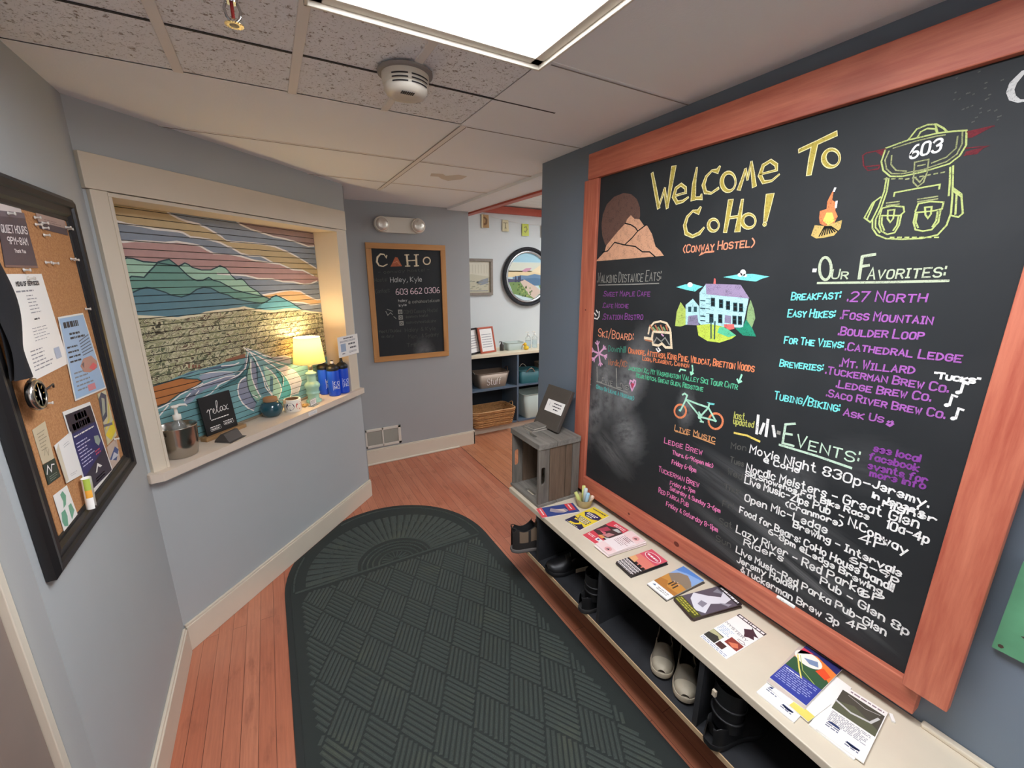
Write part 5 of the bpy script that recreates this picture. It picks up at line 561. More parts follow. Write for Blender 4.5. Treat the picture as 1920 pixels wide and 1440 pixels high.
fixture(2.75,3.35,2.3,3.5,'white fluorescent panel in the ceiling of the next room',HALL_STRENGTH,2.468)
# smoke detector
t=thing('smoke_detector','round cream smoke detector with dark slots on the ceiling','smoke detector',(.437,1.425,CZ)); t.scale=(1.13,1.13,1.05)
d=MB(); Fl=Matrix.Rotation(PI,4,'X')
d.lathe([(.062,0),(.062,.012),(.06,.03),(.056,.036)],'white_plastic',40,mat=Fl); d.lathe([(.056,.036),(.058,.046),(.05,.058),(.03,.062),(0,.062)],'white_plastic',40,mat=Fl); d.build('body',t)
MB().lathe([(.072,0),(.072,.006),(.062,.008)],M('grey_plate','8f8984',.6),36,mat=Fl).build('base_plate',t)
for k,(z,r) in enumerate(((-.024,.0622),(-.033,.0612),(-.042,.0592))):
    for a0,a1 in ((-2.45,-1.75),(-1.6,-.7),(.3,1.6)):
        d=MB(); n=10; vs=[]
        for i in range(n+1):
            a=a0+(a1-a0)*i/n; vs+= [(r*math.cos(a),r*math.sin(a),z-.0018),(r*math.cos(a),r*math.sin(a),z+.0018)]
        d.add(vs,[(2*i,2*i+2,2*i+3,2*i+1) for i in range(n)],'slot_dark',True); d.build('vent_slot',t)
d=MB()
for i in range(7): d.box((-.022+i*.005,-.04,-.0632),(-.019+i*.005,-.022,-.0618),'slot_dark')
d.build('test_grille',t)
# sprinkler
t=thing('sprinkler_head','chrome fire sprinkler hanging from the ceiling near the light panel','sprinkler',(.006,1.222,CZ)); M('chrome','c9c9c9',.12,1)
d=MB(); d.lathe([(.034,0),(.032,.006),(.016,.009),(.013,.022),(.011,.03)],'chrome',28,mat=Fl); d.build('body',t)
d=MB()
for s in (-1,1): d.tube([(s*.010,0,-.028),(s*.015,0,-.042),(s*.012,0,-.056),(s*.003,0,-.066)],.003,'chrome',8)
d.build('yoke',t)
MB().lathe([(.0035,.03),(.0035,.058)],M('bulb_red','8e2a26',.2),12,mat=Fl).build('glass_bulb',t)
d=MB(); n=20
for i in range(n):
    a=2*PI*i/n; d.box((.006,-.0016,-.0705),(.018,.0016,-.069),'brass_pale' if 'brass_pale' in MATS else M('brass_pale','d5c9a5',.3,1),mat=Matrix.Rotation(a,4,'Z'))
d.lathe([(0,.066),(.008,.067),(.009,.071),(0,.0715)],'brass_pale',16,mat=Fl); d.build('deflector',t)
# ================================================================== BACK WALL
BK=(0,3.825)
t=thing('emergency_light','cream emergency light with two round lamps high on the grey wall','emergency light',(1.045,3.825,2.075))
d=MB(); pts=[]
for sx in (1,-1):
    for i in range(9):
        a=(-PI/2+PI*i/8)*1; pts.append((sx*(.145+.062*math.cos(a)),sx*.062*math.sin(a)))
d.prism([(x,y+.062) for x,y in pts],0,.045,'white_plastic',tf=lambda x,y,z:(x,-z,y)); d.build('housing',t,bevel=.006)
M('lamp_glass','e3ddd0',.08,.6,bmp=.9,scale=160)
for sx in (-1,1):
    Rm=Matrix.Translation((sx*.155,-.045,.064))@Matrix.Rotation(PI/2,4,'X')
    o=MB().lathe([(.062,-.012),(.062,.016),(.056,.022)],'white_plastic',32,mat=Rm).build('lamp_head',t)
    MB().lathe([(.056,.018),(.045,.03),(.025,.036),(0,.038)],'lamp_glass',32,mat=Rm).build('lens',o)
# small chalkboard in a pine frame
smudge_board('slate_small',[(.11,.02,.12,.2,.2,.5)])
t=thing('framed_chalkboard','small pine framed chalkboard with hostel contact details on the grey wall','chalkboard',(1.11,3.825,.97))
x0,x1,z0,z1,i=-.36,.345,0,1.02,.047
MB().box((x0+.02,-.012,z0+.02),(x1-.02,-.002,z1-.02),'slate_small').build('slate_panel',t)
for nme,a,c,m in (('frame_rail',(x0,-.022,z1-i),(x1,-.002,z1),'pine_frame_side'),('frame_rail',(x0,-.022,z0),(x1,-.002,z0+i),'pine_frame_side'),('frame_stile',(x0,-.023,z0+i),(x0+i,-.002,z1-i),'pine_frame'),('frame_stile',(x1-i,-.023,z0+i),(x1,-.002,z1-i),'pine_frame')):
    MB().box(a,c,m).build(nme,t,bevel=.002)
def draw(entries,mb):
    for e in entries:
        if e[0]=='T': mb.text(e[1],e[2],e[3],e[4],e[5],e[6],e[7],e[8],3,smallcaps=True)
        elif e[0]=='S': mb.stroke(list(e[1]),e[3],e[2],e[4])
        elif e[0]=='V': mb.stroke([(p[0],p[1]) for p in e[1]],[max(p[2],.003) for p in e[1]],e[2],e[3])
        elif e[0]=='P': mb.poly(list(e[1]),e[2],e[3])
wr=CHALK['S:chalk_writing']; texts=[e for e in wr if e[0]=='T']; sp=[e for e in wr if e[0]!='T']
for n_,es in [('chalk_logo_lettering',sp)]+[('chalk_lettering',[e]) for e in texts]:
    mb=MB(lambda a,c,l:(a,-.0122-l*.00025,c)); draw(es,mb); mb.build(n_,t)
# floor register
t=thing('vent_register','white metal vent register low on the grey wall above the baseboard','vent',(.775,3.825,.165))
d=MB(); x0,x1,z0,z1=-.17,.17,.0,.182
for a,c in (((x0,z0),(x1,z0+.024)),((x0,z1-.024),(x1,z1)),((x0,z0),(x0+.026,z1)),((x1-.026,z0),(x1,z1)),((-.006,z0),(.006,z1))): d.box((a[0],-.012,a[1]),(c[0],0,c[1]),M('vent_white','d9d2c4',.4))
d.build('frame',t,bevel=.002)
for sx in (-1,1):
    d=MB(); xa,xb=(x0+.026,-.006) if sx<0 else (.006,x1-.026)
    d.box((xa,-.003,z0+.024),(xb,-.001,z1-.024),M('vent_dark','6f685f',.7))
    for k in range(13): z=z0+.028+k*.0098; d.add([(xa,-.010,z),(xb,-.010,z),(xb,-.003,z+.0075),(xa,-.003,z+.0075)],[(0,1,2,3)],M('vent_slat','aaa294',.5))
    d.build('louvre_panel',t)
# ================================================================== CHALKBOARD
def loc(c,rx,rz,ang,amt): return (c[0],c[1],rx,rz,ang,amt)
smudge_board('slate_big',[(-.56,.62,.12,.26,.15,.75),(-.62,.48,.10,.26,-.2,.6),(-.41,.66,.11,.30,-.35,.85),(-.40,.42,.13,.16,.4,.65),(-.50,.30,.2,.10,-.5,.4),(-.1,.625,.05,.1,0,.5),
 (.10,.385,.30,.05,-.25,.25),(.25,.43,.33,.035,-.22,.28),(.30,.28,.36,.03,-.24,.36),(.20,.20,.40,.035,-.22,.22),(.32,.50,.10,.12,0,.2),(.42,.20,.24,.02,-.3,.42),(.2,.12,.34,.03,-.2,.2),(.48,.62,.14,.1,.2,.12)])
t=thing('welcome_chalkboard','huge black chalkboard in a red stained wood frame, covered in coloured chalk drawings','chalkboard',(1.385,.925,.6),-PI/2)
MB().box((-.70,-.026,.08),(.68,-.006,1.57),'slate_big').build('slate_panel',t)
MB().box((-.735,-.046,1.548),(1.05,-.004,1.655),'red_wood_side').build('top_rail',t,bevel=.003)
MB().box((-.765,-.040,.0),(-.668,-.004,1.548),'red_wood').build('left_stile',t,bevel=.003)
MB().box((-.668,-.044,.002),(.70,-.004,.090),'red_wood_side').build('bottom_rail',t,bevel=.003)
MB().box((.670,-.070,.090),(.757,-.044,1.548),'red_wood').build('right_stile',t,bevel=.003)
for k in CHALK:
    if k.startswith('S:'): continue
    for es in ([[e] for e in CHALK[k]] if 'weekday' in k else [CHALK[k]]):
        mb=MB(lambda a,c,l:(a,-.0262-l*.00025,c)); draw(es,mb); mb.build(k,t)
# knots in the frame boards
M('knot_dark','6a2f22',.6)
for (a,c,r) in ((-.33,.046,.007),(-.06,.05,.013),(-.716,.96,.005)):
    kn=MB(lambda p,q,l,y=-.0442 if a>-.6 else -.0404:(p,y,q)); kn.poly([(a+r*math.cos(2*PI*i/14),c+r*.8*math.sin(2*PI*i/14)) for i in range(14)],'knot_dark',1); kn.build('knot',t)
s=tag(MB().box((-.028,-.0045,0),(.028,.0045,.009),chalk('chalk_stick_white','f4f2ec',.3)).build('chalk_stick',None,bevel=.002),'white chalk stick lying on the bottom frame ledge of the chalkboard','chalk')
s.location=(1.345,.561,.6905); s.rotation_euler=(0,0,PI/2)
# green painted plaque at the right edge
t=thing('painted_plaque','green painted wooden plaque hanging at the right edge beside the chalkboard','plaque',(1.385,.03,.885),-PI/2)
M('plaque_green','5f9d76',.55,var=.12,scale=12)
MB().prism([(-.112,.002),(.12,.0),(.12,.235),(-.11,.232)],.004,.02,'plaque_green',tf=lambda x,y,z:(x,-z,y)).build('panel',t,bevel=.002)
mb=MB(lambda a,c,l:(a,-.0202-l*.0003,c)); M('plaque_brown','7d5a46',.6); M('plaque_line','4b3a33',.6)
pt=[(-.075,.062),(-.05,.075),(-.02,.082),(.02,.07),(.04,.05),(.0,.03),(-.04,.035),(-.055,.055)]
mb.poly(pt,'plaque_brown',1); mb.stroke(pt+[pt[0]],.004,'plaque_line',2); mb.stroke([(-.04,.055),(-.01,.06),(.01,.05)],.003,'plaque_line',2)
mb.stroke([(-.03,.16),(-.02,.13),(.02,.12)],.006,'plaque_brown',2)
for p in ((-.10,.015),(-.098,.22)): mb.poly([(p[0]+.005*math.cos(i),p[1]+.005*math.sin(i)) for i in range(6)],'plaque_line',2)
mb.build('painted_design',t)
# ================================================================== BENCH
t=thing('shoe_bench','long black shoe cubby bench with a cream top under the chalkboard','bench',(1.385,.44,.26),-PI/2)
# local x runs along the bench (towards the viewer), -y points into the room
Bx0,Bx1=-1.445,1.6
b=MB(); b.box((Bx0,-.333,.277),(Bx1,-.001,.305),'bench_cream'); b.build('bench_top',t,bevel=.003)
b=MB(); b.box((-.0-.0+.23,-.022,.305),(Bx1,-.001,.318),'bench_cream'); b.build('back_lip',t,bevel=.004)
b=MB(); b.box((-1.315,-.325,-.005),(Bx1,-.002,.013),'shelf_black'); b.build('shoe_shelf',t)
b=MB(); b.box((-1.315,-.329,-.008),(Bx1,-.325,.0115),'raw_edge'); b.build('shelf_edge',t)
for x in (-1.165,-.69,-.205,.28,.78): MB().box((x,-.325,.013),(x+.018,-.003,.277),'shelf_black').build('divider',t)
MB().box((Bx0+.25,-.014,.013),(Bx1,-.002,.277),'shelf_black').build('back_board',t)
for x in (-.9,.1,1.3): MB().box((x,-.10,-.26),(x+.03,-.02,-.005),'shelf_black').build('support_bracket',t)
BZ=.565
# ------------------------------------------------------------------ things on the bench
def roundrect(x0,y0,x1,y1,r,n=4):
    o=[]
    for cx,cy,a in ((x1-r,y1-r,0),(x0+r,y1-r,90),(x0+r,y0+r,180),(x1-r,y0+r,270)):
        for i in range(n+1): q=math.radians(a+90*i/n); o.append((cx+r*math.cos(q),cy+r*math.sin(q)))
    return o
def slotplate(b,x0,x1,z0,z1,hx,hz,hw,hh,tf,m):
    # a board with an oblong hand hole, as a ring of quads both sides
    n=24; ho=[(hx+hw/2*max(-1,min(1,1.0*math.cos(2*PI*i/n)*1.0)),hz+hh/2*math.sin(2*PI*i/n)) for i in range(n)]
    hr=roundrect(hx-hw/2,hz-hh/2,hx+hw/2,hz+hh/2,min(hw,hh)/2-.0005,5); n=len(hr)
    out=[]
    for (x,z) in hr:
        dx,dz=x-hx,z-hz; k=1e9
        if dx>1e-9: k=min(k,(x1-hx)/dx)
        if dx<-1e-9: k=min(k,(x0-hx)/dx)
        if dz>1e-9: k=min(k,(z1-hz)/dz)
        if dz<-1e-9: k=min(k,(z0-hz)/dz)
        out.append((hx+dx*k,hz+dz*k))
    for cxr,czr in ((x0,z0),(x1,z0),(x1,z1),(x0,z1)):
        j=min(range(n),key=lambda q:(out[q][0]-cxr)**2+(out[q][1]-czr)**2); out[j]=(cxr,czr)
    vs=[]
    for y in (0,1):
        for p in hr: vs.append(tf(p[0],p[1],y))
        for p in out: vs.append(tf(p[0],p[1],y))
    N=2*n
    for i in range(n):
        j=(i+1)%n
    fs=[(i,(i+1)%n,n+(i+1)%n,n+i) for i in range(n)]+[(N+i,N+n+i,N+n+(i+1)%n,N+(i+1)%n) for i in range(n)]
    fs+=[(i,N+i,N+(i+1)%n,(i+1)%n) for i in range(n)]+[(n+i,n+(i+1)%n,N+n+(i+1)%n,N+n+i) for i in range(n)]
    b.add(vs,fs,m)
# crate standing on its end: open side faces the room (-x)
cr=thing('wooden_crate','weathered grey wooden crate standing on end on the left end of the bench','crate',(1.207,1.76,BZ))
CXa,CXb,CYa,CYb,CH_=-.130,.125,-.140,.137,.347; T_=.011
def tfx(y0,y1): return lambda a,z,s:(a,y0+(y1-y0)*s,z)
def tfz(z0,z1): return lambda a,c,s:(a,c,z0+(z1-z0)*s)
for y0,y1 in ((CYa,CYa+T_),(CYb-T_,CYb)):
    for k,(xa,xb) in enumerate(((CXa,CXa+.062),(CXa+.066,CXa+.162),(CXa+.166,CXa+.205),(CXa+.209,CXb))):
        b=MB()
        if k==0: slotplate(b,xa,xb,.0,CH_-.03,xa+.026,.17,.028,.095,tfx(y0,y1),'crate_grey')
        else: b.box((xa,y0,.0),(xb,y1,CH_-.03),'crate_brown' if k in (1,2) else 'crate_grey')
        b.build('side_slat',cr,bevel=.0015)
for z0,z1,hole in ((CH_-.03,CH_,1),(0,.016,1)):
    b=MB(); slotplate(b,CXa-.006,CXa+.105,CYa-.006,CYb+.006,CXa+.04,0,.022,.085,tfz(z0+.0,z1),'crate_top'); b.build('end_board',cr,bevel=.002)
    MB().box((CXa+.109,CYa-.006,z0),(CXb,CYb+.006,z1),'crate_top').build('end_board',cr,bevel=.002)
MB().box((CXb-.012,CYa+T_,.016),(CXb,-.05,CH_-.03),'crate_brown').build('back_slat',cr); MB().box((CXb-.012,-.046,.016),(CXb,.05,CH_-.03),'crate_brown').build('back_slat',cr); MB().box((CXb-.012,.054,.016),(CXb,CYb-T_,CH_-.03),'crate_brown').build('back_slat',cr)
MB().box((CXa-.004,CYa-.004,.016),(CXa+.012,CYa+.014,CH_-.03),'crate_grey').build('corner_post',cr,bevel=.002)
CT=BZ+CH_
# dark pad leaning on the crate with a white label
t=thing('label_board','dark brown board with a white label leaning on top of the crate','board',(1.238,1.80,CT+.003),-1.50)
tl=Matrix.Rotation(-.46,4,'X')
M('board_brown','4a443e',.6,var=.06,scale=30); M('paper_white','efece6',.6); M('ink','35343a',.6); M('ink_grey','8e8d92',.6)
MB().box((-.092,-.022,0),(.108,.0,.232),'board_brown',mat=tl).build('panel',t,bevel=.003)
mb=MB(lambda a,c,l:tuple(tl@Vector((a,-.0222-l*.0003,c)))); mb.poly([(-.046,.088),(.096,.090),(.096,.155),(-.046,.154)],'paper_white',1)
mb.text('i',-.02,.12,-.01,.12,.02,'ink_grey',.003,2)
for k,(s,a) in enumerate((('SIGN IN AND',.01),('CHECK OUT',.012),('HERE',.025))): pass
for k,(a0,a1) in enumerate(((.012,.075),(.006,.078),(.02,.06))): mb.dashes(a0,.135-k*.016,a1,.142-k*.016,.006,'ink',2,seed=k)
mb.build('paper_label',t)
# notepad pile on the crate
for k,(dx,dz,rz,lb) in enumerate(((0,0,.15,'grey notebook underneath on top of the crate'),(.006,.0125,.22,'mottled grey notebook lying uppermost on top of the crate'))):
    t=thing('notebook',lb,'notebook',(1.19+dx,1.818,CT+dz+.0005),rz-.1,'notebooks on the crate')
    MB().box((-.06,-.04,.002),(.06,.04,.0095),M('page_edge','b9b2a6',.8)).build('pages',t)
    c=MB(); c.box((-.062,-.042,0),(.062,.042,.002),'crate_top'); c.box((-.062,-.042,.0095),(.062,.042,.0118),'crate_top'); c.build('cover',t)
# cup of chalk
t=thing('chalk_cup','small tan cup holding thick chalk sticks beside the crate','cup',(1.295,1.522,BZ))
b=MB(); b.lathe([(0,0),(.030,.0),(.035,.003),(.0455,.044),(.0435,.045),(.0335,.006),(0,.005)],M('cup_tan','ad9a6d',.5,var=.1,scale=40),32); b.build('bowl',t)
b=MB(); b.tube([(.0456*math.cos(2*PI*i/32),.0456*math.sin(2*PI*i/32),.0445) for i in range(32)],.0018,'cup_tan',8,closed=True); b.build('rim',t)
# dx, dy of the foot and of the tip from the middle of the cup, and the height of the tip
for k,(c,px_,py,tx,ty,ln,lb) in enumerate((('cdd384',-.008,.016,-.022,.046,.062,'short lime green chalk stick leaning left in the chalk cup'),('dbe08f',.010,.018,.020,.032,.094,'tall lime green chalk stick at the back of the chalk cup'),('cfdad8',-.004,-.004,-.002,-.012,.104,'pale white chalk stick, tallest in the chalk cup'),('a5cbe0',-.012,-.022,-.010,-.040,.092,'blue chalk stick in the chalk cup'),('e7cdb8',.014,-.012,.026,-.036,.064,'peach chalk stick at the right of the chalk cup'))):
    a=Vector((px_,py,.007)); e=Vector((tx,ty,ln)); n_=(e-a)
    # stand the stick in the bowl, tilted
    rot=n_.to_track_quat('Z','Y').to_matrix().to_4x4()
    o=MB().lathe([(0,0),(.0095,0.001),(.0095,n_.length-.002),(.008,n_.length),(0,n_.length)],chalk('stick_%d'%k,c,.3,rgb(c)),18).build('chalk_stick')
    o.matrix_world=Matrix.Translation(Vector((1.295,1.522,BZ))+a)@rot; tag(o,lb,'chalk','chalk sticks in the cup')
# ------------------------------------------------------------------ brochures along the bench
def K(h): return M('print_'+h,h,.45)
def flyer(name,label,cx,cy,ang,w,h,th,art,z0=0,group=None,base='f2efe9'):
    o=MB(lambda a,c,l:(a,c,th+l*.0002)); o.box((-w/2,-h/2,0),(w/2,h/2,th),K(base)); art(o,w/2,h/2)
    q=o.build(name); q.location=(cx,cy,BZ+z0+.0004); q.rotation_euler=(0,0,-PI/2+math.radians(ang)); return tag(q,label,'brochure',group)
def a_blue(o,w,h):
    o.rect(-w,-h,w,h,K('3a4a86'),1); o.rect(-w,-h,w,-h+.03,K('e0545a'),2); o.rect(-w,h-.05,w*.5,h-.012,K('d9474f'),2)
    o.poly([(-w*.6,-.03),(-w*.2,.0),(-w*.1,.04),(w*.4,.05),(w*.7,.02),(w*.4,-.02),(0,-.045)],K('a89aa0'),2); o.poly([(-.01,-.01),(.02,.02),(.03,.035),(0,.03)],K('d8c3b4'),3)
    o.dashes(-w*.8,-h+.006,w*.5,-h+.02,.006,K('f5e9e5'),3); o.dashes(-w*.8,h-.042,w*.3,h-.028,.007,K('f5e9e5'),3)
def a_yel(o,w,h):
    o.rect(-w,-h,w,h,K('f0d53c'),1); o.dashes(-w*.8,h-.022,w*.8,h-.012,.008,K('3a3550'),2,seed=4)
    o.poly([(-.046,.03),(-.03,.05),(.0,.06),(.045,.055),(.05,.025),(.02,.005),(-.02,.005)],K('2c2a5e'),2); o.dashes(-.03,.03,.035,.045,.007,K('f4efe2'),3,rows=2); o.dashes(-.02,.012,.02,.018,.006,K('f4efe2'),3)
    o.poly([(-w,-h),(w,-h),(w,-.075),(.02,-.06),(-.01,-.04),(-w,-.035)],K('2c2a4e'),2); o.stroke([(-.03,-.05),(.0,-.045),(.015,-.065),(.0,-.085),(-.025,-.09)],.012,K('f0d53c'),3)
    for k in range(3): o.rect(-.035+.008*k,-.022-.014*k,.04,-.013-.014*k,K('2c2a4e'),4); o.dashes(-.03+.008*k,-.021-.014*k,.036,-.015-.014*k,.005,K('f5f2ea'),5,seed=k)
    o.dashes(-.04,-.1,.03,-.095,.004,K('f0e6a0'),3)
def a_red(o,w,h):
    o.rect(-w,-h,w,h,K('dc4a58'),1); o.poly([(-w,-.035),(w,-.05),(w,.06),(.01,.075),(-.03,.05),(-w,.05)],K('4a3a3a'),2)
    for p,c in (([(-.045,-.02),(-.01,.0),(0,.035),(-.03,.04)],'b0485a'),([(.0,-.03),(.03,-.02),(.035,.02),(.01,.01)],'c98a8a'),([(.0,.04),(.035,.045),(.04,.06),(.01,.065)],'c9cbc6'),([(-.01,-.045),(.02,-.05),(.025,-.03),(0,-.03)],'e8a060'),([(-.03,-.01),(.01,-.02),(.0,.0)],'e0707c'),([(.02,-.035),(.045,-.04),(.04,-.02)],'cfd8d2')): o.poly(p,K(c),3)
    o.dashes(-.02,h-.03,w*.9,h-.012,.007,K('f6d9d6'),3,rows=2,seed=8); o.dashes(-w*.9,-h+.018,-.0,-h+.04,.005,K('f6d9d6'),3,rows=2,seed=9); o.rect(.005,-h+.022,.035,-h+.045,K('f2efe9'),3); o.rect(.012,-h+.028,.022,-h+.04,K('4a4a90'),4)
def a_pink(o,w,h):
    o.rect(-w*.97,-h*.97,w*.97,h*.97,K('f1d6d3'),1); o.rect(-w*.97,-h*.55,w*.97,h*.5,K('f3e6e4'),2)
    for s in (-1,1): o.poly([(.016*math.cos(2*PI*i/14)+.012,s*h*.76+.016*math.sin(2*PI*i/14)) for i in range(14)],K('e3a6a4'),2); o.poly([(.004,s*h*.76-.007),(.02,s*h*.76-.005),(.015,s*h*.76+.006)],K('3a3336'),3)
    o.dashes(-.03,-.02,.035,.05,.004,K('b99a9a'),3,rows=7,gap=.006,seed=3); o.dashes(-.015,.012,.03,.05,.004,K('7a5a60'),4,rows=3,gap=.005,seed=5)
def a_black(o,w,h):
    o.rect(-w,-h,w,h,K('e08272'),1); o.rect(-w,.03,w,h,K('d9596a'),2); o.rect(-w,-h,w,-.03,K('231f22'),2)
    e=[(.038*math.cos(2*PI*i/20),.06+.022*math.sin(2*PI*i/20)) for i in range(21)]; o.poly(e[:-1],K('c8405a'),3); o.stroke(e,.003,K('f3e6e2'),4); o.dashes(-.028,.052,.03,.064,.009,K('f3f0ee'),5,seed=6)
    o.poly([(-w,-.03),(-.01,-.03),(-.02,.0),(-w,.005)],K('e8b07a'),3)
    for k in range(4): o.rect(-.045,-.045-.014*k,.045,-.041-.014*k,K('e9e6e2'),3); o.dashes(-.04,-.053-.014*k,.04,-.047-.014*k,.004,K('c9c5c0'),3,seed=k)
    for k in range(3): o.rect(-.01+.02*k,-.034,.004+.02*k,-.02,K('2b2622'),4)
def a_mount(o,w,h):
    o.rect(-w,-h,w,h,K('8fb1de'),1); o.poly([(-w,h*.55),(-.01,h*.75),(w,h*.9),(w,h),(-w,h)],K('5d8bd0'),2); o.poly([(-w,.02),(-.03,.055),(0,.07),(.03,.05),(w,.03),(w,-.05),(-w,-.05)],K('8f7f6c'),3); o.poly([(-w,-h),(w,-h),(w,.0),(.02,.005),(-.01,-.01),(-w,.015)],K('c98f45'),4)
    o.poly([(-w,-.03),(-.02,-.02),(0,-.05),(w,-.045),(w,-h),(-w,-h)],K('b5793a'),5); o.rect(-w,-h,w,-h+.036,K('f6f4ef'),6); o.dashes(-.015,-h+.012,w*.8,-h+.026,.005,K('a9a7a4'),7,rows=2); o.poly([(-.038,-h+.018),(-.03,-h+.028),(-.024,-h+.018)],K('4d6b8c'),7)
    for x,z in ((-.005,-.035),(.006,-.03),(.018,-.038)): o.stroke([(x,z),(x,z+.028)],.006,K('4a3b30'),7); o.poly([(x-.004,z+.03),(x+.004,z+.03),(x,z+.038)],K('d8b59a'),7)
def a_dark(o,w,h):
    o.rect(-w,-h,w,h,K('5d5560'),1); o.poly([(-w,-.02),(-.02,.02),(.0,.06),(-.02,h-.02),(.02,h-.02),(.03,.05),(.015,.0),(.045,-.05),(.02,-.075),(-.03,-.05)],K('d9d8de'),2)
    o.poly([(-.01,-.02),(.01,-.01),(.02,-.04),(.0,-.045)],K('8d8894'),3); o.poly([(-.03,.05),(-.01,.08),(-.04,.08)],K('8c8a92'),3); o.poly([(.02,.03),(.045,.05),(.04,.07)],K('9a98a2'),3)
    o.rect(-w,h-.02,w,h,K('2e2629'),4); o.dashes(-.04,h-.015,.042,h-.005,.009,K('f0eeec'),5,seed=2); o.rect(-w,-h,w,-h+.035,K('4a4a22'),4); o.dashes(-.045,-h+.006,.045,-h+.03,.006,K('b9b34a'),5,rows=3)
def a_myst(o,w,h):
    o.rect(-w,h-.016,w,h,K('38292b'),1); o.dashes(-.045,h-.013,.047,h-.004,.008,K('efe9e6'),2,seed=2)
    o.poly([(.0,.055),(.015,.075),(.01,.085),(.03,.07),(.048,.06),(.035,.055),(.045,.04),(.03,.035),(.02,.025),(.012,.04)],K('4a3038'),2)
    o.text('MYSTERY',-.046,.022,.036,.012,.010,K('4b4b55'),.0022,2,jit=0); o.dashes(-.045,-.03,.0,.008,.003,K('a9bfd2'),2,rows=5,gap=.004); o.rect(-.048,-.085,-.008,-.035,K('3c3a34'),2); o.poly([(-.048,-.06),(-.02,-.05),(-.008,-.06),(-.008,-.04),(-.048,-.036)],K('b9b58a'),3); o.rect(.003,-.05,.046,-.012,K('8e3c33'),2); o.poly([(.01,-.04),(.03,-.02),(.042,-.035),(.03,-.048)],K('d97a5a'),3); o.rect(-.005,-.085,.02,-.06,K('4a2e2b'),3)
    o.dashes(-.046,-.102,.046,-.09,.003,K('8a93b0'),2,rows=2); o.stroke([(.018,-.0),(.035,.004),(.044,-.004),(.03,-.009),(.018,-.004)],.0018,K('7a6a70'),2)
def a_map(o,w,h):
    o.rect(-w,-h,w,-.02,K('34419a'),1); o.rect(-w,-.02,w,h,K('2f5a3c'),1); o.poly([(-w,.03),(-.02,.06),(.01,.05),(w,.02),(w,h),(-w,h)],K('f0853c'),2); o.poly([(-w,.075),(-.01,.09),(w,.07),(w,h),(-w,h)],K('33346e'),3); o.poly([(-w,.05),(-.02,.09),(-w,.09)],K('d9455a'),4)
    o.poly([(-.02+.036*math.cos(2*PI*i/18),.055+.03*math.sin(2*PI*i/18)) for i in range(18)] ,K('f3f1e6'),4); o.poly([(.01,.03),(.04,.02),(.044,.045),(.02,.06)],K('e8542e'),5); o.poly([(-.03,.05),(.0,.07),(.01,.05),(-.01,.04)],K('7b93b5'),5); o.stroke([(-.045,.045),(-.02,.0),(.0,-.03)],.004,K('ecdc74'),5); o.stroke([(-.04,.05),(-.01,.0),(.03,-.02)],.002,K('b9c96a'),5)
    o.dashes(-.045,-.095,.045,-.03,.003,K('aab3e0'),5,rows=8,gap=.005); o.dashes(-.04,-.035,.0,-.03,.004,K('e8ebff'),6)
def a_logo(o,w,h):
    for k,(x,z) in enumerate(((-.025,-h+.045),(.022,-h+.028))):
        e=[(x+.014*math.cos(PI*i/8),z+.009*math.sin(PI*i/8)) for i in range(9)]; o.poly(e if k==0 else [(a,2*z-c) for a,c in e],K('31406e'),2); o.dashes(x-.015,z-.012,x+.015,z-.003,.0035,K('6a6f86'),2,rows=2)
def a_photo(o,w,h):
    a_logo(o,w,h); o.dashes(-.03,h-.013,.044,h-.007,.005,K('8f7a82'),2); o.rect(-w*.92,-.005,w*.96,h-.02,K('4b4a40'),1); o.poly([(-w*.92,.03),(-.01,.05),(w*.96,.02),(w*.96,-.005),(-w*.92,-.005)],K('5d604a'),2); o.stroke([(-.045,.03),(-.01,.02),(.03,.03),(.04,.06)],.006,K('c9c9c4'),3); o.stroke([(-.03,.075),(.01,.065),(.04,.075)],.002,K('b9b7b2'),3); o.dashes(-.042,-.055,.044,-.012,.0025,K('9a9aa0'),2,rows=8,gap=.0028)
flyer('brochure','navy blue brochure with red corner tabs beside the crate',1.149,1.549,-12.6,.088,.205,.002,a_blue)
flyer('brochure','yellow and navy brochure in front of the chalk cup',1.232,1.419,6.8,.103,.205,.003,a_yel)
flyer('brochure','red brochure with photo lying partly under the pink card pile',1.2295,1.28,5.4,.098,.205,.0025,a_red)
for k in range(4):
    flyer('card','pink and white card with round emblems, topmost of its pile' if k==3 else 'pink card in the pile under the topmost pink card',1.221+(.003,-.006,.004,0)[k],1.178+(-.003,.004,-.002,0)[k],(-5,1,-4,-2)[k],.088,.208,.0032,a_pink if k==3 else (lambda o,w,h:None),.0030+.0036*k,'pink cards in a pile on the bench',base='f2e2df')
for k in range(3):
    flyer('brochure','brochure with black foot and rose red head, uppermost of its pile' if k==2 else 'brochure under the uppermost black and rose brochure',1.208+(.002,-.001,0)[k],1.04+(-.002,.002,0)[k],(-5,-3,-4)[k],.09,.193,.0045,a_black if k==2 else (lambda o,w,h:None),.0049*k,'black and rose brochures in a pile',base='2a2528')
for k in range(2):
    flyer('brochure','brochure with orange mountain photo and white foot' if k else 'dark brochure peeping out under the orange mountain brochure',1.238+.002*k,.895-.004*(1-k),(-2,0)[k],.096,.208,.003,a_mount if k else (lambda o,w,h:None),.0034*k,base='f2efe9' if k else '4a443c')
for k in range(4):
    flyer('brochure','dark brochure with a snowy waterfall photo, topmost of its pile' if k==3 else 'brown edged brochure in the pile under the snowy waterfall one',1.252+(.003,-.002,.001,0)[k],.765+(.002,-.001,.002,0)[k],(-10,-13,-11,-12)[k],.1,.213,.0034,a_dark if k==3 else (lambda o,w,h:None),.0038*k,'waterfall brochures in a pile',base='43332f')
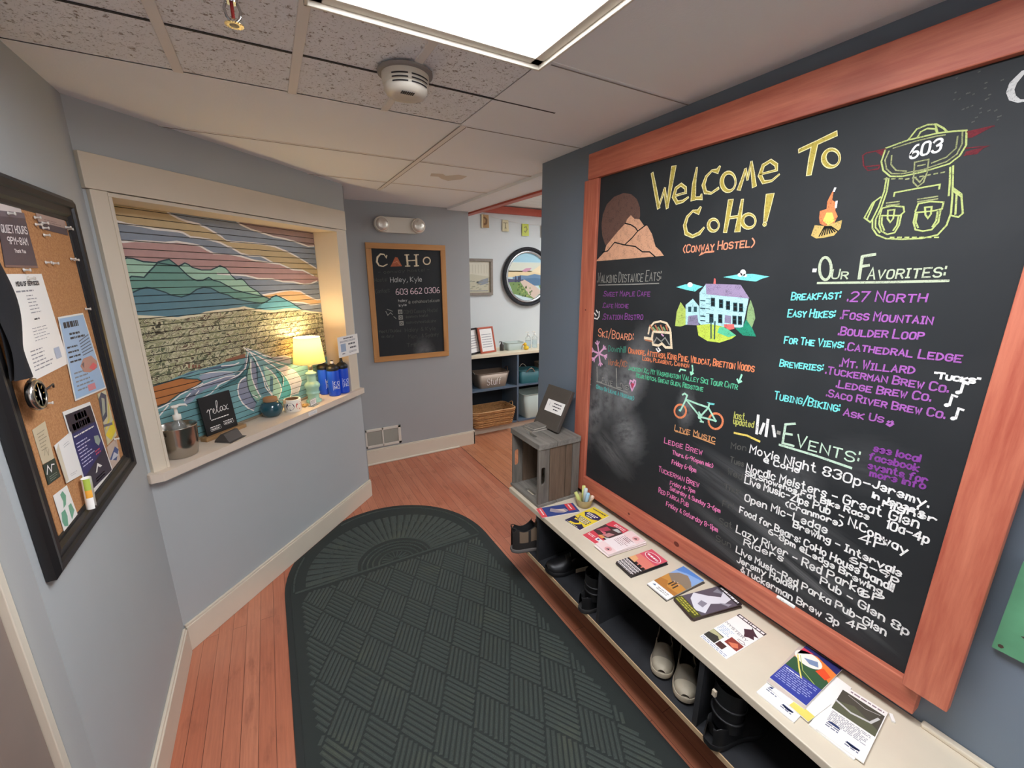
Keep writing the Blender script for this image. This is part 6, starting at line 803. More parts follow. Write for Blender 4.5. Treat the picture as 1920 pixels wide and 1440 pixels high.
flyer('brochure','white brochure with a dark flying bird and small photos',1.207,.634,-2,.098,.205,.0015,a_myst)
flyer('brochure','white leaflet with two arch logos under the blue and green one',1.186,.432,2,.1,.213,.004,a_logo)
flyer('brochure','yellow edged leaflet poking out beside the blue and green one',1.222,.404,-3,.1,.213,.003,lambda o,w,h:(o.rect(.0,-h,w,-h+.03,K('e8d56a'),1)),.0044)
flyer('brochure','leaflet sandwiched right under the blue and green one',1.24,.44,5,.1,.213,.003,lambda o,w,h:(o.rect(-w,-h,w,h,K('c9b9ae'),1)),.0078)
flyer('brochure','blue, green and orange brochure with a balloon picture on top of others',1.253,.435,1.6,.098,.214,.004,a_map,.0112)
flyer('brochure','white leaflet beneath the grey photo leaflet near the bench front',1.216,.312,3,.1,.206,.004,lambda o,w,h:None)
flyer('brochure','white leaflet with a dark grey photo, nearest the viewer on the bench',1.22,.303,7,.1,.206,.003,a_photo,.0045)
b=MB(); b.box((-.012,-.004,0),(.012,.004,.006),'paper_white'); o=b.build('paper_scrap',bevel=.001); o.location=(1.325,.255,BZ+.0005); o.rotation_euler=(0,0,.6); tag(o,'tiny white scrap of paper on the bench beside the photo leaflet','scrap')
# ================================================================== SHOES
M('shoe_white','aca28e',.7,bmp=.3,scale=300); M('shoe_grey','7f786a',.8,bmp=.4,scale=400); M('shoe_sole','bdb19b',.6); M('shoe_black','0f0f11',.45); M('shoe_lining','0f0f10',.9); M('hike_tan','7a6754',.7,bmp=.3,scale=200); M('hike_dark','2a2624',.6); M('hike_grey','6f6a66',.6); M('sole_dark','2b2a29',.7); M('lace','3b3733',.7); M('rubber_black','111113',.55)
def shoe(name,label,loc,rz,L,W,Hh,up,toe,sole,open0=.08,open1=.56,rim=None,pitch=0,roll=0,cat='shoe',group=None,laces=0,high=0,thick=.022):
    # heel at -x, toe at +x
    t=thing(name,label,cat,loc,rz,group); t.rotation_euler=(roll,pitch,rz)
    def wid(u): return W/2*(.60+.10*math.sin(PI*min(u/.35,1)*.5)-.06*math.sin(PI*u)+.36*math.exp(-((u-.70)/.22)**2))*(1 if u<.86 else math.sqrt(max(0,1-((u-.86)/.142)**2)))*(1 if u>.17 else math.sqrt(max(.0,1-((.17-u)/.176)**2)))
    def lift(u): return .012*max(0,(u-.72)/.28)**2
    def outer(v,z,k=1.0):
        n=44; pts=[]
        for i in range(n):
            a=2*PI*i/n; u=.5+.5*math.cos(a); s=1 if math.sin(a)>=0 else -1; pts.append((u,s*wid(u)*k))
        return pts
    pts=outer(0,0,1.06); n=len(pts); s=MB(); vs=[]
    for z,k in ((0,.94),(.004,1.0),(thick-.004,1.02),(thick,.97)):
        for u,y in pts: vs.append(((u-.5)*L*(1.02 if k>.95 else 1),y*k,z+lift(u)))
    s.add(vs,[(j*n+i,j*n+(i+1)%n,(j+1)*n+(i+1)%n,(j+1)*n+i) for j in range(3) for i in range(n)],sole,True); s.add(vs[:n],[tuple(range(n-1,-1,-1))],sole); s.add(vs[-n:],[tuple(range(n))],sole); s.build('sole',t)
    def top(u):
        if u<open1: return Hh*(1.0-.28*math.sin(PI*min(1,u/open1)))*(1 if u>.05 else .97)
        q=(u-open1)/(1-open1); return Hh*(.95-.5*q-.12*math.sin(PI*q)*.3)*(1 if q<.8 else math.sqrt(max(.04,1-((q-.8)/.21)**2)))
    nu,nv=40,33
    def fn(i,j):
        u=.012+.976*i; v=-1+2*j; w=wid(u)*1.0; h=top(u); op=1 if open0*.3<u<open1 else 0
        edge=min(1,max(0,(u-.03)/.06))*min(1,max(0,(open1-u)/.05)) if op else 0
        a=abs(v)
        if a>.5: 
            q=(1-a)/.5; y=w*(1-.10*q*q-.20*(edge)*q**3); z=h*math.sin(q*PI/2*(1 if edge>.3 else .62)) if edge>.3 else h*(math.sin(min(1,q*.62+0)*PI/2))
            zz_open=h*math.sin(q*PI/2); zz_cl=h*math.sin(PI/2*(1-a)/1.0*1.0)**.75
            z=zz_open*edge+zz_cl*(1-edge); y_cl=w*math.cos(PI/2*(1-a))**.9; y=(w*(1-.14*q*q))*edge+y_cl*(1-edge)
        else:
            q=a/.5; zz_open=thick*.4+(h-thick*.4)*(q**6); y_o=w*.86*q
            zz_cl=h*math.sin(PI/2*(1-a))**.75; y_cl=w*math.cos(PI/2*(1-a))**.9
            z=zz_open*edge+zz_cl*(1-edge); y=y_o*edge+y_cl*(1-edge)
        return ((u-.5)*L,math.copysign(y,v),thick*.85+lift(u)+max(0,z))
    def mf(i,j):
        u=.012+.976*i; a=abs(-1+2*j)
        if u<open1-.02 and u>.04 and a<.47: return 'shoe_lining'
        if u>.80 or (u>.5 and a>.86) or (laces>3 and (u<.13 or a>.90 or .30<u<.36 or a<.56)): return toe
        return up
    MB().grid(fn,nu,nv,up,True,mf=mf).build('upper',t)
    if rim:
        r=MB(); R=[]
        for k in range(25):
            u=open1-.035-(open1-.075)*k/24; R.append(((u-.5)*L,wid(u)*.86,thick*.85+top(u)))
        R2=[(x,-y,z) for x,y,z in R[::-1]]; hb=[(R[-1][0]-.012*math.cos(q),R[-1][1]*math.sin(q),R[-1][2]) for q in (1.0,.5,0,-.5,-1.0)]; r.tube(R+hb+R2,.0022,rim,8); r.build('collar',t)
    if laces:
        r=MB()
        for k in range(laces):
            u=open1-.01+.045*k; w=wid(u)*.42; z=thick*.85+top(u)*1.0+.002; r.tube([((u-.5)*L,-w,z-.008),((u-.5)*L+.004,0,z+.003),((u-.5)*L+.008,w,z-.008)],.0028,'lace',6)
        r.build('laces',t)
    if high:
        b=MB(); P=[]
        for k,(z,rx,ry,dx) in enumerate(((Hh*.72,.30*L*.62,W*.44,-.18*L),(Hh+.03,.30*L*.56,W*.43,-.2*L),(Hh+high*.6,.30*L*.58,W*.45,-.2*L),(Hh+high,.30*L*.6,W*.47,-.2*L))):
            P.append([(dx+rx*math.cos(2*PI*i/24),ry*math.sin(2*PI*i/24),z) for i in range(24)])
        vs=[p for r in P for p in r]; b.add(vs,[(j*24+i,j*24+(i+1)%24,(j+1)*24+(i+1)%24,(j+1)*24+i) for j in range(3) for i in range(24)],up,True)
        for z in (Hh+.02,Hh+high*.5): b.tube([(-.2*L+.30*L*.585*math.cos(2*PI*i/24),W*.455*math.sin(2*PI*i/24),z) for i in range(24)],.004,toe,6,closed=True)
        b.build('shaft',t)
    return t
SZ=.2735
a45=-PI*.74
shoe('slip_on_shoe','pale slip-on shoe with open dark mouth, farther one of the pair in the bench',(1.182,.872,SZ),a45-.17,.235,.081,.060,'shoe_grey','shoe_white','shoe_sole',rim='shoe_grey',group='pale slip-on shoes')
shoe('slip_on_shoe','pale slip-on shoe pressed against the divider, nearer one of the pair',(1.180,.766,SZ),a45-.17,.235,.081,.060,'shoe_grey','shoe_white','shoe_sole',rim='shoe_grey',group='pale slip-on shoes')
shoe('hiking_shoe','brown and black hiking shoe jutting out at the far end of the bench',(1.115,1.70,SZ),-.22,.28,.105,.145,'hike_tan','hike_dark','hike_grey',open1=.5,rim='hike_dark',laces=4)
shoe('dress_shoe','shiny black shoe with pale side panel in the first bench cubby',(1.17,1.46,SZ),2.9,.26,.095,.07,'shoe_black','shoe_black','rubber_black',open1=.5,laces=3)
b=MB(); b.prism([(-.01,-.012),(.05,-.010),(.075,.004),(.05,.012),(-.01,.008)],0,.003,'shoe_sole',tf=lambda x,y,z:(x,-z,y)); o=b.build('side_panel',bpy.data.objects['dress_shoe']); o.location=(-.02,.050,.025); o.rotation_euler=(0,0,PI)
shoe('ankle_boot','black ankle boot standing by the second divider of the bench',(1.155,1.195,SZ),-.15,.24,.098,.08,'shoe_black','rubber_black','sole_dark',open1=.45,high=.10,laces=3)
shoe('winter_boot','tall black boot with pale pull tab in the bench cubby nearest the slip-ons',(1.165,.560,SZ),-.1,.25,.108,.085,'shoe_black','rubber_black','rubber_black',open1=.45,high=.13,laces=2)
b=MB(); b.box((-.004,-.006,0),(.004,.006,.02),'shoe_sole'); o=b.build('pull_tab',bpy.data.objects['winter_boot']); o.location=(-.128,.0,.205)
# ================================================================== MAT
def mat():
    t=thing('door_mat','large dark green black ribbed door mat with a rounded far end on the plank floor','mat',(.5,1.0,0),math.radians(.3))
    M('mat_green','2b312e',.9,bmp=.5,scale=500); M('mat_edge','262b29',.75,bmp=.2,scale=200)  # field darker than the ribs: groove shade put into its colour
    def mtx(): 
        m,nt,b=nm('mat_rib'); co=objco(nt); f=noise(nt,co,420,3,.7); g=noise(nt,co,5,3)
        c=mixc(nt,ramp(nt,f,.3,.75),rgb('343b37'),rgb('505852')); c=mixc(nt,mth(nt,'MULTIPLY',ramp(nt,g,.55,.75),.35),c,rgb('5c614c')); nt.links.new(c,b.inputs['Base Color']); b.inputs['Roughness'].default_value=.92; bump(nt,b,f,.6)
    mtx()
    W=.615; Y0=-1.6; YE=1.315; RY=.675   # half width, near end, where the arch starts, arch depth
    def outline(k):
        return [(-W+k,Y0+k),(W-k,Y0+k)]+[((W-k)*math.cos(PI*i/40),YE+(RY-k)*math.sin(PI*i/40)) for i in range(41)]
    ca,sa=math.cos(math.radians(.3)),math.sin(math.radians(.3))
    def sd(x,y,off=.021):   # clear distance from the skirting of the angled wall
        X,Y=.5+x*ca-y*sa,1.0+x*sa+y*ca; return (X-W0.x)*WN.x+(Y-W0.y)*WN.y-off
    def trim(pts,off):
        o=[]
        for i in range(len(pts)):
            p,q=pts[i],pts[(i+1)%len(pts)]; a,b_=sd(*p,off),sd(*q,off)
            if a>=0: o.append(p)
            if a*b_<0: f=a/(a-b_); o.append((p[0]+(q[0]-p[0])*f,p[1]+(q[1]-p[1])*f))
        return o
    e=MB(); e.prism(trim(outline(0),.021),0,.005,'mat_edge'); e.build('border',t,bevel=.002)
    f=MB(); f.prism(trim(outline(.028),.045),.0048,.0075,'mat_green'); f.build('field',t)
    r=MB()
    def rib(p,q,w=.0056,h=.0055,zb=.0072):
        a_,b_=sd(*p,.05),sd(*q,.05)
        if a_<0 and b_<0: return
        if a_<0: f=a_/(a_-b_); p=(p[0]+(q[0]-p[0])*f,p[1]+(q[1]-p[1])*f)
        if b_<0: f=b_/(b_-a_); q=(q[0]+(p[0]-q[0])*f,q[1]+(p[1]-q[1])*f)
        d=(q[0]-p[0],q[1]-p[1]); L=math.hypot(*d)
        if L<.006: return
        n=(-d[1]/L*w,d[0]/L*w); m=(n[0]*.45,n[1]*.45); tx=(d[0]/L*w*.8,d[1]/L*w*.8)
        P=[(p[0]+n[0],p[1]+n[1],zb),(p[0]-n[0],p[1]-n[1],zb),(q[0]-n[0],q[1]-n[1],zb),(q[0]+n[0],q[1]+n[1],zb),
           (p[0]+m[0]+tx[0],p[1]+m[1]+tx[1],zb+h),(p[0]-m[0]+tx[0],p[1]-m[1]+tx[1],zb+h),(q[0]-m[0]-tx[0],q[1]-m[1]-tx[1],zb+h),(q[0]+m[0]-tx[0],q[1]+m[1]-tx[1],zb+h)]
        r.add(P,[(4,5,6,7),(0,1,5,4),(1,2,6,5),(2,3,7,6),(3,0,4,7)],'mat_rib')
    def arc(cx,cy,rx,ry,a0,a1,n=30,w=.005):
        p=[(cx+rx*math.cos(a0+(a1-a0)*i/n),cy+ry*math.sin(a0+(a1-a0)*i/n)) for i in range(n+1)]
        for i in range(n): rib(p[i],p[i+1],w)
    # basket weave turned 45 degrees
    S=.158; A1,A2=math.radians(-57),math.radians(60); e1=(S*math.cos(A1),S*math.sin(A1)); e2=(S*math.cos(A2),S*math.sin(A2)); inside=lambda x,y: abs(x)<W-.075 and Y0+.05<y<YE-.025
    NR=7
    for i in range(-24,25):
        for j in range(-24,25):
            for k in range(NR):
                o=(k+.5)/NR; g0,g1=.035,.965
                (u0,v0),(u1,v1)=(((i+g0,j+o),(i+g1,j+o)) if (i+j)%2 else ((i+o,j+g0),(i+o,j+g1)))
                pa=(u0*e1[0]+v0*e2[0],u0*e1[1]+v0*e2[1]-.1); pb=(u1*e1[0]+v1*e2[0],u1*e1[1]+v1*e2[1]-.1)
                n=16; pts=[(pa[0]+(pb[0]-pa[0])*q/n,pa[1]+(pb[1]-pa[1])*q/n) for q in range(n+1)]; pts=[p for p in pts if inside(*p)]
                if len(pts)>3: rib(pts[0],pts[-1],.0074,.0036)
    # sunburst in the rounded end
    rib((-W+.05,YE),(W-.05,YE),.006)
    for q in (.10,.135,.165,.195): arc(0,YE,q*1.05,q,.05,PI-.05)
    for k in range(29):
        a=PI*(k+.5)/29; c_,s_=math.cos(a),math.sin(a); st=PI/29
        for r0,r1 in ((.225,.32),(.32,.42),(.42,.50)):
            if r1*1.0>.5 and 0: continue
            rib((r0*c_,YE+.015+r0*s_*.97),(r1*c_*1.02,YE+.015+r1*s_*1.02),(r0+r1)/2*st*.41,.004)
    for k in range(9):
        a=PI*(k+.5)/9; rib((.02*math.cos(a),YE+.012+.02*math.sin(a)),(.085*math.cos(a),YE+.012+.08*math.sin(a)),.004)
    arc(0,YE,W-.045,RY-.045,.02,PI-.02,60); 
    r.build('ribs',t)
mat()
# ================================================================== ON THE SILL
def wp(u,w,z=.915): return W0+WD*u+WN*w+Vector((0,0,z))
M('steel','b7b2ab',.22,1,bmp=.05,scale=30); M('clear_plastic','e9f0ef',.05,trans=.85,alpha=.6); M('pump_white','ece8dd',.35)
t=thing('metal_bucket','brushed metal ice bucket at the left end of the hatch sill','bucket',wp(.195,-.05),WA)
b=MB(); b.lathe([(0,0),(.056,0),(.062,.004),(.072,.07),(.0755,.138),(.078,.142),(.0765,.145),(.073,.141),(.069,.07),(.058,.006),(0,.005)],'steel',48); b.build('body',t)
for s in (-1,1):
    b=MB(); b.tube([(s*.074,-.022,.115),(s*.088,-.018,.110),(s*.094,0,.106),(s*.088,.018,.110),(s*.074,.022,.115)],.003,'steel',8); b.build('handle',t)
t=thing('soap_pump','clear pump bottle with white nozzle standing inside the metal bucket','pump bottle',wp(.212,-.06,.921),WA)
b=MB(); b.lathe([(0,0),(.026,0),(.028,.004),(.028,.12),(.024,.14),(.013,.152),(.013,.165),(0,.165)],'clear_plastic',28); b.build('bottle',t)
b=MB(); b.lathe([(.015,.160),(.016,.162),(.016,.182),(.007,.186),(.006,.214),(.012,.216),(.012,.226),(.0,.228)],'pump_white',24); b.tube([(0,0,.221),(.02,-.004,.224),(.04,-.008,.220),(.046,-.009,.212)],[.006,.006,.005,.004],'pump_white',10); b.tube([(-.0,0,.221),(-.016,.003,.222)],.0065,'pump_white',10); b.build('pump',t)
t=thing('steel_scoop','small domed steel lid leaning inside the metal bucket','lid',wp(.158,-.048,1.0),WA); t.rotation_euler=(.1,-.3,WA)
b=MB(); b.lathe([(.024,.0),(.026,.003),(.024,.02),(.014,.042),(.008,.048),(.008,.054),(0,.055)],'steel',30); b.build('dome',t)
# relax sign
t=thing('relax_sign','small square black tabletop sign reading relax in white script','sign',wp(.45,-.098),WA)
b=MB(); b.box((-.112,-.024,0),(.122,.018,.02),'walnut'); b.build('stand',t,bevel=.003)
sg=Matrix.Translation((0,0,.012))@Matrix.Rotation(-.10,4,'X')
M('sign_black','141415',.55); MB().box((-.088,-.004,0),(.088,.004,.205),'sign_black',mat=sg).build('panel',t,bevel=.001)
mb=MB(lambda a,c,l:tuple(sg@Vector((a,-.0042-l*.0002,c)))); M('sign_white','efece6',.6)
def script(mb,strokes,m,l=2):
    for w,p in strokes:
        for _ in range(2):
            q=[p[0]]
            for i in range(len(p)-1):
                a,c=p[i],p[i+1]; q+=[(a[0]*.75+c[0]*.25,a[1]*.75+c[1]*.25),(a[0]*.25+c[0]*.75,a[1]*.25+c[1]*.75)]
            q.append(p[-1]); p=q
        mb.stroke(p,w,m,l)
X=lambda pts:[(-.052+x*.0128,.108+z*.0128) for x,z in pts]
script(mb,[(.0028,X([(-.6,1.5),(0,2.4),(.5,2.0),(.25,0),(.1,-1.6)])),(.0030,X([(.25,.8),(.7,1.9),(1.3,2.4),(1.7,2.0)])),(.0024,X([(1.7,.8),(2.4,1.2),(2.7,1.9),(2.2,2.2),(1.8,1.2),(2.1,.1),(2.8,.1),(3.3,.9)])),(.0026,X([(3.3,.9),(4.3,3.0),(4.6,4.8),(4.0,4.9),(3.7,3.0),(3.7,.6),(4.2,-.1),(4.8,.6)])),(.0026,X([(6.2,1.8),(5.5,2.2),(4.9,1.2),(5.2,.1),(5.9,.5),(6.2,1.9),(6.2,.6),(6.6,.1),(7.1,.7)])),(.0030,X([(6.8,2.2),(7.4,1.9),(7.9,.2),(8.6,.2)])),(.0020,X([(8.6,2.1),(8.0,1.6),(7.4,.4),(6.9,.1)]))],'sign_white')
mb.dashes(-.048,.078,.052,.083,.005,'sign_white',2,seed=4)
for k,(x,z) in enumerate(((-.064,.03),(.012,.038))):
    mb.dashes(x,z+.012,x+.056,z+.017,.004,'sign_white',2,seed=k); pts=roundrect(x,z-.004,x+.058,z+.008,.005,3); mb.stroke(pts+[pts[0]],.0012,'sign_white',2); mb.dashes(x+.006,z-.0005,x+.05,z+.0045,.004,'sign_white',3,seed=k+5)
mb.build('lettering',t)
t=thing('card_holder','small dark grey folded card stand in front of the black sign','card stand',wp(.405,-.012),WA+.12)
M('card_grey','4a4542',.6); b=MB(); b.prism([(-.042,0),(.042,.0),(.034,.012),(-.0,.042),(-.016,.042)],-.045,.045,'card_grey',tf=lambda x,y,z:(z,x,y)); b.build('wedge',t,bevel=.002)
MB().box((-.052,-.055,0),(.052,.035,.0025),'card_grey').build('tray',t)
mb=MB(lambda a,c,l:(a,-.0265+.0+(-.016+.042)*0+ (c*-.0),c)); 
# teal jar with cork band and tag
t=thing('teal_jar','round dark teal glazed jar with a tan neck and hanging tag','jar',wp(.765,-.088),WA)
M('teal_glaze','1f4a57',.12,coat=.5); M('tan_cork','a67a54',.8,bmp=.2); M('tag_tan','c2a47c',.8); M('twine','b58f62',.9)
b=MB(); b.lathe([(0,0),(.036,0),(.050,.014),(.0605,.040),(.058,.062),(.046,.084),(.036,.092),(0,.092)],'teal_glaze',40); b.build('body',t)
b=MB(); b.lathe([(.036,.090),(.0375,.093),(.0375,.112),(.034,.115),(0,.114)],'tan_cork',32); b.build('neck_band',t)
tg=MB(); tg.box((.018,-.064,.062),(.052,-.061,.084),'tag_tan',mat=Matrix.Rotation(.35,4,'Z')); tg.dashes if 0 else None; tg.build('tag',t,bevel=.001)
b=MB(); b.tube([(.038*math.cos(a*.3),-.038*math.sin(a*.3),.096) for a in range(22)],.0015,'twine',6); b.tube([(.022,-.032,.096),(.036,-.046,.088),(.045,-.05,.082)],.0013,'twine',6); b.build('string',t)
# sticker roll
t=thing('sticker_roll','white roll of round colourful stickers beside the teal jar','sticker roll',wp(.886,-.048),WA)
M('roll_paper','efe9dc',.6); M('roll_core','8a6442',.9)
b=MB(); b.lathe([(.047,0),(.0485,.002),(.0485,.073),(.047,.075),(.038,.075)],'roll_paper',40,caps=False); b.build('roll',t)
b=MB(); b.lathe([(.038,.0755),(.037,.05),(.037,.001),(.047,.0)],'roll_core',36,caps=False); b.build('core',t)
def onCyl(r,a0): return lambda a,c,l:((r+l*.0003)*math.sin(a0+a/r),-(r+l*.0003)*math.cos(a0+a/r),c)
mb=MB(onCyl(.0486,0))
def disc(mb,x,z,r,m,l,n=20): mb.poly([(x+r*math.cos(2*PI*i/n),z+r*math.sin(2*PI*i/n)) for i in range(n)],m,l)
for x,c1,c2 in ((-.055,'2c3150','50587a'),(.0,'c4483f','e08a52'),(.055,'4f5a4b','8a9a6a')):
    disc(mb,x,.036,.0235,K(c1),1); mb.poly([(x-.018,.026),(x,.05),(x+.018,.028)],K(c2),2); mb.rect(x-.012,.024,x+.012,.031,K('eee6d8'),2)
mb.build('printed_stickers',t)
# wooden nibbles in a small pile, one object each
M('wood_token','d6a862',.6,var=.15,scale=60)
for k in range(7):
    o=MB().box((-.017,-.009,0),(.017,.009,.006),'wood_token').build('wooden_token',bevel=.002); o.location=wp(.955+.016*(k%3)-.006*(k//3),-.052+.012*((k*2)%3),.9155+.0066*(k//3)); o.rotation_euler=(0,0,k*1.1); tag(o,'pale wooden token in the little pile on the sill before the lamp','token','wooden tokens on the sill')
t=thing('name_card','small clear standing name card on the sill in front of the lamp','card',wp(1.005,.0),WA+.15)
M('acrylic','dfe3e4',.08,trans=.5,alpha=.7); b=MB(); b.box((-.034,-.002,0),(.034,.002,.045),'acrylic'); b.box((-.034,-.022,0),(.034,.016,.002),'acrylic'); b.build('holder',t)
mb=MB(lambda a,c,l:(a,-.0022-l*.0002,c)); mb.rect(-.031,.006,.031,.042,'paper_white',1); mb.dashes(-.024,.014,.024,.034,.004,'ink_grey',2,rows=3,gap=.004); mb.build('printed_card',t)
o=MB(lambda a,c,l:(a,-.0006-l*.0002,c)); o.box((-.038,-.0006,-.011),(.038,0,.011),'paper_white'); o.text('COHO',-.028,-.005,.028,-.005,.010,'ink_grey',.0016,1,jit=0)
q=o.build('edge_label'); q.location=wp(.925,.0585,.896); q.rotation_euler=(0,0,WA); tag(q,'narrow white label strip stuck on the front edge of the sill','label')
# table lamp
t=thing('table_lamp','mint green table lamp with a glowing cream shade on the sill','lamp',wp(1.080,-.056),WA)
M('mint_ceramic','a5d3bd',.2,coat=.4)
b=MB(); b.lathe([(0,0),(.046,0),(.048,.004),(.047,.012),(.038,.018),(.034,.024),(.037,.05),(.040,.056),(.043,.06),(.043,.064),(.040,.068),(.038,.075),(.040,.09),(.0475,.105),(.047,.118),(.038,.130),(.030,.136),(.027,.142),(.028,.170),(.026,.182),(.034,.188),(.035,.193),(.026,.199),(.016,.203),(.014,.212),(0,.213)],'mint_ceramic',40); b.build('base',t)
def shade_mat():
    m=bpy.data.materials.new('lamp_shade'); m.use_nodes=True; MATS['lamp_shade']=m; nt=m.node_tree; nt.nodes.clear()
    out=nd(nt,'ShaderNodeOutputMaterial'); co=objco(nt); f=noise(nt,co,420,2)
    c=mixc(nt,f,rgb('dcbd7c'),rgb('e6ca90')); d=nd(nt,'ShaderNodeBsdfDiffuse',{0:c}); tr=nd(nt,'ShaderNodeBsdfTranslucent',{0:c}); mx=nd(nt,'ShaderNodeMixShader',{0:.24}); nt.links.new(d.outputs[0],mx.inputs[1]); nt.links.new(tr.outputs[0],mx.inputs[2]); nt.links.new(mx.outputs[0],out.inputs[0])
shade_mat()
b=MB(); b.lathe([(.095,.262),(.0775,.425)],'lamp_shade',48); 
b.f=b.f[:48]; b.mi=b.mi[:48]; b.sm=b.sm[:48]; b.build('shade',t)
b=MB(); b.tube([(.095*math.cos(2*PI*i/40),.095*math.sin(2*PI*i/40),.262) for i in range(40)],.0014,'trim_cream',6,closed=True); b.tube([(.0775*math.cos(2*PI*i/40),.0775*math.sin(2*PI*i/40),.425) for i in range(40)],.0014,'trim_cream',6,closed=True); b.build('shade_rim',t)
b=MB(); b.lathe([(.012,.212),(.014,.215),(.014,.245),(.01,.25),(0,.25)],'brass_pale',20)
for a in (0,2*PI/3,4*PI/3): b.tube([(0,0,.255),(.0785*math.cos(a),.0785*math.sin(a),.30)],.0012,'brass_pale',6)
b.build('socket',t)
M('bulb_glow','ffe2a8',.4,emit=8); b=MB(); b.lathe([(0,.250),(.012,.254),(.016,.27),(.030,.30),(.030,.32),(.02,.342),(0,.35)],'bulb_glow',24); bu=b.build('bulb',t)
b=MB(); b.tube([(.0,.045,.008),(.06,.062,.003),(.16,.066,.003),(.23,.062,.004)],.0025,'pump_white',8); b.build('cord',t)
ld=bpy.data.lights.new('lamp_bulb_light','POINT'); ld.energy=LAMP_WATTS; ld.color=(1,.78,.44); ld.shadow_soft_size=.03
lo=bpy.data.objects.new('lamp_bulb_light',ld); COL.objects.link(lo); lo.parent=t; lo.location=(0,0,.395)
# blue bottles
M('bottle_blue','1a4fd0',.35,coat=.2); M('cap_black','17191c',.4); M('print_white','e8ecf2',.5)
for k,(u,w,rz,lb) in enumerate(((1.262,-.108,.78,'blue sports bottle with black cap, left one nearest the lamp'),(1.246,-.020,.40,'blue sports bottle with black cap, middle one in front of the others'),(1.326,-.006,.46,'blue sports bottle with black cap, right one under the taped notice'))):
    t=thing('sports_bottle',lb,'bottle',wp(u,w),rz,'blue sports bottles on the sill'); t.scale=(1.08,1.08,1.13)
    b=MB(); b.lathe([(0,0),(.030,0),(.0355,.003),(.0365,.012),(.0365,.14),(.0362,.150),(.0345,.158),(.0335,.162)],'bottle_blue',36); b.build('body',t)
    b=MB(); b.lathe([(.0365,.158),(.037,.160),(.037,.172),(.035,.178),(.022,.190),(.012,.194),(.011,.2)],'cap_black',36); b.build('cap',t)
    b=MB(); b.lathe([(.009,.198),(.0095,.212),(.008,.214),(0,.214)],'paper_white' if k==1 else 'cap_black',16); b.lathe([(.0085,.2135),(.0085,.219),(0,.22)],'cap_black',16); b.build('spout',t)
    mb=MB(onCyl(.0366,.0))
    def serif(x,z,h,w):
        # heavy serif letters C, O over H, O inside a square frame
        for cx in (x,):
            P=[(cx+.0068*math.cos(a)*1.15,z+h/2+h/2*math.sin(a)) for a in [math.radians(d) for d in range(45,316,15)]]; mb.stroke(P,[.0012+.0022*abs(math.cos(math.radians(d-180))) if 100<d<260 else .0014 for d in range(45,316,15)],'print_white',2)
    x0,x1,z0,z1=-.024,.024,.04,.098
    fr=[(x0,z0),(x1,z0),(x1,z1),(x0,z1),(x0,z0)]; mb.stroke(fr,.0016,'print_white',1)
    serif(-.0095,.072,.0195,.01)
    P=[(.0105+.0088*math.cos(2*PI*i/24),.0815+.0100*math.sin(2*PI*i/24)) for i in range(25)]; mb.stroke(P,.003,'print_white',2)
    for x in (-.0155,-.004): mb.rect(x-.0015,.046,x+.0015,.066,'print_white',2); mb.rect(x-.0035,.046,x+.0035,.0475,'print_white',3); mb.rect(x-.0035,.0645,x+.0035,.066,'print_white',3)
    mb.rect(-.0155,.055,-.004,.0572,'print_white',2)
    P=[(.0105+.0088*math.cos(2*PI*i/24),.056+.0100*math.sin(2*PI*i/24)) for i in range(25)]; mb.stroke(P,.003,'print_white',2)
    mb.build('printed_logo',t)
# taped notice on the casing
o=MB(lambda a,c,l:(a,-.0008-l*.0002,c)); o.box((-.113,-.0008,-.07),(.113,0,.07),'paper_white'); o.dashes(-.05,.048,.055,.058,.008,'ink',1,seed=3); o.dashes(-.09,.030,.09,.040,.004,'ink_grey',1,rows=2,gap=.003); 
o.dashes(.0,.0,.075,.016,.011,'ink',1,seed=9); o.dashes(.015,-.026,.085,-.012,.011,'ink',1,seed=2); o.dashes(.0,-.05,.09,-.04,.004,'ink_grey',1,rows=2,gap=.004); o.rect(-.085,-.035,-.03,.02,K('9fb0c6'),1); o.dashes(-.075,-.055,-.045,-.046,.006,'ink',1)
q=o.build('taped_notice'); q.location=wp(1.38,.026,1.245); q.rotation_euler=(0,0,WA); tag(q,'white notice card taped to the right hatch casing above the blue bottles','notice')
# ================================================================== PIN BOARD ON THE LEFT WALL
t=thing('bulletin_board','large cork pin board in a glossy black moulded frame on the left wall','bulletin board',(-.53,1.605,1.03),PI/2)
# local x = +y along the wall, -y out of the wall
MB().box((-.27,-.012,.05),(.285,-.002,.87),'cork').build('cork_panel',t)
def molding(name,p0,p1,inn):
    # stepped moulding swept between mitred ends; inn = inward direction
    p0,p1,inn=Vector(p0),Vector(p1),Vector(inn); L=(p1-p0).normalized(); prof=[(0,-.002),(0,-.020),(.012,-.028),(.026,-.026),(.030,-.020),(.050,-.022),(.058,-.014),(.068,-.016),(.073,-.010),(.073,-.002)]
    vs=[]
    for e,s in ((p0,1),(p1,-1)):
        for d,y in prof: q=e+inn*d+L*(s*d); vs.append((q.x,y,q.z))
    n=len(prof); b=MB(); b.add(vs,[(i,(i+1)%n,n+(i+1)%n,n+i) for i in range(n)],'black_frame'); b.add(vs[:n],[tuple(range(n-1,-1,-1))],'black_frame'); b.add(vs[n:],[tuple(range(n))],'black_frame'); return b.build(name,t)
xa,xb,za,zb=-.352,.352,0,.922
molding('frame_rail',(xa,0,zb),(xb,0,zb),(0,0,-1)); molding('frame_rail',(xa,0,za),(xb,0,za),(0,0,1)); molding('frame_stile',(xa,0,za),(xa,0,zb),(1,0,0)); molding('frame_stile',(xb,0,za),(xb,0,zb),(-1,0,0))
BBX=-.53+.0125
